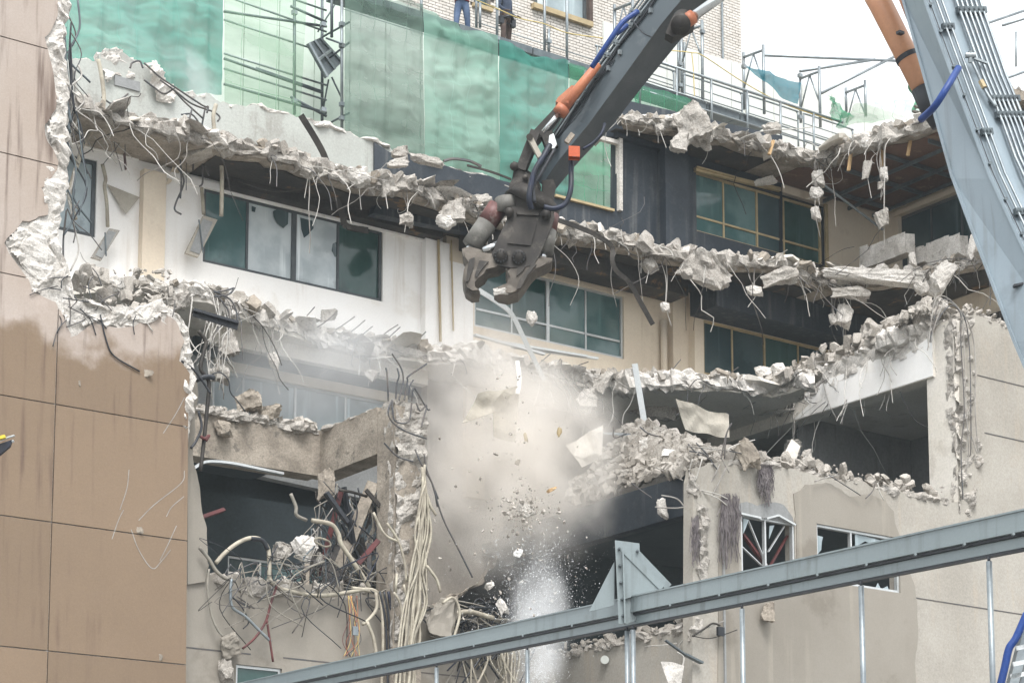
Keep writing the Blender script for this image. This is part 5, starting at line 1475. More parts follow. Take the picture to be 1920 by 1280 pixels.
t = body('worker in brown trousers with a black tool belt standing on the walkway', p2, stand(0.10, 0.06), [('boot',0.04),('brown',0.99),('navy',1.5),('skin',3)], R(200)); helmet(t, 1.68)
m = MB().tube([p2+Vector((math.cos(k/14*6.2832)*0.2, math.sin(k/14*6.2832)*0.18, 0.86+0.03*math.sin(k*1.3))) for k in range(15)], 0.04, 6)
for dx in (-0.2, 0.17): m.box(p2+Vector((dx-0.06,-0.14,0.66)), p2+Vector((dx+0.06,-0.02,0.86)))
m.part('tool_belt', MT['hose'], t)
m = MB()
for s in (-1,1): m.tube([p2+Vector((s*0.12+math.cos(k/12*6.2832)*0.115, math.sin(k/12*6.2832)*0.125, 0.72+0.02*math.cos(k))) for k in range(13)], 0.018, 6)
m.part('leg_strap', MT['hose'], t)
q = pD(1722, 203, 51.5)
bent = [('pelvis',None,(0,-0.2,0.78),(0.15,0.13)),('waist','pelvis',(0,-0.02,0.92),(0.14,0.12)),('chest','waist',(0,0.22,0.95),(0.16,0.13)),('neck','chest',(0,0.4,0.9),(0.06,0.06)),('head0','neck',(0,0.5,0.84),(0.08,0.085)),('head1','head0',(0,0.56,0.76),(0.08,0.085))]
for s, n in ((1,'l'),(-1,'r')):
    bent += [('hip'+n,'pelvis',(s*0.1,-0.18,0.72),(0.1,0.11)),('knee'+n,'hip'+n,(s*0.15,0.08,0.42),(0.07,0.075)),('ank'+n,'knee'+n,(s*0.15,-0.12,0.08),(0.055,0.06)),('toe'+n,'ank'+n,(s*0.16,0.08,0.04),(0.045,0.035)),
             ('sho'+n,'chest',(s*0.19,0.28,0.9),(0.07,0.07)),('elb'+n,'sho'+n,(s*0.22,0.34,0.62),(0.048,0.048)),('wri'+n,'elb'+n,(s*0.18,0.48,0.42),(0.034,0.034)),('hand'+n,'wri'+n,(s*0.17,0.52,0.34),(0.036,0.024))]
q.z -= 0.1
t = body('worker in green stooping on the top slab beside the thick orange ram', q, bent, [('boot',0.1),('greenw',2)], R(234)); 
m = MB().add([q+Vector((0.35,0.6,0.72)), q+Vector((0.3,0.4,0.72)), q+Vector((0.2,0.5,0.92))], [(0,1,2)])
# ------------------------------------------------------------------ demolition machine
DA = lambda t: 40.6 + 1.6*t            # the arm recedes slightly towards its tip
ex = thing('demolition_excavator', 'long reach demolition machine with grey boom, dark arm and an open crusher jaw', 'excavator', Vector((34, 14, 0)))
def P(x, y, D): return pD(x, y, D)
def loft(st, mk, name, parent, face_mats=None, bevel=0.02):
    """stations of four corner points"""
    m = MB(); n = 4
    for s in st: m.v.extend([tuple(p) for p in s])
    for i in range(len(st)-1):
        for k in range(n):
            a = i*n+k; b = i*n+(k+1) % n; m.f.append((a, b, b+n, a+n))
    m.f.append((3,2,1,0)); q = (len(st)-1)*n; m.f.append((q, q+1, q+2, q+3))
    return m.part(name, MT[mk], parent)
# boom: left face, right face with pipes
BST = [(-460,1572,1596,1690,31.0),(-120,1660,1692,1800,28.6),(0,1694,1731,1836,28.3),(335,1786,1856,1952,27.6),(640,1901,1998,2112,26.8),(900,2010,2120,2240,26.2),(1870,2440,2580,2720,24.0)]
bst = []
for y, l, m_, r, D in BST:
    L_ = P(l, y, D+0.62); M_ = P(m_, y, D); R_ = P(r, y, D+0.30)
    bst.append([L_, M_, R_, L_ + (R_-M_)])
boom = loft(bst, 'boom', 'boom', ex)
def onboom(y, f, face=1, lift=0.0):
    for (a, sa), (b, sb) in zip(zip(BST, bst), zip(BST[1:], bst[1:])):
        if a[0] <= y <= b[0]:
            k = (y-a[0])/(b[0]-a[0])
            L_, M_, R_ = [sa[i].lerp(sb[i], k) for i in range(3)]
            nrm = (R_-M_).cross(sb[1]-sa[1]).normalized()
            if nrm.dot(FH) > 0: nrm = -nrm
            n2 = (L_-M_).cross(sb[1]-sa[1]).normalized()
            if n2.dot(FH) > 0: n2 = -n2
            if face == 1: return M_.lerp(R_, f) + nrm*lift
            return M_.lerp(L_, f) + n2*lift
    return onboom(min(max(y, BST[0][0]), BST[-1][0]-1), f, face, lift)
ys = [-110, -20, 100, 200, 330, 420, 560, 640, 740]
m = MB()
for y0, y1 in zip(ys, ys[1:]): m.bar(onboom(y0,0.02,1,0.01), onboom(y1,0.02,1,0.01), 0.05, 0.04)
m.part('edge_strip', MT['boom'], boom)
m = MB()
for y0, y1 in zip(ys, ys[1:]): m.bar(onboom(y0,0.98,2,0.005), onboom(y1,0.98,2,0.005), 0.04, 0.04)
m.part('edge_strip', MT['boom'], boom)
for f in (0.16, 0.26):
    MB().tube([onboom(y, f, 1, 0.07) for y in ys], 0.018, 8).part('hydraulic_pipe', MT['galv'], boom, True)
for k in range(6):
    f0 = 0.52 + k*0.085
    pts = [onboom(y, f0, 1, 0.07) for y in (-110, 20, 150)] + [onboom(200, f0+0.03, 1, 0.07), onboom(240, f0+0.05, 1, 0.07)] + [onboom(y, f0+0.05, 1, 0.07) for y in (300, 420, 560, 740)]
    MB().tube(pts, 0.022, 8).part('hydraulic_pipe', MT['galv'], boom, True)
def clamp(y, fa, fb, w=0.05):
    a = onboom(y, fa, 1, 0.06); b = onboom(y, fb, 1, 0.06)
    t = MB(); t.bar(a, b, 0.07, 0.09)
    n = max(2, int((fb-fa)/0.09)+1)
    for i in range(n):
        p = a.lerp(b, (i+.5)/n) - FH*0.05; t.box(p-Vector((.012,.012,.012)), p+Vector((.012,.012,.012)))
    t.part('pipe_clamp', MT['dsteel'], boom)
for y in (26,): clamp(y, 0.48, 1.0)
for y in (194, 224): clamp(y, 0.5, 1.05)
for y in (58, 255, 405): clamp(y, 0.11, 0.31)
for y in (14, 66, 132, 186, 250, 312, 380, 446, 540): 
    p = onboom(y, 0.06, 1, 0.05); MB().tube([p-FH*0.03, p+FH*0.05], 0.022, 8).part('clip', MT['dsteel'], boom)
MB().tube([onboom(y, 0.05, 1, 0.05) for y in ys], 0.008, 5).part('cable', MT['hose'], boom)
m = MB(); m.tube(curve([onboom(130,0.36,1,0.12), onboom(150,0.38,1,0.12), onboom(175,0.42,1,0.1), onboom(195,0.46,1,0.1), onboom(212,0.52,1,0.1)], 5), 0.022, 8)
m.part('branch_pipe', MT['galv'], boom, True)
p = onboom(165,0.40,1,0.11); q = onboom(178,0.42,1,0.11); MB().tube([p,q], 0.042, 6).part('pipe_union', MT['ochre'], boom)
m = MB(); p = onboom(120,0.35,1,0.14); m.tube([p-RIGHT*0.07, p+RIGHT*0.07], 0.04, 8); m.tube([p+UP*0.06, p-UP*0.1], 0.03, 8); m.bar(p+RIGHT*0.05-UP*0.04, p+RIGHT*0.24-UP*0.11, 0.04, 0.03); m.part('stop_valve', MT['galv'], boom)
MB().tube(curve([P(1797,128,27.6), P(1775,165,27.4), P(1752,200,27.5), P(1727,224,27.9)], 5), [0.05]*16, 10).part('blue_hose', MT['blue'], ex, True)
m = MB(); p = onboom(540, 0.5, 2, 0.03); m.bar(p - RIGHT*0.02, p+RIGHT*0.12+UP*0.03, 0.09, 0.03); m.part('lug', MT['hose'], boom)
# thick orange ram left of the boom
D = 30.2
ram = MB().tube([P(1612,-60,D), P(1652,10,D), P(1736,176,D)], [0.175,0.175,0.165], 24).part('ram', MT['orange'], ex, True)
MB().tube([P(1704,112,D)-Vector((0,0,0)), P(1700,104,D)], 0.185, 24).part('hose_band', MT['hose'], ram)
MB().box(P(1688,62,D-.25)-Vector((.05,.04,.02)), P(1688,62,D-.25)+Vector((.05,.04,.02))).part('hose_clip', MT['hose'], ram)
MB().tube([P(1680,-30,D+.1), P(1716,60,D+.1)], 0.05, 10).part('ram_pipe', MT['orange'], ram, True)
MB().tube([P(1732,165,D), P(1745,200,D), P(1762,236,D)], [0.19,0.17,0.12], 16).part('ram_eye', MT['hose'], ex, True)

# dark arm: upper face, and a belly with its shade painted darker
AST = [(-440, 1560, 1630, 1700, -5.2),(-90, 1290, 1352, 1424, 0.0), (47, 1188, 1238, 1290, 0.3), (150, 1113, 1164, 1206, 0.55), (234, 1058, 1102, 1140, 0.78), (300, 1016, 1048, 1078, 0.93), (346, 996, 1016, 1040, 1.0)]
ast = []
for y, l, m_, r, t in AST:
    D = DA(t)
    off = (352-0)/1.0
    L_ = P(l, y-14, D+0.34); M_ = P(m_, y, D); R_ = P(r, y+10, D+0.34)
    ast.append([L_, M_, R_, L_ + (R_-M_)])
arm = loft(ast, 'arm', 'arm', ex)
m = MB()                                               # belly plate added to carry the painted shade, proud of the box
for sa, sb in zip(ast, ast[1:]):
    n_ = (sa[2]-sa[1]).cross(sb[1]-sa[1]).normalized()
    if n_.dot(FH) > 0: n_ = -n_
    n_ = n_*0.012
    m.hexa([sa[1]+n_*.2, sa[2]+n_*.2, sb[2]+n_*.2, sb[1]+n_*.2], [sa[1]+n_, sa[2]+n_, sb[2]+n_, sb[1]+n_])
m.part('belly_shade_plate', MT['arm_shade'], arm)
def onarm(y, f, face=1, lift=0.0):
    y = min(max(y, AST[0][0]), AST[-1][0]-0.01)
    for (a, sa), (b, sb) in zip(zip(AST, ast), zip(AST[1:], ast[1:])):
        if a[0] <= y <= b[0]:
            k = (y-a[0])/(b[0]-a[0])
            L_, M_, R_ = [sa[i].lerp(sb[i], k) for i in range(3)]
            o = R_ if face == 2 else L_
            n_ = (o-M_).cross(sb[1]-sa[1]).normalized()
            if n_.dot(FH) > 0: n_ = -n_
            return M_.lerp(o, f) + n_*lift
ya = [-80, 0, 50, 100, 150, 200, 245, 285]
for i, f in enumerate((0.82, 0.93, 1.04, 1.16)):
    MB().tube(curve([onarm(y, f, 1, 0.05) for y in ya], 3), 0.022, 8).part('hydraulic_pipe', MT['dsteel'] if i % 2 else MT['galv'], arm, True)
MB().tube(curve([onarm(y, 0.72-0.05*math.sin(y*0.05), 1, 0.04) for y in (-80,-20,40,90,140,170,200,220,240,270)], 4), 0.022, 8).part('hose', MT['hose'], arm, True)
MB().tube(curve([onarm(y, 0.64+0.04*math.sin(y*0.08), 1, 0.03) for y in (120,140,170,200,215,235,262)], 4), 0.012, 6).part('hose', MT['hose'], arm, True)
for y in (5, 40, 62, 95, 118, 155, 182, 205):
    m = MB(); m.bar(onarm(y, 0.76, 1, 0.06), onarm(y, 1.2, 1, 0.06), 0.05, 0.10)
    for f in (0.82, 0.95, 1.1): 
        p = onarm(y, f, 1, 0.12); m.box(p-Vector((.03,.02,.03)), p+Vector((.03,.02,.03)))
    m.part('pipe_clamp', MT['galv'], arm)
for y in (30, 108, 138): 
    p = onarm(y, 0.6, 1, 0.03); MB().box(p-Vector((.035,.03,.05)), p+Vector((.035,.03,.05))).part('clip', MT['galv'], arm)
MB().tube(curve([onarm(54,0.9,1,.06), P(1206,62,40.8), P(1222,70,40.75)], 4), 0.014, 6).part('hose', MT['hose'], arm)
# blue hoses on the arm
MB().tube(curve([P(1196,22,40.6), P(1168,42,40.5), P(1146,72,40.5), P(1126,102,40.6), P(1110,126,40.8)], 6), 0.055, 10).part('blue_hose', MT['blue'], ex, True)
MB().tube(curve([P(1175,48,40.9), P(1166,56,40.8), P(1156,64,40.8)], 4), 0.05, 10).part('blue_hose', MT['blue'], ex, True)
MB().tube(curve([P(1134,232,41.6), P(1128,250,41.5), P(1112,268,41.5), P(1092,280,41.5)], 5), 0.03, 8).part('blue_hose', MT['dblue'], ex, True)
# orange ram lying on the arm
D = 41.7
r2_ = MB().tube([P(1122,120,D-.2), P(1086,165,D-.1), P(1049,212,D)], [0.085,0.105,0.12], 16).part('ram', MT['oranged'], ex, True)
MB().tube([P(1057,202,D), P(1048,213,D)], 0.15, 16).part('ram_gland', MT['oranged'], r2_, True)
for (x, y) in ((1072,180),(1080,172),(1063,192)): 
    p = P(x, y, D-.14); MB().box(p-Vector((.025,.03,.025)), p+Vector((.025,.03,.025))).part('ram_nut', MT['oranged'], r2_)
MB().tube([P(1048,213,D), P(1018,248,D+.1)], 0.05, 12).part('ram_rod', MT['chrome'], ex, True)
m = MB(); m.prism([P(1072,160,D+.3), P(1082,162,D+.3), P(1052,196,D+.3), P(1042,190,D+.3), P(1046,183,D+.3)], FH*0.25); m.part('ram_bracket', MT['oranged'], ex)
m = MB(); m.prism([P(1046,196,D+.35), P(1054,210,D+.35), P(1010,262,D+.45), P(980,330,D+.5), P(972,320,D+.5), P(1000,246,D+.45)], FH*0.3); m.part('guard_plate', MT['iron'], ex)
# chromed rod and clevis at the top of the arm
D = 40.3
m = MB().tube([P(1400,-40,D), P(1296,34,D)], 0.10, 16).part('ram_rod', MT['chrome'], ex, True)
MB().tube([P(1300,31,D), P(1284,42,D)], 0.145, 16).part('clevis', MT['oranged'], ex, True)
MB().tube([P(1280,36,D+.3), P(1276,48,D-.1)], 0.20, 16).part('clevis_pin', MT['iron'], ex, True)
m = MB().prism([P(1262,28,D+.1), P(1300,22,D+.1), P(1302,48,D+.1), P(1262,70,D+.1), P(1248,62,D+.1)], FH*0.3).part('lug_plate', MT['iron'], ex)
# linkage
D = 42.0
m = MB(); m.bar(P(992,256,D-.2), P(1016,302,D-.2), 0.10, 0.14, FH); m.part('link_bar', MT['paper'], ex)
for (x, y) in ((993,257),(1014,300)): MB().tube([P(x,y,D-.32), P(x,y,D+.4)], 0.07, 12).part('link_pin', MT['iron'], ex)
m = MB(); m.bar(P(1004,250,D+.1), P(976,322,D+.1), 0.20, 0.3, FH); m.bar(P(1024,252,D+.2), P(1036,282,D+.2), 0.24, 0.25, FH); m.part('link_arm', MT['iron'], ex)
m = MB(); 
m.prism([P(1030,254,D-.35), P(1038,250,D-.35), P(1044,270,D-.35), P(1038,280,D-.35), P(1028,272,D-.35)], FH*0.06); m.part('manifold', MT['alu'], ex)
m = MB().bar(P(1062,268,D-.4), P(1074,252,D-.4), 0.1, 0.1); m.part('manifold', MT['conc_d'], ex)
# hoses at the wrist
MB().tube(curve([P(1031,272,D-.45), P(1020,292,D-.55), P(1004,318,D-.6), P(996,345,D-.6), P(992,372,D-.6), P(996,392,D-.5)], 6), 0.06, 10).part('hose', MT['dblue'], ex, True)
MB().tube(curve([P(1071,286,D-.3), P(1071,320,D-.4), P(1070,355,D-.5), P(1060,382,D-.5), P(1040,391,D-.5), P(1020,388,D-.5)], 6), 0.055, 10).part('hose', MT['dblue'], ex, True)
MB().tube(curve([P(1040,280,D-.4), P(1014,325,D-.5), P(1000,350,D-.5), P(1002,380,D-.5)], 6), 0.04, 10).part('hose', MT['hose'], ex, True)
h = MB(); p = P(1077,288,D-.55); e1 = RIGHT*0.14; e2 = Vector((0,0,0.13)); e3 = FH*0.12
c = [p-e1-e2*.9-e3, p+e1*.9-e2-e3, p+e1*.9-e2+e3, p-e1-e2*.9+e3]; d_ = [p-e1+e2*.9-e3, p+e1*.9+e2*.8-e3, p+e1*.9+e2*.8+e3, p-e1+e2*.9+e3]
for a, b in ((0,1),(1,2),(2,3),(3,0)):
    h.hexa([c[a], c[b], c[b]+(p-c[b])*.12, c[a]+(p-c[a])*.12], [d_[a], d_[b], d_[b]+(p-d_[b])*.12, d_[a]+(p-d_[a])*.12])
h.hexa(d_, [q+Vector((0,0,.03)) for q in d_]); h.v = [tuple(p + (Vector(q)-p)*0.85) for q in h.v]; hh = h.part('lamp_housing', MT['lamp'], ex)
MB().tube([p+Vector((0,0,.05)), p-Vector((0,0,.05))], 0.05, 12).part('lamp_glass', MT['alu'], hh)
# crusher attachment
D = 42.3
cr = MB()
def plate(px, d0, th): cr.prism([P(x, y, D+d0) for x, y in px], FH*th)
plate([(962,302),(974,306),(984,322),(1000,330),(1008,350),(1004,392),(968,396),(952,378),(955,345),(964,330)], -0.30, 0.10)
plate([(965,304),(980,310),(1002,330),(1012,356),(1006,392),(966,392),(955,370)], 0.25, 0.10)
plate([(1016,338),(1038,336),(1042,350),(1036,392),(1020,396)], -0.2, 0.10)
plate([(1016,338),(1040,336),(1036,396),(1014,396)], 0.3, 0.10)
cr.part('quick_coupler', MT['iron'], ex)
m = MB()
m.tube([P(1000,352,D-.25), P(1000,352,D+.4)], 0.16, 16); m.tube([P(964,312,D-.42), P(964,312,D+.4)], 0.09, 14); m.tube([P(985,333,D-.4), P(985,333,D+.4)], 0.06, 12)
m.part('pivot_pin', MT['iron'], ex, True)
m = MB(); m.tube([P(994,392,D), P(1006,372,D)], [0.62,0.55], 20); m.part('rotator', MT['iron'], ex, True)
cr = MB()
plate([(950,386),(1000,392),(1036,394),(1040,408),(1028,440),(1012,478),(1000,498),(960,502),(930,494),(922,476),(934,446),(950,412)], -0.38, 0.12)
plate([(950,386),(1036,394),(1040,408),(1012,478),(1000,498),(930,494),(922,476),(950,412)], 0.26, 0.12)
cr.part('crusher_frame', MT['iron'], ex)
cr = MB(); plate([(956,392),(1030,396),(1006,470),(935,470)], -0.26, 0.52); cr.part('crusher_core', MT['iron'], ex)
cr = MB(); plate([(972,404),(1010,407),(995,460),(952,456)], -0.42, 0.04); plate([(968,396),(1012,398),(1010,404),(970,402)], -0.46, 0.08); cr.part('frame_rib', MT['iron'], ex)
for (x, y) in ((939,480),(973,482)):
    b_ = MB(); b_.tube([P(x,y,D-.46), P(x,y,D+.42)], 0.15, 24); o = b_.part('jaw_pivot', MT['iron'], ex, True)
    b_ = MB()
    for k in range(12):
        a = k/12*6.2832; q = P(x, y, D-.47) + RIGHT*math.cos(a)*0.115 + UP*math.sin(a)*0.115
        b_.tube([q-FH*.03, q+FH*.05], 0.013, 6)
    b_.part('pivot_bolt', MT['hose'], o)
def jaw(px, ribs, teeth):
    m = MB(); 
    m.prism([P(x, y, D-.28) for x, y in px], FH*0.60)
    j = m.part('jaw', MT['jaw'], ex)
    cx = sum(x for x, y in px)/len(px); cy_ = sum(y for x, y in px)/len(px)
    k = MB()
    for d0 in (-.36, .30): k.prism([P(cx+(x-cx)*.86, cy_+(y-cy_)*.88, D+d0) for x, y in px], FH*0.10)
    k.part('jaw_cheek', MT['jaw'], j)
    k = MB()
    for r_ in ribs: k.prism([P(x, y, D-.40) for x, y in r_], FH*0.12)
    k.part('jaw_rib', MT['iron'], j)
    k = MB()
    for t_ in teeth: k.prism([P(x, y, D-.2) for x, y in t_], FH*0.4)
    k.part('jaw_tooth', MT['jaw'], j)
jaw([(866,466),(880,462),(902,468),(926,472),(944,476),(948,490),(934,500),(914,504),(909,514),(898,522),(889,532),(890,542),(898,548),(884,550),(872,542),(867,526),(870,505),(876,490),(868,478)],
    [[(880,486),(890,482),(888,500),(878,528),(874,528),(876,505)], [(899,488),(916,490),(902,506),(894,520),(890,516)]], [[(888,534),(900,546),(892,550),(880,548)], [(906,506),(914,508),(908,518),(902,516)]])
jaw([(962,478),(985,486),(1002,476),(1020,482),(1036,484),(1034,490),(1020,498),(1008,502),(996,514),(984,532),(972,548),(952,554),(934,550),(926,544),(938,536),(950,532),(953,520),(948,508),(955,500)],
    [[(998,494),(1006,496),(990,514),(976,540),(968,542),(974,524)], [(970,500),(985,500),(980,508),(968,518)]], [[(926,540),(950,532),(954,540),(934,550)], [(948,508),(958,504),(956,514),(950,516)]])
for (x0,y0,x1,y1,nm) in ((934,388,884,462,'l'),(1029,402,1018,474,'r')):
    a = P(x0,y0,D-.1); b = P(x1,y1,D-.1); q = a.lerp(b, 0.42)
    c1 = MB().tube([a, q], 0.215, 20).part('jaw_cylinder', MT['redcyl'], ex, True)
    MB().tube([q, b], 0.215, 20).part('cylinder_sleeve', MT['greycyl'], c1, True)
    e = (b-a).normalized()
    MB().tube([b-e*.05, b+e*.18], 0.09, 14).part('cylinder_rod', MT['chrome'], c1, True)
    MB().tube([a-e*.12, a+e*.03], 0.15, 14).part('cylinder_eye', MT['iron'], c1, True)
m = MB().tube([P(948,372,D-.2), P(950,398,D-.2)], 0.22, 18).part('swivel_drum', MT['greycyl'], ex, True)
MB().tube([P(955,398,D-.5), P(955,398,D+.3)], 0.10, 14).part('pivot_pin', MT['iron'], ex, True)
MB().tube([P(1024,402,D-.5), P(1024,402,D+.3)], 0.10, 14).part('pivot_pin', MT['iron'], ex, True)
MB().tube([P(905,470,D-.3), P(934,458,D-.3)], 0.075, 12).part('rod_end', MT['chrome'], ex, True); MB().tube([P(990,470,D-.3), P(1002,482,D-.3)], 0.08, 12).part('rod_end', MT['chrome'], ex, True)
c = P(940,546,D-.3); chunk(c, 30*PXM(c), 12*PXM(c), 'flake of concrete caught on the tip of the crusher jaw', None, k=3, m='conc_w')

# ------------------------------------------------------------------ steel rail in front
D0, D1 = 25.0, 12.4
def fr(x, y): 
    return pD(x, y, 1/(1/D0 + (1/D1-1/D0)*(x-450)/(1920-450)))
rl_ = thing('steel_rail', 'grey steel rail beam sloping up across the foreground with thin rods under it', 'beam', fr(1180, 1120))
topl = lambda x: 1279 - (x-450)*0.2215
fw_off = lambda x: (44+(x-800)*.0245)/98
def bandbar(o0, o1, d0, d1, name, mk, xa=300, xb=2100, par=rl_):
    a0, a1 = fr(xa, topl(xa)+o0*fw_off(xa)), fr(xb, topl(xb)+o0*fw_off(xb))
    b0, b1 = fr(xa, topl(xa)+o1*fw_off(xa)), fr(xb, topl(xb)+o1*fw_off(xb))
    k = FH
    return MB().hexa([b0+k*d0, b1+k*d0, b1+k*d1, b0+k*d1], [a0+k*d0, a1+k*d0, a1+k*d1, a0+k*d1]).part(name, MT[mk], par)
bandbar(0, 5, -0.02, 0.25, 'top_flange', 'fgsteel')
bandbar(5.2, 56, 0.0, 0.22, 'upper_chord', 'fgsteel')
bandbar(56.2, 64, 0.045, 0.2, 'slot', 'hose')
bandbar(64.2, 92, 0.09, 0.2, 'lower_chord', 'fgsteel')
bandbar(92.2, 98, 0.10, 0.18, 'bottom_flange', 'hose')
for x in range(520, 1920, 92):
    p = fr(x, topl(x)+60*fw_off(x)) - FH*0.004; MB().tube([p-FH*0.012, p+FH*0.02], 0.008, 8).part('rivet', MT['fgsteel'], rl_)
# bracket with gussets and bolts
xo = 1172
D_ = (fr(xo, 1100)-CAM).dot(FH)
bk = lambda x, y, d=0.0: pD(x, y, D_ + d)
bp = MB().prism([bk(1153,1012,-.03), bk(1199,1018,-.03), bk(1200,1060,-.03), bk(1200,1160,-.03), bk(1172,1170,-.03), bk(1160,1168,-.03)], FH*0.018).part('bracket_plate', MT['fgsteel'], rl_)
MB().prism([bk(1168,1030,-.055), bk(1240,1103,-.055), bk(1172,1122,-.055)], FH*0.012).part('gusset', MT['fgsteel'], rl_)
m = MB(); m.bar(bk(1168,1028,-.06), bk(1242,1102,-.06), 0.05, 0.012, FH); m.bar(bk(1187,1030,.0), bk(1254,1100,.0), 0.06, 0.012, FH); m.bar(bk(1168,1030,-.06), bk(1172,1168,-.06), 0.012, 0.05, FH)
m.part('gusset_flange', MT['fgsteel'], rl_)
MB().prism([bk(1152,1052,.06), bk(1152,1134,.06), bk(1104,1146,.06)], FH*0.012).part('gusset', MT['fgsteel'], rl_)
for (x, y) in ((1161,1029),(1162,1060),(1164,1092),(1166,1123),(1168,1154),(1195,1033)):
    p = bk(x, y, -.03); b = MB().tube([p-FH*0.022, p+FH*0.01], 0.013, 6); b.tube([p-FH*0.034, p-FH*0.02], 0.007, 8); b.part('bolt', MT['dsteel'], rl_)
for x, r in ((818,0.017),(989,0.0165),(1177,0.018),(1188,0.018),(1394,0.0165),(1619,0.0165),(1861,0.016)):
    a = fr(x, topl(x)+98*fw_off(x)); a = a + FH*0.1
    MB().tube([a, a-Vector((0,0,.03))], r*0.6, 10).part('rod_stud', MT['hose'], rl_, True)
    MB().tube([a-Vector((0,0,.03)), a-Vector((0,0,1.6))], r*1.15, 12).part('rod', MT['galv'], rl_, True)

# second machine's boom with a blue hose in the corner; ladder end on the other side
t = thing('small_crane_boom', 'narrow grey lattice boom with a blue hose beside the last rail rod', 'crane', pD(1925, 1300, 14))
m = MB()
m.bar(pD(1893,1300,14), pD(1935,1140,14), 0.06, 0.12, FH); m.bar(pD(1912,1300,14.1), pD(1950,1150,14.1), 0.05, 0.1, FH); m.part('boom', MT['galv'], t)
MB().tube(curve([pD(1872,1300,13.9), pD(1884,1250,13.9), pD(1892,1215,13.9), pD(1905,1195,13.9), pD(1925,1150,13.9)], 6), 0.026, 10).part('hose', MT['blue'], t, True)
for y in (1180, 1215, 1245, 1268): MB().bar(pD(1896+(1260-y)*.2,y,13.95), pD(1925+(1260-y)*.2,y-6,13.95), 0.02, 0.03).part('rung', MT['alu'], t)
t = thing('ladder_end', 'end of an aluminium channel with yellow and blue caps poking in over the tan wall', 'ladder', pD(0, 850, 13))
m = MB(); m.bar(pD(-40,838,13), pD(27,816,13), 0.035, 0.008, UP); m.bar(pD(-40,852,13), pD(26,826,13), 0.006, 0.03, FH); m.part('channel', MT['alu'], t)
m = MB(); m.bar(pD(-40,832,12.97), pD(10,818,12.97), 0.03, 0.02); m.part('cap', MT['yellow'], t)
m = MB(); m.prism([pD(-20,838,12.98), pD(22,824,12.98), pD(18,836,12.98), pD(-20,868,12.98)], FH*0.03); m.part('cap', MT['dblue'], t)
# ------------------------------------------------------------------ cables, bent strips, fittings, falling debris
rg = random.Random(99)
def strand(px, f, r, mk, parent, name='cable', jit=0.0, per=5, n=7):
    pts = [f(x + rg.uniform(-jit, jit), y) for x, y in px]
    return MB().tube(curve(pts, per), r, n).part(name, MT[mk], parent, True)
fY = lambda Y: (lambda x, y: pY(x, y, Y))
# bundle draped over the return beam
t = thing('cable_bundle', 'bundle of dusty cream and grey cables draped over the return beam by the broken column', 'cable bundle', pX(690, 1100, xb-0.1), 'cable bundles hanging by the broken column')
for k in range(22):
    u = k/21; x0_ = 652 + 52*u
    f = lambda x, y, d=xb-0.10-0.07*rg.random(): pX(x, y, d)
    pts = [(x0_+12-6*u, 770-14*u+rg.uniform(-4,4)), (x0_-3, 776-12*u), (x0_-8+8*u, 800), (x0_+rg.uniform(-3,3), 860), (668+32*u+rg.uniform(-5,5), 925), (680+22*u+rg.uniform(-4,4), 1000), (688+16*u+rg.uniform(-8,8), 1075+rg.uniform(-50,25))]
    strand(pts, f, rg.uniform(0.016, 0.026), 'cable' if rg.random() < .45 else 'gcable', t)
f = fY(YF-0.05)
strand([(702,764),(690,770),(684,800),(676,832),(664,846)], lambda x, y: pX(x, y, xb-0.22), 0.022, 'cable', t)
strand([(650,776),(630,776),(612,790),(610,815),(620,850),(630,900),(650,960),(690,1010)], lambda x, y: pX(x, y, xb-0.25), 0.016, 'cable', t)
for k in range(60):                                   # thin flexes behind the bundle
    x0_ = rg.uniform(606, 700)
    strand([(x0_, rg.uniform(800,900)), (x0_+rg.uniform(-8,8), 940), (x0_+rg.uniform(-25,25), 1010+rg.uniform(-20,40))], lambda x, y, d=xb-0.06: pX(x, y, d), 0.007, rg.choice(['gcable','wire','rebard']), t, 'flex')
# bundle right of the column
t = thing('cable_bundle', 'thick bundle of cream cables hanging down the outer side of the broken column', 'cable bundle', pY(780, 1280, YF-0.15), 'cable bundles hanging by the broken column')
for k in range(22):
    u = k/21; j = lambda: rg.uniform(-11, 11)
    pts = [(790+8*rg.random(), 870+rg.random()*50), (788+14*u+j()*.4, 945), (786+16*u+j(), 1000), (780+17*u+j(), 1060), (768+24*u+j(), 1130), (758+20*u+j(), 1200), (748+30*u+j(), 1270), (740+40*u, 1330)]
    strand(pts, fY(YF-0.08-0.22*rg.random()), rg.uniform(0.015, 0.030), rg.choice(['cable','cable','cable','gcable']), t)
strand([(792,900),(806,945),(818,966)], fY(YF-0.2), 0.03, 'cable', t); strand([(800,1060),(818,1085),(826,1110)], fY(YF-0.2), 0.03, 'cable', t)
strand([(830,1130),(850,1120),(862,1150),(850,1200)], fY(YF-0.25), 0.028, 'cable', t)
for a in ([(738,1110),(750,1130),(756,1170)], [(744,1075),(742,1110)], [(725,980),(745,1010),(758,1050),(762,1090)], [(700,960),(720,1000),(745,1015)], [(757,1095),(768,1150),(760,1190)]):
    strand(a, fY(YF-0.12), 0.026, 'cable', t)
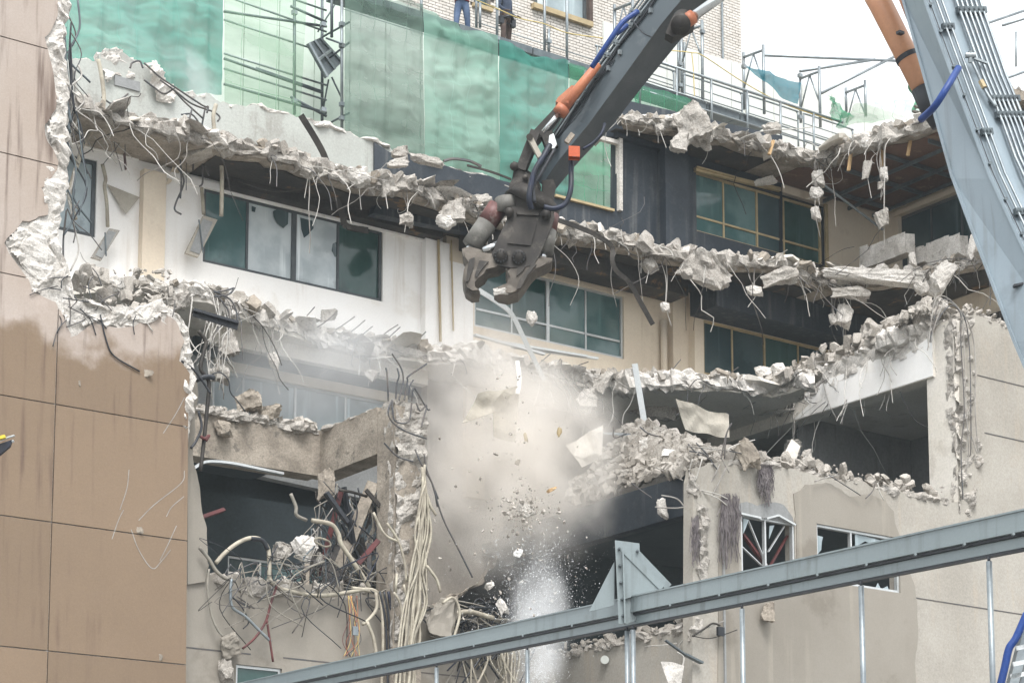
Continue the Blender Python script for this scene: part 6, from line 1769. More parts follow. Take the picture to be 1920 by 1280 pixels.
# cable along the sill, with the loop and dangling ends
t = thing('sill_cable', 'thick cream and black cable looping over the gouged sill of the left opening', 'cable', pY(540, 1130, YF+0.3))
strand([(405,1055),(420,1038),(445,1018),(470,1008),(490,1012),(503,1030),(505,1060),(506,1085),(520,1100),(545,1108),(590,1116),(640,1112),(690,1104),(708,1112),(690,1106),(660,1102)], fY(YF+0.25), 0.042, 'cable', t)
strand([(374,1026),(392,1048),(404,1068),(420,1082),(440,1088)], fY(YF+0.22), 0.035, 'gcable', t)
strand([(470,1009),(492,1013),(502,1030)], fY(YF+0.24), 0.046, 'hose', t)
strand([(392,1066),(389,1100),(396,1150),(408,1180),(418,1192)], fY(YF+0.25), 0.022, 'gcable', t)
strand([(434,1085),(432,1110),(436,1138),(460,1155),(485,1180),(508,1202)], fY(YF+0.2), 0.03, 'galv', t)
strand([(436,1118),(455,1140),(466,1165),(456,1178)], fY(YF+0.26), 0.012, 'hose', t)
strand([(520,1095),(508,1130),(498,1165),(478,1195),(455,1215)], fY(YF+0.2), 0.024, 'redst', t); strand([(500,1160),(506,1200),(512,1240)], fY(YF+0.19), 0.022, 'redst', t)
strand([(585,975),(620,982),(634,1000),(640,1020),(660,1050),(680,1080),(692,1100)], fY(YF+0.35), 0.046, 'cable', t)
strand([(545,925),(555,950),(556,965),(575,975)], fY(YF+0.5), 0.035, 'gcable', t)
strand([(705,1110),(706,1140),(692,1160),(680,1170)], fY(YF+0.15), 0.035, 'cable', t); strand([(712,1112),(718,1180),(716,1280),(714,1320)], fY(YF+0.15), 0.03, 'cable', t)
strand([(688,1165),(700,1195),(706,1230)], fY(YF+0.1), 0.035, 'cable', t)
for k, mk in enumerate(('hose','hose','dblue')): strand([(712+k*8,1108),(722+k*7,1160),(726+k*6,1230),(728+k*5,1330)], fY(YF+0.12), 0.022+0.008*(k == 2), mk, t)
for k in range(12): strand([(660+rg.uniform(-8,10),1116),(664+rg.uniform(-12,14),1160),(662+rg.uniform(-20,18),1200),(660+rg.uniform(-18,18),1230)], fY(YF+0.18), 0.006, rg.choice(['oranged','rope','redst','hose']), t, 'flex')
MB().box(pY(660,1190,YF+.1), pY(672,1174,YF+.06)).part('junction_box', MT['galv'], t)
strand([(590,1012),(598,1008),(616,1014),(620,1022),(608,1024),(592,1016),(590,1012)], fY(YF+0.6), 0.02, 'cable', t, 'cable_ring')
for k in range(46):
    x0_ = rg.uniform(395, 760); y0_ = rg.uniform(1040, 1120)
    strand([(x0_,y0_),(x0_+rg.uniform(-40,40),y0_+rg.uniform(-40,30)),(x0_+rg.uniform(-60,60),y0_+rg.uniform(-20,50)),(x0_+rg.uniform(-70,70),y0_+rg.uniform(0,110))], fY(YF+rg.uniform(.05,.35)), rg.uniform(.006,.013), rg.choice(['hose','rebard','gcable','gcable','dblue','iron']), t, 'flex')
# dark tangle of steel and timber behind the sill
t = thing('wreckage_tangle', 'dark tangle of bent steel, pipes and timber inside the left opening by the column', 'wreckage', pY(650, 1110, YF+1.2))
for k in range(130):
    x0_, y0_ = rg.uniform(575, 715), rg.uniform(900, 1100); a = rg.uniform(0.6, 2.4); L = rg.uniform(40, 150)
    Yk = YF + rg.uniform(0.5, 1.9); x1_ = x0_ + math.cos(a)*L; y1_ = min(1112, y0_ + math.sin(a)*L)
    if x1_ > 735: continue
    if rg.random() < .22:
        MB().bar(pY(x0_,y0_,Yk), pY(x1_,y1_,Yk+rg.uniform(-.2,.2)), rg.uniform(.04,.12), rg.uniform(.03,.08)).part('steel_piece', MT[rg.choice(['iron','rebard','hose','conc_d'])], t)
    else:
        strand([(x0_,y0_),((x0_+x1_)/2+rg.uniform(-20,20),(y0_+y1_)/2),(x1_,y1_)], fY(Yk), rg.uniform(.006,.018), rg.choice(['iron','rebard','hose','gcable','rebar','dsteel']), t, 'bent_bar')
for k in range(30):
    x0_ = 700 - rg.random()**1.4*150; y0_ = rg.uniform(1070,1112)
    strand([(x0_,y0_),(x0_+rg.uniform(-30,30),y0_-rg.uniform(5,50)),(x0_+rg.uniform(-60,60),y0_-rg.uniform(0,30))], fY(YF+rg.uniform(.4,1.2)), rg.uniform(.006,.018), rg.choice(['hose','rebard','iron','gcable']), t, 'bent_bar')
m = MB(); m.bar(pY(700,905,YF+.8), pY(634,1070,YF+1.0), 0.24, 0.1, FH); m.part('timber', MT['conc_d'], t)
m = MB(); m.part('angle_iron', MT['redst'], t) if 0 else None
for a_, b_, y0_, y1_, w_ in (((640,920),(598,1080),.7,1.3,.10),((710,1012),(672,1056),.3,.5,.10),((366,974),(420,955),1.0,1.4,.07)):
    MB().bar(pY(*a_, YF+y0_), pY(*b_, YF+y1_), w_, 0.06, FH).part('angle_iron', MT['redst'], t)
strand([(636,918),(660,922),(688,930)], fY(YF+.6), 0.03, 'iron', t, 'angle_iron'); 
MB().bar(pY(655,1000,YF+1.1), pY(612,1108,YF+1.0), 0.34, 0.12, FH).part('steel_piece', MT['iron'], t); MB().bar(pY(668,1010,YF+1.3), pY(690,1108,YF+1.2), 0.3, 0.12, FH).part('steel_piece', MT['iron'], t)
C2(578,1032,52,66,YF+1.3,'big pale faceted lump leaning inside the left opening',18,k=3); C2(528,1034,40,36,YF+1.6,'rounded pale lump inside the left opening left of the faceted one',0,k=4)
C2(612,905,34,70,YF+1.5,'dark lump hanging beneath the return beam',0,k=2,m='conc_d')
# tangle right of the column foot
t = thing('cable_tangle', 'tangle of thin black cables spilling over the sill right of the tan block', 'cables', pY(900, 1180, YF+0.3))
for k in range(46):
    x0_ = rg.uniform(850, 960); y0_ = rg.uniform(1135, 1185)
    strand([(x0_,y0_),(x0_+rg.uniform(-50,50),y0_+rg.uniform(-28,30)),(x0_+rg.uniform(-80,60),y0_+rg.uniform(-10,60)),(x0_+rg.uniform(-60,40),y0_+rg.uniform(20,120))], fY(YF+rg.uniform(.05,.45)), rg.uniform(.008,.022), rg.choice(['hose','hose','rebard','dblue','gcable']), t)
for k in range(16):
    x0_ = rg.uniform(830, 985); strand([(x0_,1195+rg.uniform(-10,10)),(x0_+rg.uniform(-20,20),1235),(x0_+rg.uniform(-40,40),1300)], fY(YF+rg.uniform(0,.3)), rg.uniform(.014,.028), 'cable', t)
strand([(850,1150),(880,1146),(905,1152),(925,1158)], fY(YF+.05), 0.05, 'cable', t)
# cables and bars along the broken flank of the tan wall
t = thing('flank_cables', 'grey and black cables hanging down the smashed flank of the tan wall', 'cables', pY(125, 560, YF))
for k in range(26):
    x0_ = rg.uniform(118,150); y0_ = rg.choice([rg.uniform(-10,80), rg.uniform(60,200), rg.uniform(200,420)]); L = rg.uniform(60,230)
    strand([(x0_,y0_),(x0_+rg.uniform(-14,22),y0_+L*.35),(x0_+rg.uniform(-18,30),y0_+L*.7),(x0_+rg.uniform(-10,50),y0_+L)], fY(YF+rg.uniform(.25,.5)), rg.uniform(.008,.02), rg.choice(['gcable','hose','rebard','wire','wire','dsteel']), t)
for a in ([(119,60),(122,110),(126,160),(120,200),(130,250)], [(118,140),(124,190),(132,230)], [(112,215),(120,260),(126,300),(116,320),(118,350)]): strand(a, fY(YF+.2), 0.04, 'dsteel' if a[0][0] != 112 else 'hose', t)
for k in range(22):
    a = rg.uniform(0, 6.28); L = rg.uniform(20,70); x0_, y0_ = rg.uniform(110,330), rg.uniform(545,600)
    if k > 12: x0_, y0_ = rg.uniform(85,200), rg.uniform(480,560)
    strand([(x0_,y0_),(x0_+math.cos(a)*L*.5+rg.uniform(-8,8),y0_+abs(math.sin(a))*L*.4),(x0_+math.cos(a)*L,y0_+abs(math.sin(a))*L)], fY(YF-rg.uniform(.05,.15)), .010, rg.choice(['rebard','hose','rebard','wire']), t, 'rebar')
strand([(188,590),(200,640),(215,668),(262,696)], fY(YF-.07), 0.014, 'hose', t); strand([(150,578),(170,600),(180,628)], fY(YF-.07), 0.01, 'hose', t)
# cables on the narrow jamb between tan panels and left bay
t = thing('jamb_cables', 'black conduit and cables hanging from the broken corner in front of the left bay', 'cables', pY(380, 880, YF+0.1))
strand([(372,620),(386,640),(382,660),(376,690),(386,706),(392,720),(388,770),(382,830),(376,882)], fY(YF+.1), 0.038, 'iron', t, 'conduit')
strand([(340,676),(362,692),(380,715),(395,738)], fY(YF+.0), 0.022, 'hose', t); strand([(368,712),(386,706),(402,708)], fY(YF+.05), 0.05, 'hose', t)
strand([(372,770),(378,800),(368,826),(358,840)], fY(YF+.05), 0.025, 'hose', t); strand([(392,704),(412,698),(428,712),(432,735),(446,752),(460,772)], fY(YF+.3), 0.012, 'hose', t)
strand([(376,818),(384,822),(392,816),(386,826)], fY(YF+.04), 0.03, 'redst', t)
for k in range(14):
    x0_ = rg.uniform(385,446); strand([(x0_,600+rg.uniform(-10,10)),(x0_+rg.uniform(-30,8),640),(x0_+rg.uniform(-40,14),rg.uniform(665,760))], fY(YF+rg.uniform(.5,2.0)), rg.uniform(.007,.011), rg.choice(['wire','rebar','rebard']), t, 'rebar')
MB().bar(pY(362,582,YF+.4), pY(446,606,YF+.2), 0.16, 0.05).part('angle_iron', MT['hose'], t); MB().bar(pY(362,587,YF+.42), pY(446,613,YF+.22), 0.03, 0.12).part('angle_iron_web', MT['hose'], t)
for a in ([(400,545),(430,560),(442,580),(446,606)], [(402,548),(425,544),(438,540)], [(404,552),(420,570),(430,590),(428,640)], [(402,556),(428,552),(440,540)]): strand(a, fY(YF+2.5), 0.018, 'rebard', t, 'rebar')

# bars over the left of the upper slab
t = thing('bar_tangle', 'tangle of thick dark bars lying over the broken slab edge below the teal net', 'bars', pY(330, 220, YB-1.5))
fz = lambda d: (lambda x, y: pY(x, y, YB-d))
for a in ([(270,118),(300,145),(330,165),(380,198),(390,200),(388,212)], [(300,150),(330,172),(360,195),(400,210),(412,220),(408,228)], [(325,168),(345,190),(380,222)], [(244,128),(248,118),(262,115),(268,128)],
          [(270,150),(290,165),(308,176),(328,165)], [(190,182),(210,196),(232,204)], [(210,196),(228,186),(240,176)], [(340,215),(360,215),(375,235),(385,260),(400,280)], [(345,245),(362,238),(372,260),(380,300),(392,330)],
          [(352,220),(362,270),(362,320)], [(370,240),(378,290),(380,340),(374,350)], [(385,200),(378,250),(392,275)], [(360,205),(350,240),(342,250)], [(330,310),(345,340),(330,380),(328,394),(340,402)], [(338,300),(340,340),(338,372)]):
    strand(a, fz(1.25+rg.uniform(-.2,.1)), 0.02, 'rebard', t, 'rebar')
for k in range(16):
    x0_ = rg.uniform(120,420); y0_ = 200+(x0_-120)*.2
    strand([(x0_,y0_),(x0_+rg.uniform(-30,30),y0_+rg.uniform(20,50)),(x0_+rg.uniform(-50,50),y0_+rg.uniform(30,110))], fz(1.3), 0.009, rg.choice(['wire','rebar','rebard']), t, 'rebar')
t = thing('hanging_cables', 'two long cream cables hanging past the white wall from the upper slab', 'cables', pY(300, 400, YB-1.4))
strand([(184,112),(190,140),(195,185),(190,210),(174,238),(170,250),(154,275),(148,300),(144,312),(138,330),(130,370),(142,412)], fz(1.45), 0.045, 'cable', t)
strand([(405,196),(400,220),(404,258),(406,282),(412,290),(416,320),(416,360),(415,405)], fz(1.5), 0.045, 'cable', t)
strand([(192,308),(198,335),(196,350),(200,380),(202,425)], fz(.85), 0.04, 'cable', t); strand([(378,352),(380,375),(382,402)], fz(.85), 0.04, 'cable', t)
# ceiling lights hanging from the white wall
for (q, lab) in (([(206,428),(225,432),(190,488),(172,482)], 'grey fluorescent light fitting hanging tilted under the small window'), ([(382,404),(408,412),(372,482),(348,474)], 'cream fluorescent light fitting hanging tilted beside the long window')):
    t = thing('light_fitting', lab, 'light fitting', pY(q[2][0], q[2][1], YW1-.3), 'light fittings hanging on the white wall')
    MB().prism([pY(x,y,YW1-.32) for x,y in q], (0,.07,0)).part('housing', MT['paper' if q[0][0] > 300 else 'conc'], t)
    c = [sum(x for x,_ in q)/4, sum(y for _,y in q)/4]
    MB().prism([pY(c[0]+(x-c[0])*.72, c[1]+(y-c[1])*.86, YW1-.335) for x,y in q], (0,.012,0)).part('reflector', MT['grey'], t)
    MB().tube([pY(q[0][0]-9,q[0][1]+8,YW1-.36), pY(q[2][0]+9,q[2][1]-8,YW1-.36)], 0.016, 8).part('lamp_tube', MT['dsteel'], t)
MB().prism([pY(200,345,YW1-.05), pY(262,370,YW1-.03), pY(236,402,YW1-.12)], (0,.004,0)).top('paper_flap', MT['paper'], 'cream paper flap peeling off the white wall beside the small window', 'paper')
MB().prism([pY(325,310,YW1-.1), pY(340,318,YW1-.02), pY(318,345,YW1-.05), pY(306,348,YW1-.02)], (0,.006,0)).top('paint_flap', MT['cream'], 'small torn cream flap at the top of the cream pilaster', 'paint flap')
MB().bar(pY(233,288,YB-1.1), pY(236,318,YB-1.1), 0.06, 0.03).top('red_tag', MT['redst'], 'short dark red metal tag hanging under the slab near the small window', 'metal tag')

# single strips and bars
def strip(name, label, cat, px, Y, w_, h_, mk, up=None):
    m = MB(); pts = [pY(x, y, Y) for x, y in px]
    pts = curve(pts, 4) if len(px) > 2 else pts
    for a, b in zip(pts, pts[1:]): m.bar(a, b + (b-a)*0.03, w_, h_, up or FH)
    return m.top(name, MT[mk], label, cat)
strip('bent_strip', 'long bent black metal strip hanging from the mint parapet in front of the white wall', 'metal strip', [(564,216),(590,258),(608,292),(618,325),(630,366),(642,402),(650,424),(690,432)], YB-1.4, 0.14, 0.03, 'iron')
strip('bent_strip', 'bent black and silver metal strip hanging from the slab right of the crusher', 'metal strip', [(1040,410),(1090,428),(1120,442),(1147,462),(1148,488),(1156,508),(1180,530),(1204,572),(1224,608)], YB-3.2, 0.11, 0.03, 'iron')
strip('white_tube', 'slim white tube leaning out of the crusher jaw down to the rubble', 'tube', [(888,538),(935,568),(960,590),(985,640),(1020,712)], YB-3.0, 0.10, 0.05, 'alu')
strip('white_batten', 'upright white batten standing on the rubble heap before the plaster ceiling', 'batten', [(1190,682),(1208,792)], YB-4.6, 0.13, 0.06, 'alu')
strip('thin_pipe', 'thin green grey pipe hanging slantwise across the inner corner of the right wing', 'pipe', [(1542,345),(1652,428)], YB-3.2, 0.05, 0.04, 'galv')
strip('steel_flat', 'flat grey steel bar sticking out left of the rubble heap', 'bar', [(1104,810),(1186,815)], YR+3.5, 0.05, 0.03, 'galv')
strip('timber_batten', 'raw timber batten nailed under the plaster ceiling near the white batten', 'batten', [(1228,726),(1318,752)], YB-2.3, 0.14, 0.1, 'wood', Vector((0,0,1)))
for lab, a, b, d in (('short timber peg left of the corner lumps under the top slab',(1450,264),(1442,290),3.0),('timber peg under the small pale lump of the top lip',(1598,270),(1591,320),4.0),('long timber peg with the dark egg shaped lump on its end',(1653,258),(1653,312),4.6),('thin short timber peg nearest the blue hose',(1708,258),(1702,292),5.4)):
    m = MB().bar(pY(*a, YB-d), pY(*b, YB-d), 0.07, 0.06).top('timber_peg', MT['wood'], lab, 'timber peg', 'timber pegs hanging under the top slab')
strip('curved_bar', 'curved dark bar lying on the slab beneath the palest mint net', 'bar', [(832,302),(850,298),(880,302),(902,312)], YB-1.2, 0.05, 0.05, 'rebard')
strip('edge_angle', 'thin rusty steel angle lying along the broken low black wall', 'bar', [(876,310),(920,322),(958,336)], YB-.5, 0.05, 0.03, 'iron')
for k in range(16):                                    # bars poking up from the middle slab under the white wall
    px = (560,585,610,640,668,700,716,745,770,1000,1050,1460,1530,1580,1240,1340)[k]
    e = along(f4, px) if px < 1500 else along(f4, px)
    a = e + Vector((0,0,-0.05)); b = a + RIGHT*rg.uniform(0.3,0.75) + Vector((0,0,rg.uniform(0.25,0.5)))
    MB().tube(curve([a, a.lerp(b,.5)+Vector((0,0,rg.uniform(-.05,.05))), b], 4), 0.012, 6).part('rebar', MT['rebard'], s4)
# loose flat metal sections on the middle slab under the cream wall
for i, (a, b, lab) in enumerate((((890,628),(1020,664),'topmost of the pale metal studs lying under the white framed window'),((930,640),(1100,668),'middle one of the pale metal studs lying under the white framed window'),((960,650),(1120,672),'metal stud reaching farthest right under the white framed window'))):
    MB().bar(pY(*a,YB-2.6+.1*i), pY(*b,YB-2.4+.1*i), 0.09, 0.05).top('metal_section', MT['alu'], lab, 'metal section', 'metal sections under the white framed window')
# crumpled sheets
def crumple(name, label, cat, quad, Yf, mk, amp, seed, n=16, curl=0.0):
    a, b, c, d = [Yf(x, y) for x, y in quad]; rows = []
    for i in range(n+1):
        row = []
        for j in range(n+1):
            u, v = j/n, i/n
            p = a.lerp(b, u).lerp(d.lerp(c, u), v)
            q = noise.voronoi(p*1.6 + Vector((seed*3.1, seed, 0)))[0]
            o = (q[1]-q[0]-0.4)*amp + noise.fractal(p*1.2+Vector((seed,2,1)), .8, 2, 3)*amp
            row.append(p + FH*o + UP*(noise.noise(p*2+Vector((0,seed,0)))*amp*.5 + curl*math.sin(u*3.14)))
        rows.append(row)
    m = MB().grid(rows)
    o = m.top(name, MT[mk], label, cat)
    s = o.modifiers.new('thickness', 'SOLIDIFY'); s.thickness = 0.012
    return o
Yk = lambda d: (lambda x, y: pY(x, y, d))
crumple('torn_board', 'torn cream board caught falling in mid air above the dust cloud', 'board', [(896,738),(972,724),(936,770),(866,794)], Yk(YB-6.4), 'paper', 0.12, 1)
crumple('torn_board', 'darker creased cream board falling right under the torn one', 'board', [(924,742),(974,728),(966,828),(926,818)], Yk(YB-6.3), 'paper', 0.10, 2)
strip('white_trim', 'short white trim strip falling beside the torn board', 'trim', [(970,676),(974,712),(970,738)], YB-6.4, 0.08, 0.02, 'white')
crumple('curled_sheet', 'curled cream sheet standing on the rubble heap under the timber batten', 'sheet', [(1266,748),(1366,778),(1366,822),(1284,806)], Yk(YB-5.2), 'paper', 0.14, 3)
crumple('tin_sheet', 'crumpled pale tin sheet at the dusty foot of the rubble heap', 'sheet', [(1060,838),(1130,800),(1128,850),(1090,880)], Yk(YB-5.0), 'ceil', 0.15, 4)
crumple('twisted_tin', 'twisted pale tin strip in the mouth of the big opening', 'sheet', [(1466,858),(1484,824),(1500,838),(1490,868)], Yk(YR+.8), 'ceil', 0.08, 5)
crumple('torn_flap', 'torn grey green flap hanging at the foot of the black opening', 'sheet', [(1238,1238),(1282,1246),(1276,1282),(1258,1300)], Yk(YR-.1), 'conc_w', 0.10, 6)
# torn fibre mesh on the right front wall
def fibre(label, x0_, x1_, yt, yb, n, seed):
    r = random.Random(seed); m = MB()
    for k in range(n):
        u = r.random(); x = x0_+(x1_-x0_)*u; yb2 = yt + (yb-yt)*min(1, r.uniform(.3,1.0)*(1.15-0.5*abs(u-.45)))
        m.tube([pY(x+r.uniform(-3,3), yt+r.uniform(-4,8), YR-.05-.06*r.random()), pY(x+r.uniform(-7,7), (yt+yb2)/2, YR-.06-.08*r.random()), pY(x+r.uniform(-10,10), yb2, YR-.05-.08*r.random())], r.uniform(.004,.010), 4, False)
    return m.top('torn_mesh', MT['fibre'], label, 'torn mesh')
fibre('wide curtain of torn grey fibre mesh beside the first smashed window', 1352, 1384, 928, 1066, 85, 1)
fibre('wispy tuft of torn fibre mesh hanging above the first smashed window', 1424, 1446, 872, 950, 90, 2)
fibre('narrow strip of torn dark mesh at the edge of the black opening', 1299, 1308, 970, 1064, 40, 3)
for k in range(18):                                    # bars on the right block
    x0_, y0_ = rg.choice([(1290,900),(1300,915),(1310,860),(1356,845),(1400,870),(1240,880),(1180,905),(1560,890),(1650,905),(1300,1190),(1270,1205)])
    x0_ += rg.uniform(-12,12); L = rg.uniform(25,90); a = rg.uniform(-.6,3.7)
    strand([(x0_,y0_),(x0_+math.cos(a)*L*.5+rg.uniform(-10,10),y0_+math.sin(a)*L*.5),(x0_+math.cos(a)*L+rg.uniform(-14,14),y0_+math.sin(a)*L)], lambda x, y: pY(x, y, YR-.12) if x > 1305 else pX(x, y, XC-.15), 0.012, rg.choice(['rebar','rebard','wire']), fwl, 'rebar')
for a in ([(1370,795),(1360,820),(1352,860)], [(1372,793),(1362,815),(1358,860)], [(1305,830),(1320,845),(1332,858)], [(1290,832),(1310,852),(1335,862)], [(1292,845),(1322,852),(1345,880)], [(1150,800),(1152,820),(1175,812)], [(1200,800),(1215,812),(1235,818)],
          [(1350,870),(1330,910),(1310,950),(1290,975)], [(1362,876),(1340,920),(1305,980)], [(1240,928),(1270,935),(1290,955),(1310,945)], [(1228,950),(1270,952),(1304,945)]): strand(a, lambda x, y: pD(x, y, 42.0), 0.015, 'rebard' if a[0][1] < 870 else 'rebar', fwl, 'rebar')
strand([(1298,1192),(1318,1180),(1336,1168),(1350,1172)], fY(YR-.15), 0.02, 'iron', fwl, 'conduit'); strand([(1300,1192),(1330,1196),(1360,1188),(1382,1180)], fY(YR-.15), 0.011, 'iron', fwl, 'conduit')
MB().box(pY(1347,1190,YR-.2), pY(1355,1176,YR-.14)).part('socket_box', MT['hose'], fwl)
t = thing('bent_bracket', 'bent grey steel bracket dangling at the lower corner of the black opening', 'bracket', pY(1290, 1245, YR-.1))
m = MB(); m.bar(pY(1248,1200,YR-.1), pY(1284,1226,YR-.12), .07, .03); m.bar(pY(1284,1226,YR-.12), pY(1316,1242,YR-.1), .11, .04); m.part('arm', MT['dsteel'], t)
strand([(1270,1222),(1282,1232),(1276,1256),(1262,1262)], fY(YR-.12), .014, 'wire', t, 'wire')
MB().tube([pX(1134,1236,XC-.1), pX(1134,1236,XC+.1)], .09, 16).top('pipe_stub', MT['offw'], 'round white pipe stub in the pale wall under the black opening', 'pipe')
# scratches of the render are thin exposed lines; crack-chips on the tan wall
for x, y, w_, h_, lab in ((148,718,6,12,'tiny dark chip in the upper tan panel under the damp line'),(258,993,24,14,'chipped spot sitting on the middle joint of the tan wall'),(272,700,32,16,'long pale chip at the end of the dark hanging wire on the tan wall'),(300,1232,10,14,'small chip on the lowest joint of the tan wall')):
    c = pY(x, y, YF-.045); chunk(c, w_*PXM(c), h_*PXM(c), lab, 'chips in the tan render', depthwise=0.03, m='conc_d')

# falling pieces in the dust -------------------------------------------------
m = MB(); pl = []
for k in range(1100):
    y = 680 + rg.random()**.8*480; c = 950 + rg.gauss(0, 1)*(45 + (y-680)*.09); D = 42 + rg.uniform(-1.6, 1.4)
    s = .008 + .085*rg.random()**7
    pl.append((pD(c, y, D), s))
for k in range(260):
    pl.append((pD(990+rg.gauss(0,26), 955+rg.gauss(0,22), 41+rg.uniform(-.6,.6)), .02+.10*rg.random()**4))
rubble(m, pl, rg); m.top('falling_grit', MT['rub'], 'cloud of falling grit and crumbs in the dust', 'falling grit', kind='stuff')
for (x, y, w_, h_, mk, lab) in ((985,960,36,26,'conc_w','cluster lump falling in the middle of the dust column'),(973,1036,16,18,'white','square white tile piece falling through the dust'),(918,1098,20,14,'conc_w','pale lump falling low on the dark side of the dust'),(970,866,10,12,'conc_d','small dark stone falling near the top of the dust'),
        (1034,918,22,7,'wood','sliver of brown wood falling at the edge of the dust'),(985,818,7,20,'ochre','thin ochre splinter falling beside the torn board'),(940,1135,18,34,'conc_w','pale pointed fragment behind the falling lumps, near the rail'),(996,600,22,26,'conc_w','pale lump dropping in front of the white framed window'),(938,546,26,12,'conc_w','lump dropping straight out of the crusher jaw'),(1048,812,10,18,'ochre','ochre splinter falling left of the flat steel bar')):
    c = pD(x, y, 41.4); chunk(c, w_*PXM(c), h_*PXM(c), lab, 'pieces falling from the crusher', tilt=rg.uniform(-.5,.5), m=mk, name='falling_piece', cat='falling piece')
# water spray from below
m = MB(); 
OCT = [(1,0,0),(-1,0,0),(0,1,0),(0,-1,0),(0,0,1),(0,0,-1)]; OF = [(0,2,4),(2,1,4),(1,3,4),(3,0,4),(2,0,5),(1,2,5),(3,1,5),(0,3,5)]
for k in range(14000):
    t_ = rg.random(); y = 1290 - t_*290
    w_ = 20 + 60*min(1, t_*1.5)**.8
    if rg.random() < .10: w_ *= 2.4
    x = 1012 + rg.gauss(0, .55)*w_ - 10*t_; y += rg.gauss(0,16)
    if rg.random() < t_**3*.6: continue
    p = pD(x, y, 40.6 + rg.gauss(0,.5)); r = .0022 + .006*rg.random()**6
    m.add([tuple(p + Vector(o)*r*(1 if o[2] == 0 else rg.uniform(1,2.2))) for o in OCT], OF)
wm = bpy.data.materials.new('water_drops'); wm.use_nodes = True
b_ = wm.node_tree.nodes['Principled BSDF']; b_.inputs['Base Color'].default_value = (.9,.93,.95,1); b_.inputs['Roughness'].default_value = .2
MT['water'] = wm
m.top('water_spray', wm, 'white jet of spraying water droplets rising over the rail', 'water spray', kind='stuff')

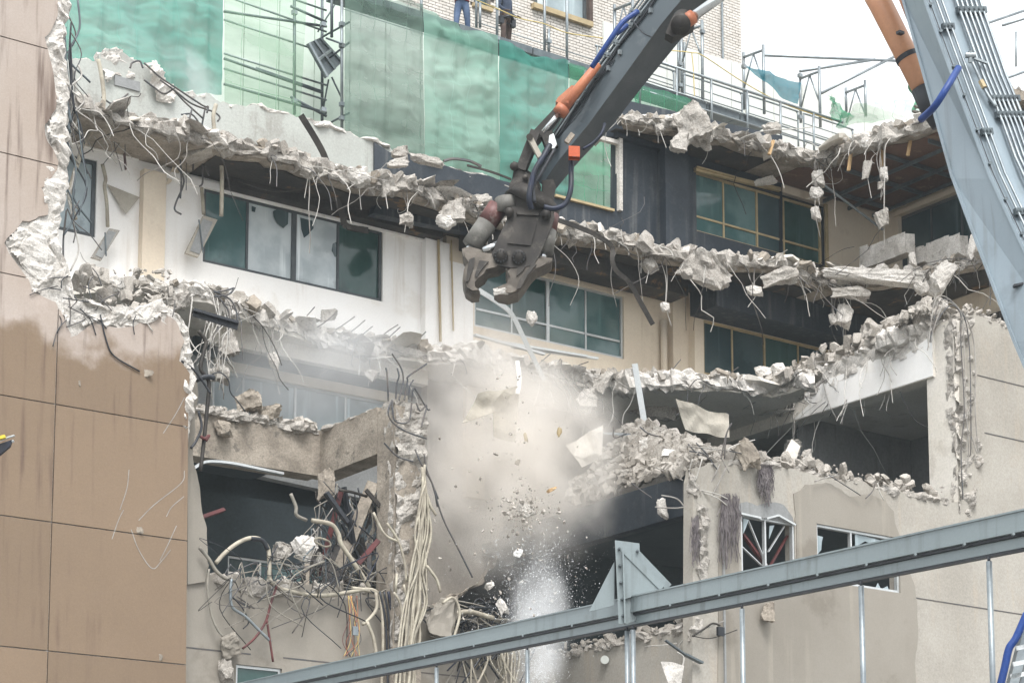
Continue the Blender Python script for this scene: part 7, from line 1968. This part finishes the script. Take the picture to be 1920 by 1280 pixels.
# dust and mist as real volumes ---------------------------------------------
def cloud(name, label, c, rad, dens, col, nscale, thr=0.42, falloff=1.4, kind='stuff', rot=0.0, cat='dust cloud'):
    bm = bmesh.new(); bmesh.ops.create_icosphere(bm, subdivisions=3, radius=1.0)
    me = bpy.data.meshes.new(name); bm.to_mesh(me); bm.free()
    o = bpy.data.objects.new(name, me); COL.objects.link(o)
    o.location = c; o.scale = rad
    o.rotation_euler = (RIGHT.rotation_difference(Vector((1,0,0))).inverted().to_matrix() @ Matrix.Rotation(rot, 3, 'Y')).to_euler()
    mt = bpy.data.materials.new(name); mt.use_nodes = True
    N = mt.node_tree.nodes; L = mt.node_tree.links
    N.remove(N['Principled BSDF'])
    v = N.new('ShaderNodeVolumePrincipled'); v.inputs['Color'].default_value = (*col, 1); v.inputs['Anisotropy'].default_value = 0.2
    tc = N.new('ShaderNodeTexCoord'); ln = N.new('ShaderNodeVectorMath'); ln.operation = 'LENGTH'
    g0 = N.new('ShaderNodeNewGeometry'); wz = N.new('ShaderNodeTexNoise'); wz.inputs['Scale'].default_value = nscale*.55; wz.inputs['Detail'].default_value = 3
    L.new(g0.outputs['Position'], wz.inputs['Vector'])
    sb = N.new('ShaderNodeVectorMath'); sb.operation = 'SUBTRACT'; sb.inputs[1].default_value = (.5,.5,.5); L.new(wz.outputs['Color'], sb.inputs[0])
    sl = N.new('ShaderNodeVectorMath'); sl.operation = 'SCALE'; sl.inputs['Scale'].default_value = 1.5; L.new(sb.outputs[0], sl.inputs[0])
    ad = N.new('ShaderNodeVectorMath'); ad.operation = 'ADD'; L.new(tc.outputs['Object'], ad.inputs[0]); L.new(sl.outputs[0], ad.inputs[1])
    L.new(ad.outputs[0], ln.inputs[0])
    edge = N.new('ShaderNodeVectorMath'); edge.operation = 'LENGTH'; L.new(tc.outputs['Object'], edge.inputs[0])
    ef = N.new('ShaderNodeMapRange'); ef.interpolation_type = 'SMOOTHSTEP'; ef.inputs['From Min'].default_value = 1.0; ef.inputs['From Max'].default_value = 0.6; L.new(edge.outputs['Value'], ef.inputs['Value'])
    e = N.new('ShaderNodeMapRange'); e.inputs['From Min'].default_value = 1.0; e.inputs['From Max'].default_value = 0.0; L.new(ln.outputs['Value'], e.inputs['Value'])
    pw = N.new('ShaderNodeMath'); pw.operation = 'POWER'; pw.inputs[1].default_value = falloff; L.new(e.outputs[0], pw.inputs[0])
    g = N.new('ShaderNodeNewGeometry'); nz = N.new('ShaderNodeTexNoise'); nz.inputs['Scale'].default_value = nscale; nz.inputs['Detail'].default_value = 4; nz.inputs['Roughness'].default_value = .6
    L.new(g.outputs['Position'], nz.inputs['Vector'])
    r = N.new('ShaderNodeMapRange'); r.inputs['From Min'].default_value = thr-.12; r.inputs['From Max'].default_value = thr+.26; r.inputs['To Min'].default_value = .08; L.new(nz.outputs['Fac'], r.inputs['Value'])
    mu = N.new('ShaderNodeMath'); mu.operation = 'MULTIPLY'; L.new(pw.outputs[0], mu.inputs[0]); L.new(r.outputs[0], mu.inputs[1])
    m0 = N.new('ShaderNodeMath'); m0.operation = 'MULTIPLY'; L.new(mu.outputs[0], m0.inputs[0]); L.new(ef.outputs[0], m0.inputs[1])
    m2 = N.new('ShaderNodeMath'); m2.operation = 'MULTIPLY'; m2.inputs[1].default_value = dens; L.new(m0.outputs[0], m2.inputs[0])
    L.new(m2.outputs[0], v.inputs['Density']); L.new(v.outputs[0], N['Material Output'].inputs['Volume'])
    me.materials.append(mt)
    return tag(o, label, cat, None, kind)
cloud('dust_cloud', 'bright beige dust cloud billowing in the middle gap under the crusher', pD(965, 855, 42.2), (2.6, 1.6, 3.0), 7.0, (.93,.895,.85), 1.2, .46, 1.3)
cloud('dust_veil', 'thin dust trailing down from the torn slab beneath the jaw', pD(930, 830, 43.6), (2.8, 1.6, 4.2), 1.0, (.92,.88,.84), .8, .38)
cloud('dust_haze', 'pale dust haze filling the left bay over the stained beam', pD(590, 690, 44.3), (3.1, 1.3, 1.9), 0.95, (.93,.94,.95), .7, .34, .9)
cloud('dust_wisp', 'wisp of grey dust under the broken slab beneath the teal net', pD(330, 245, 44.4), (1.5, .9, 1.1), 1.9, (.9,.92,.93), 1.2)
cloud('dust_plume', 'faint slanting streak of mist in front of the teal net', pD(300, 90, 45.6), (2.6, .5, .7), 2.6, (.95,.96,.97), 1.0, .36, 1.0, rot=R(45))
cloud('spray_mist', 'white mist around the water jet', pD(1010, 1180, 41.0), (.8, .7, 2.0), 3.0, (.97,.98,.99), 1.6, .36, 1.2)


# thin haze added over the whole site to lift the dark parts
hm = bpy.data.materials.new('haze'); hm.use_nodes = True
hm.node_tree.nodes.remove(hm.node_tree.nodes['Principled BSDF'])
hv = hm.node_tree.nodes.new('ShaderNodeVolumePrincipled'); hv.inputs['Color'].default_value = (.86,.95,1,1); hv.inputs['Density'].default_value = 0.0004
hm.node_tree.links.new(hv.outputs[0], hm.node_tree.nodes['Material Output'].inputs['Volume'])
MB().box((-60, -40, -1.0), (70, 90, 42.0)).top('haze', hm, kind='stuff')
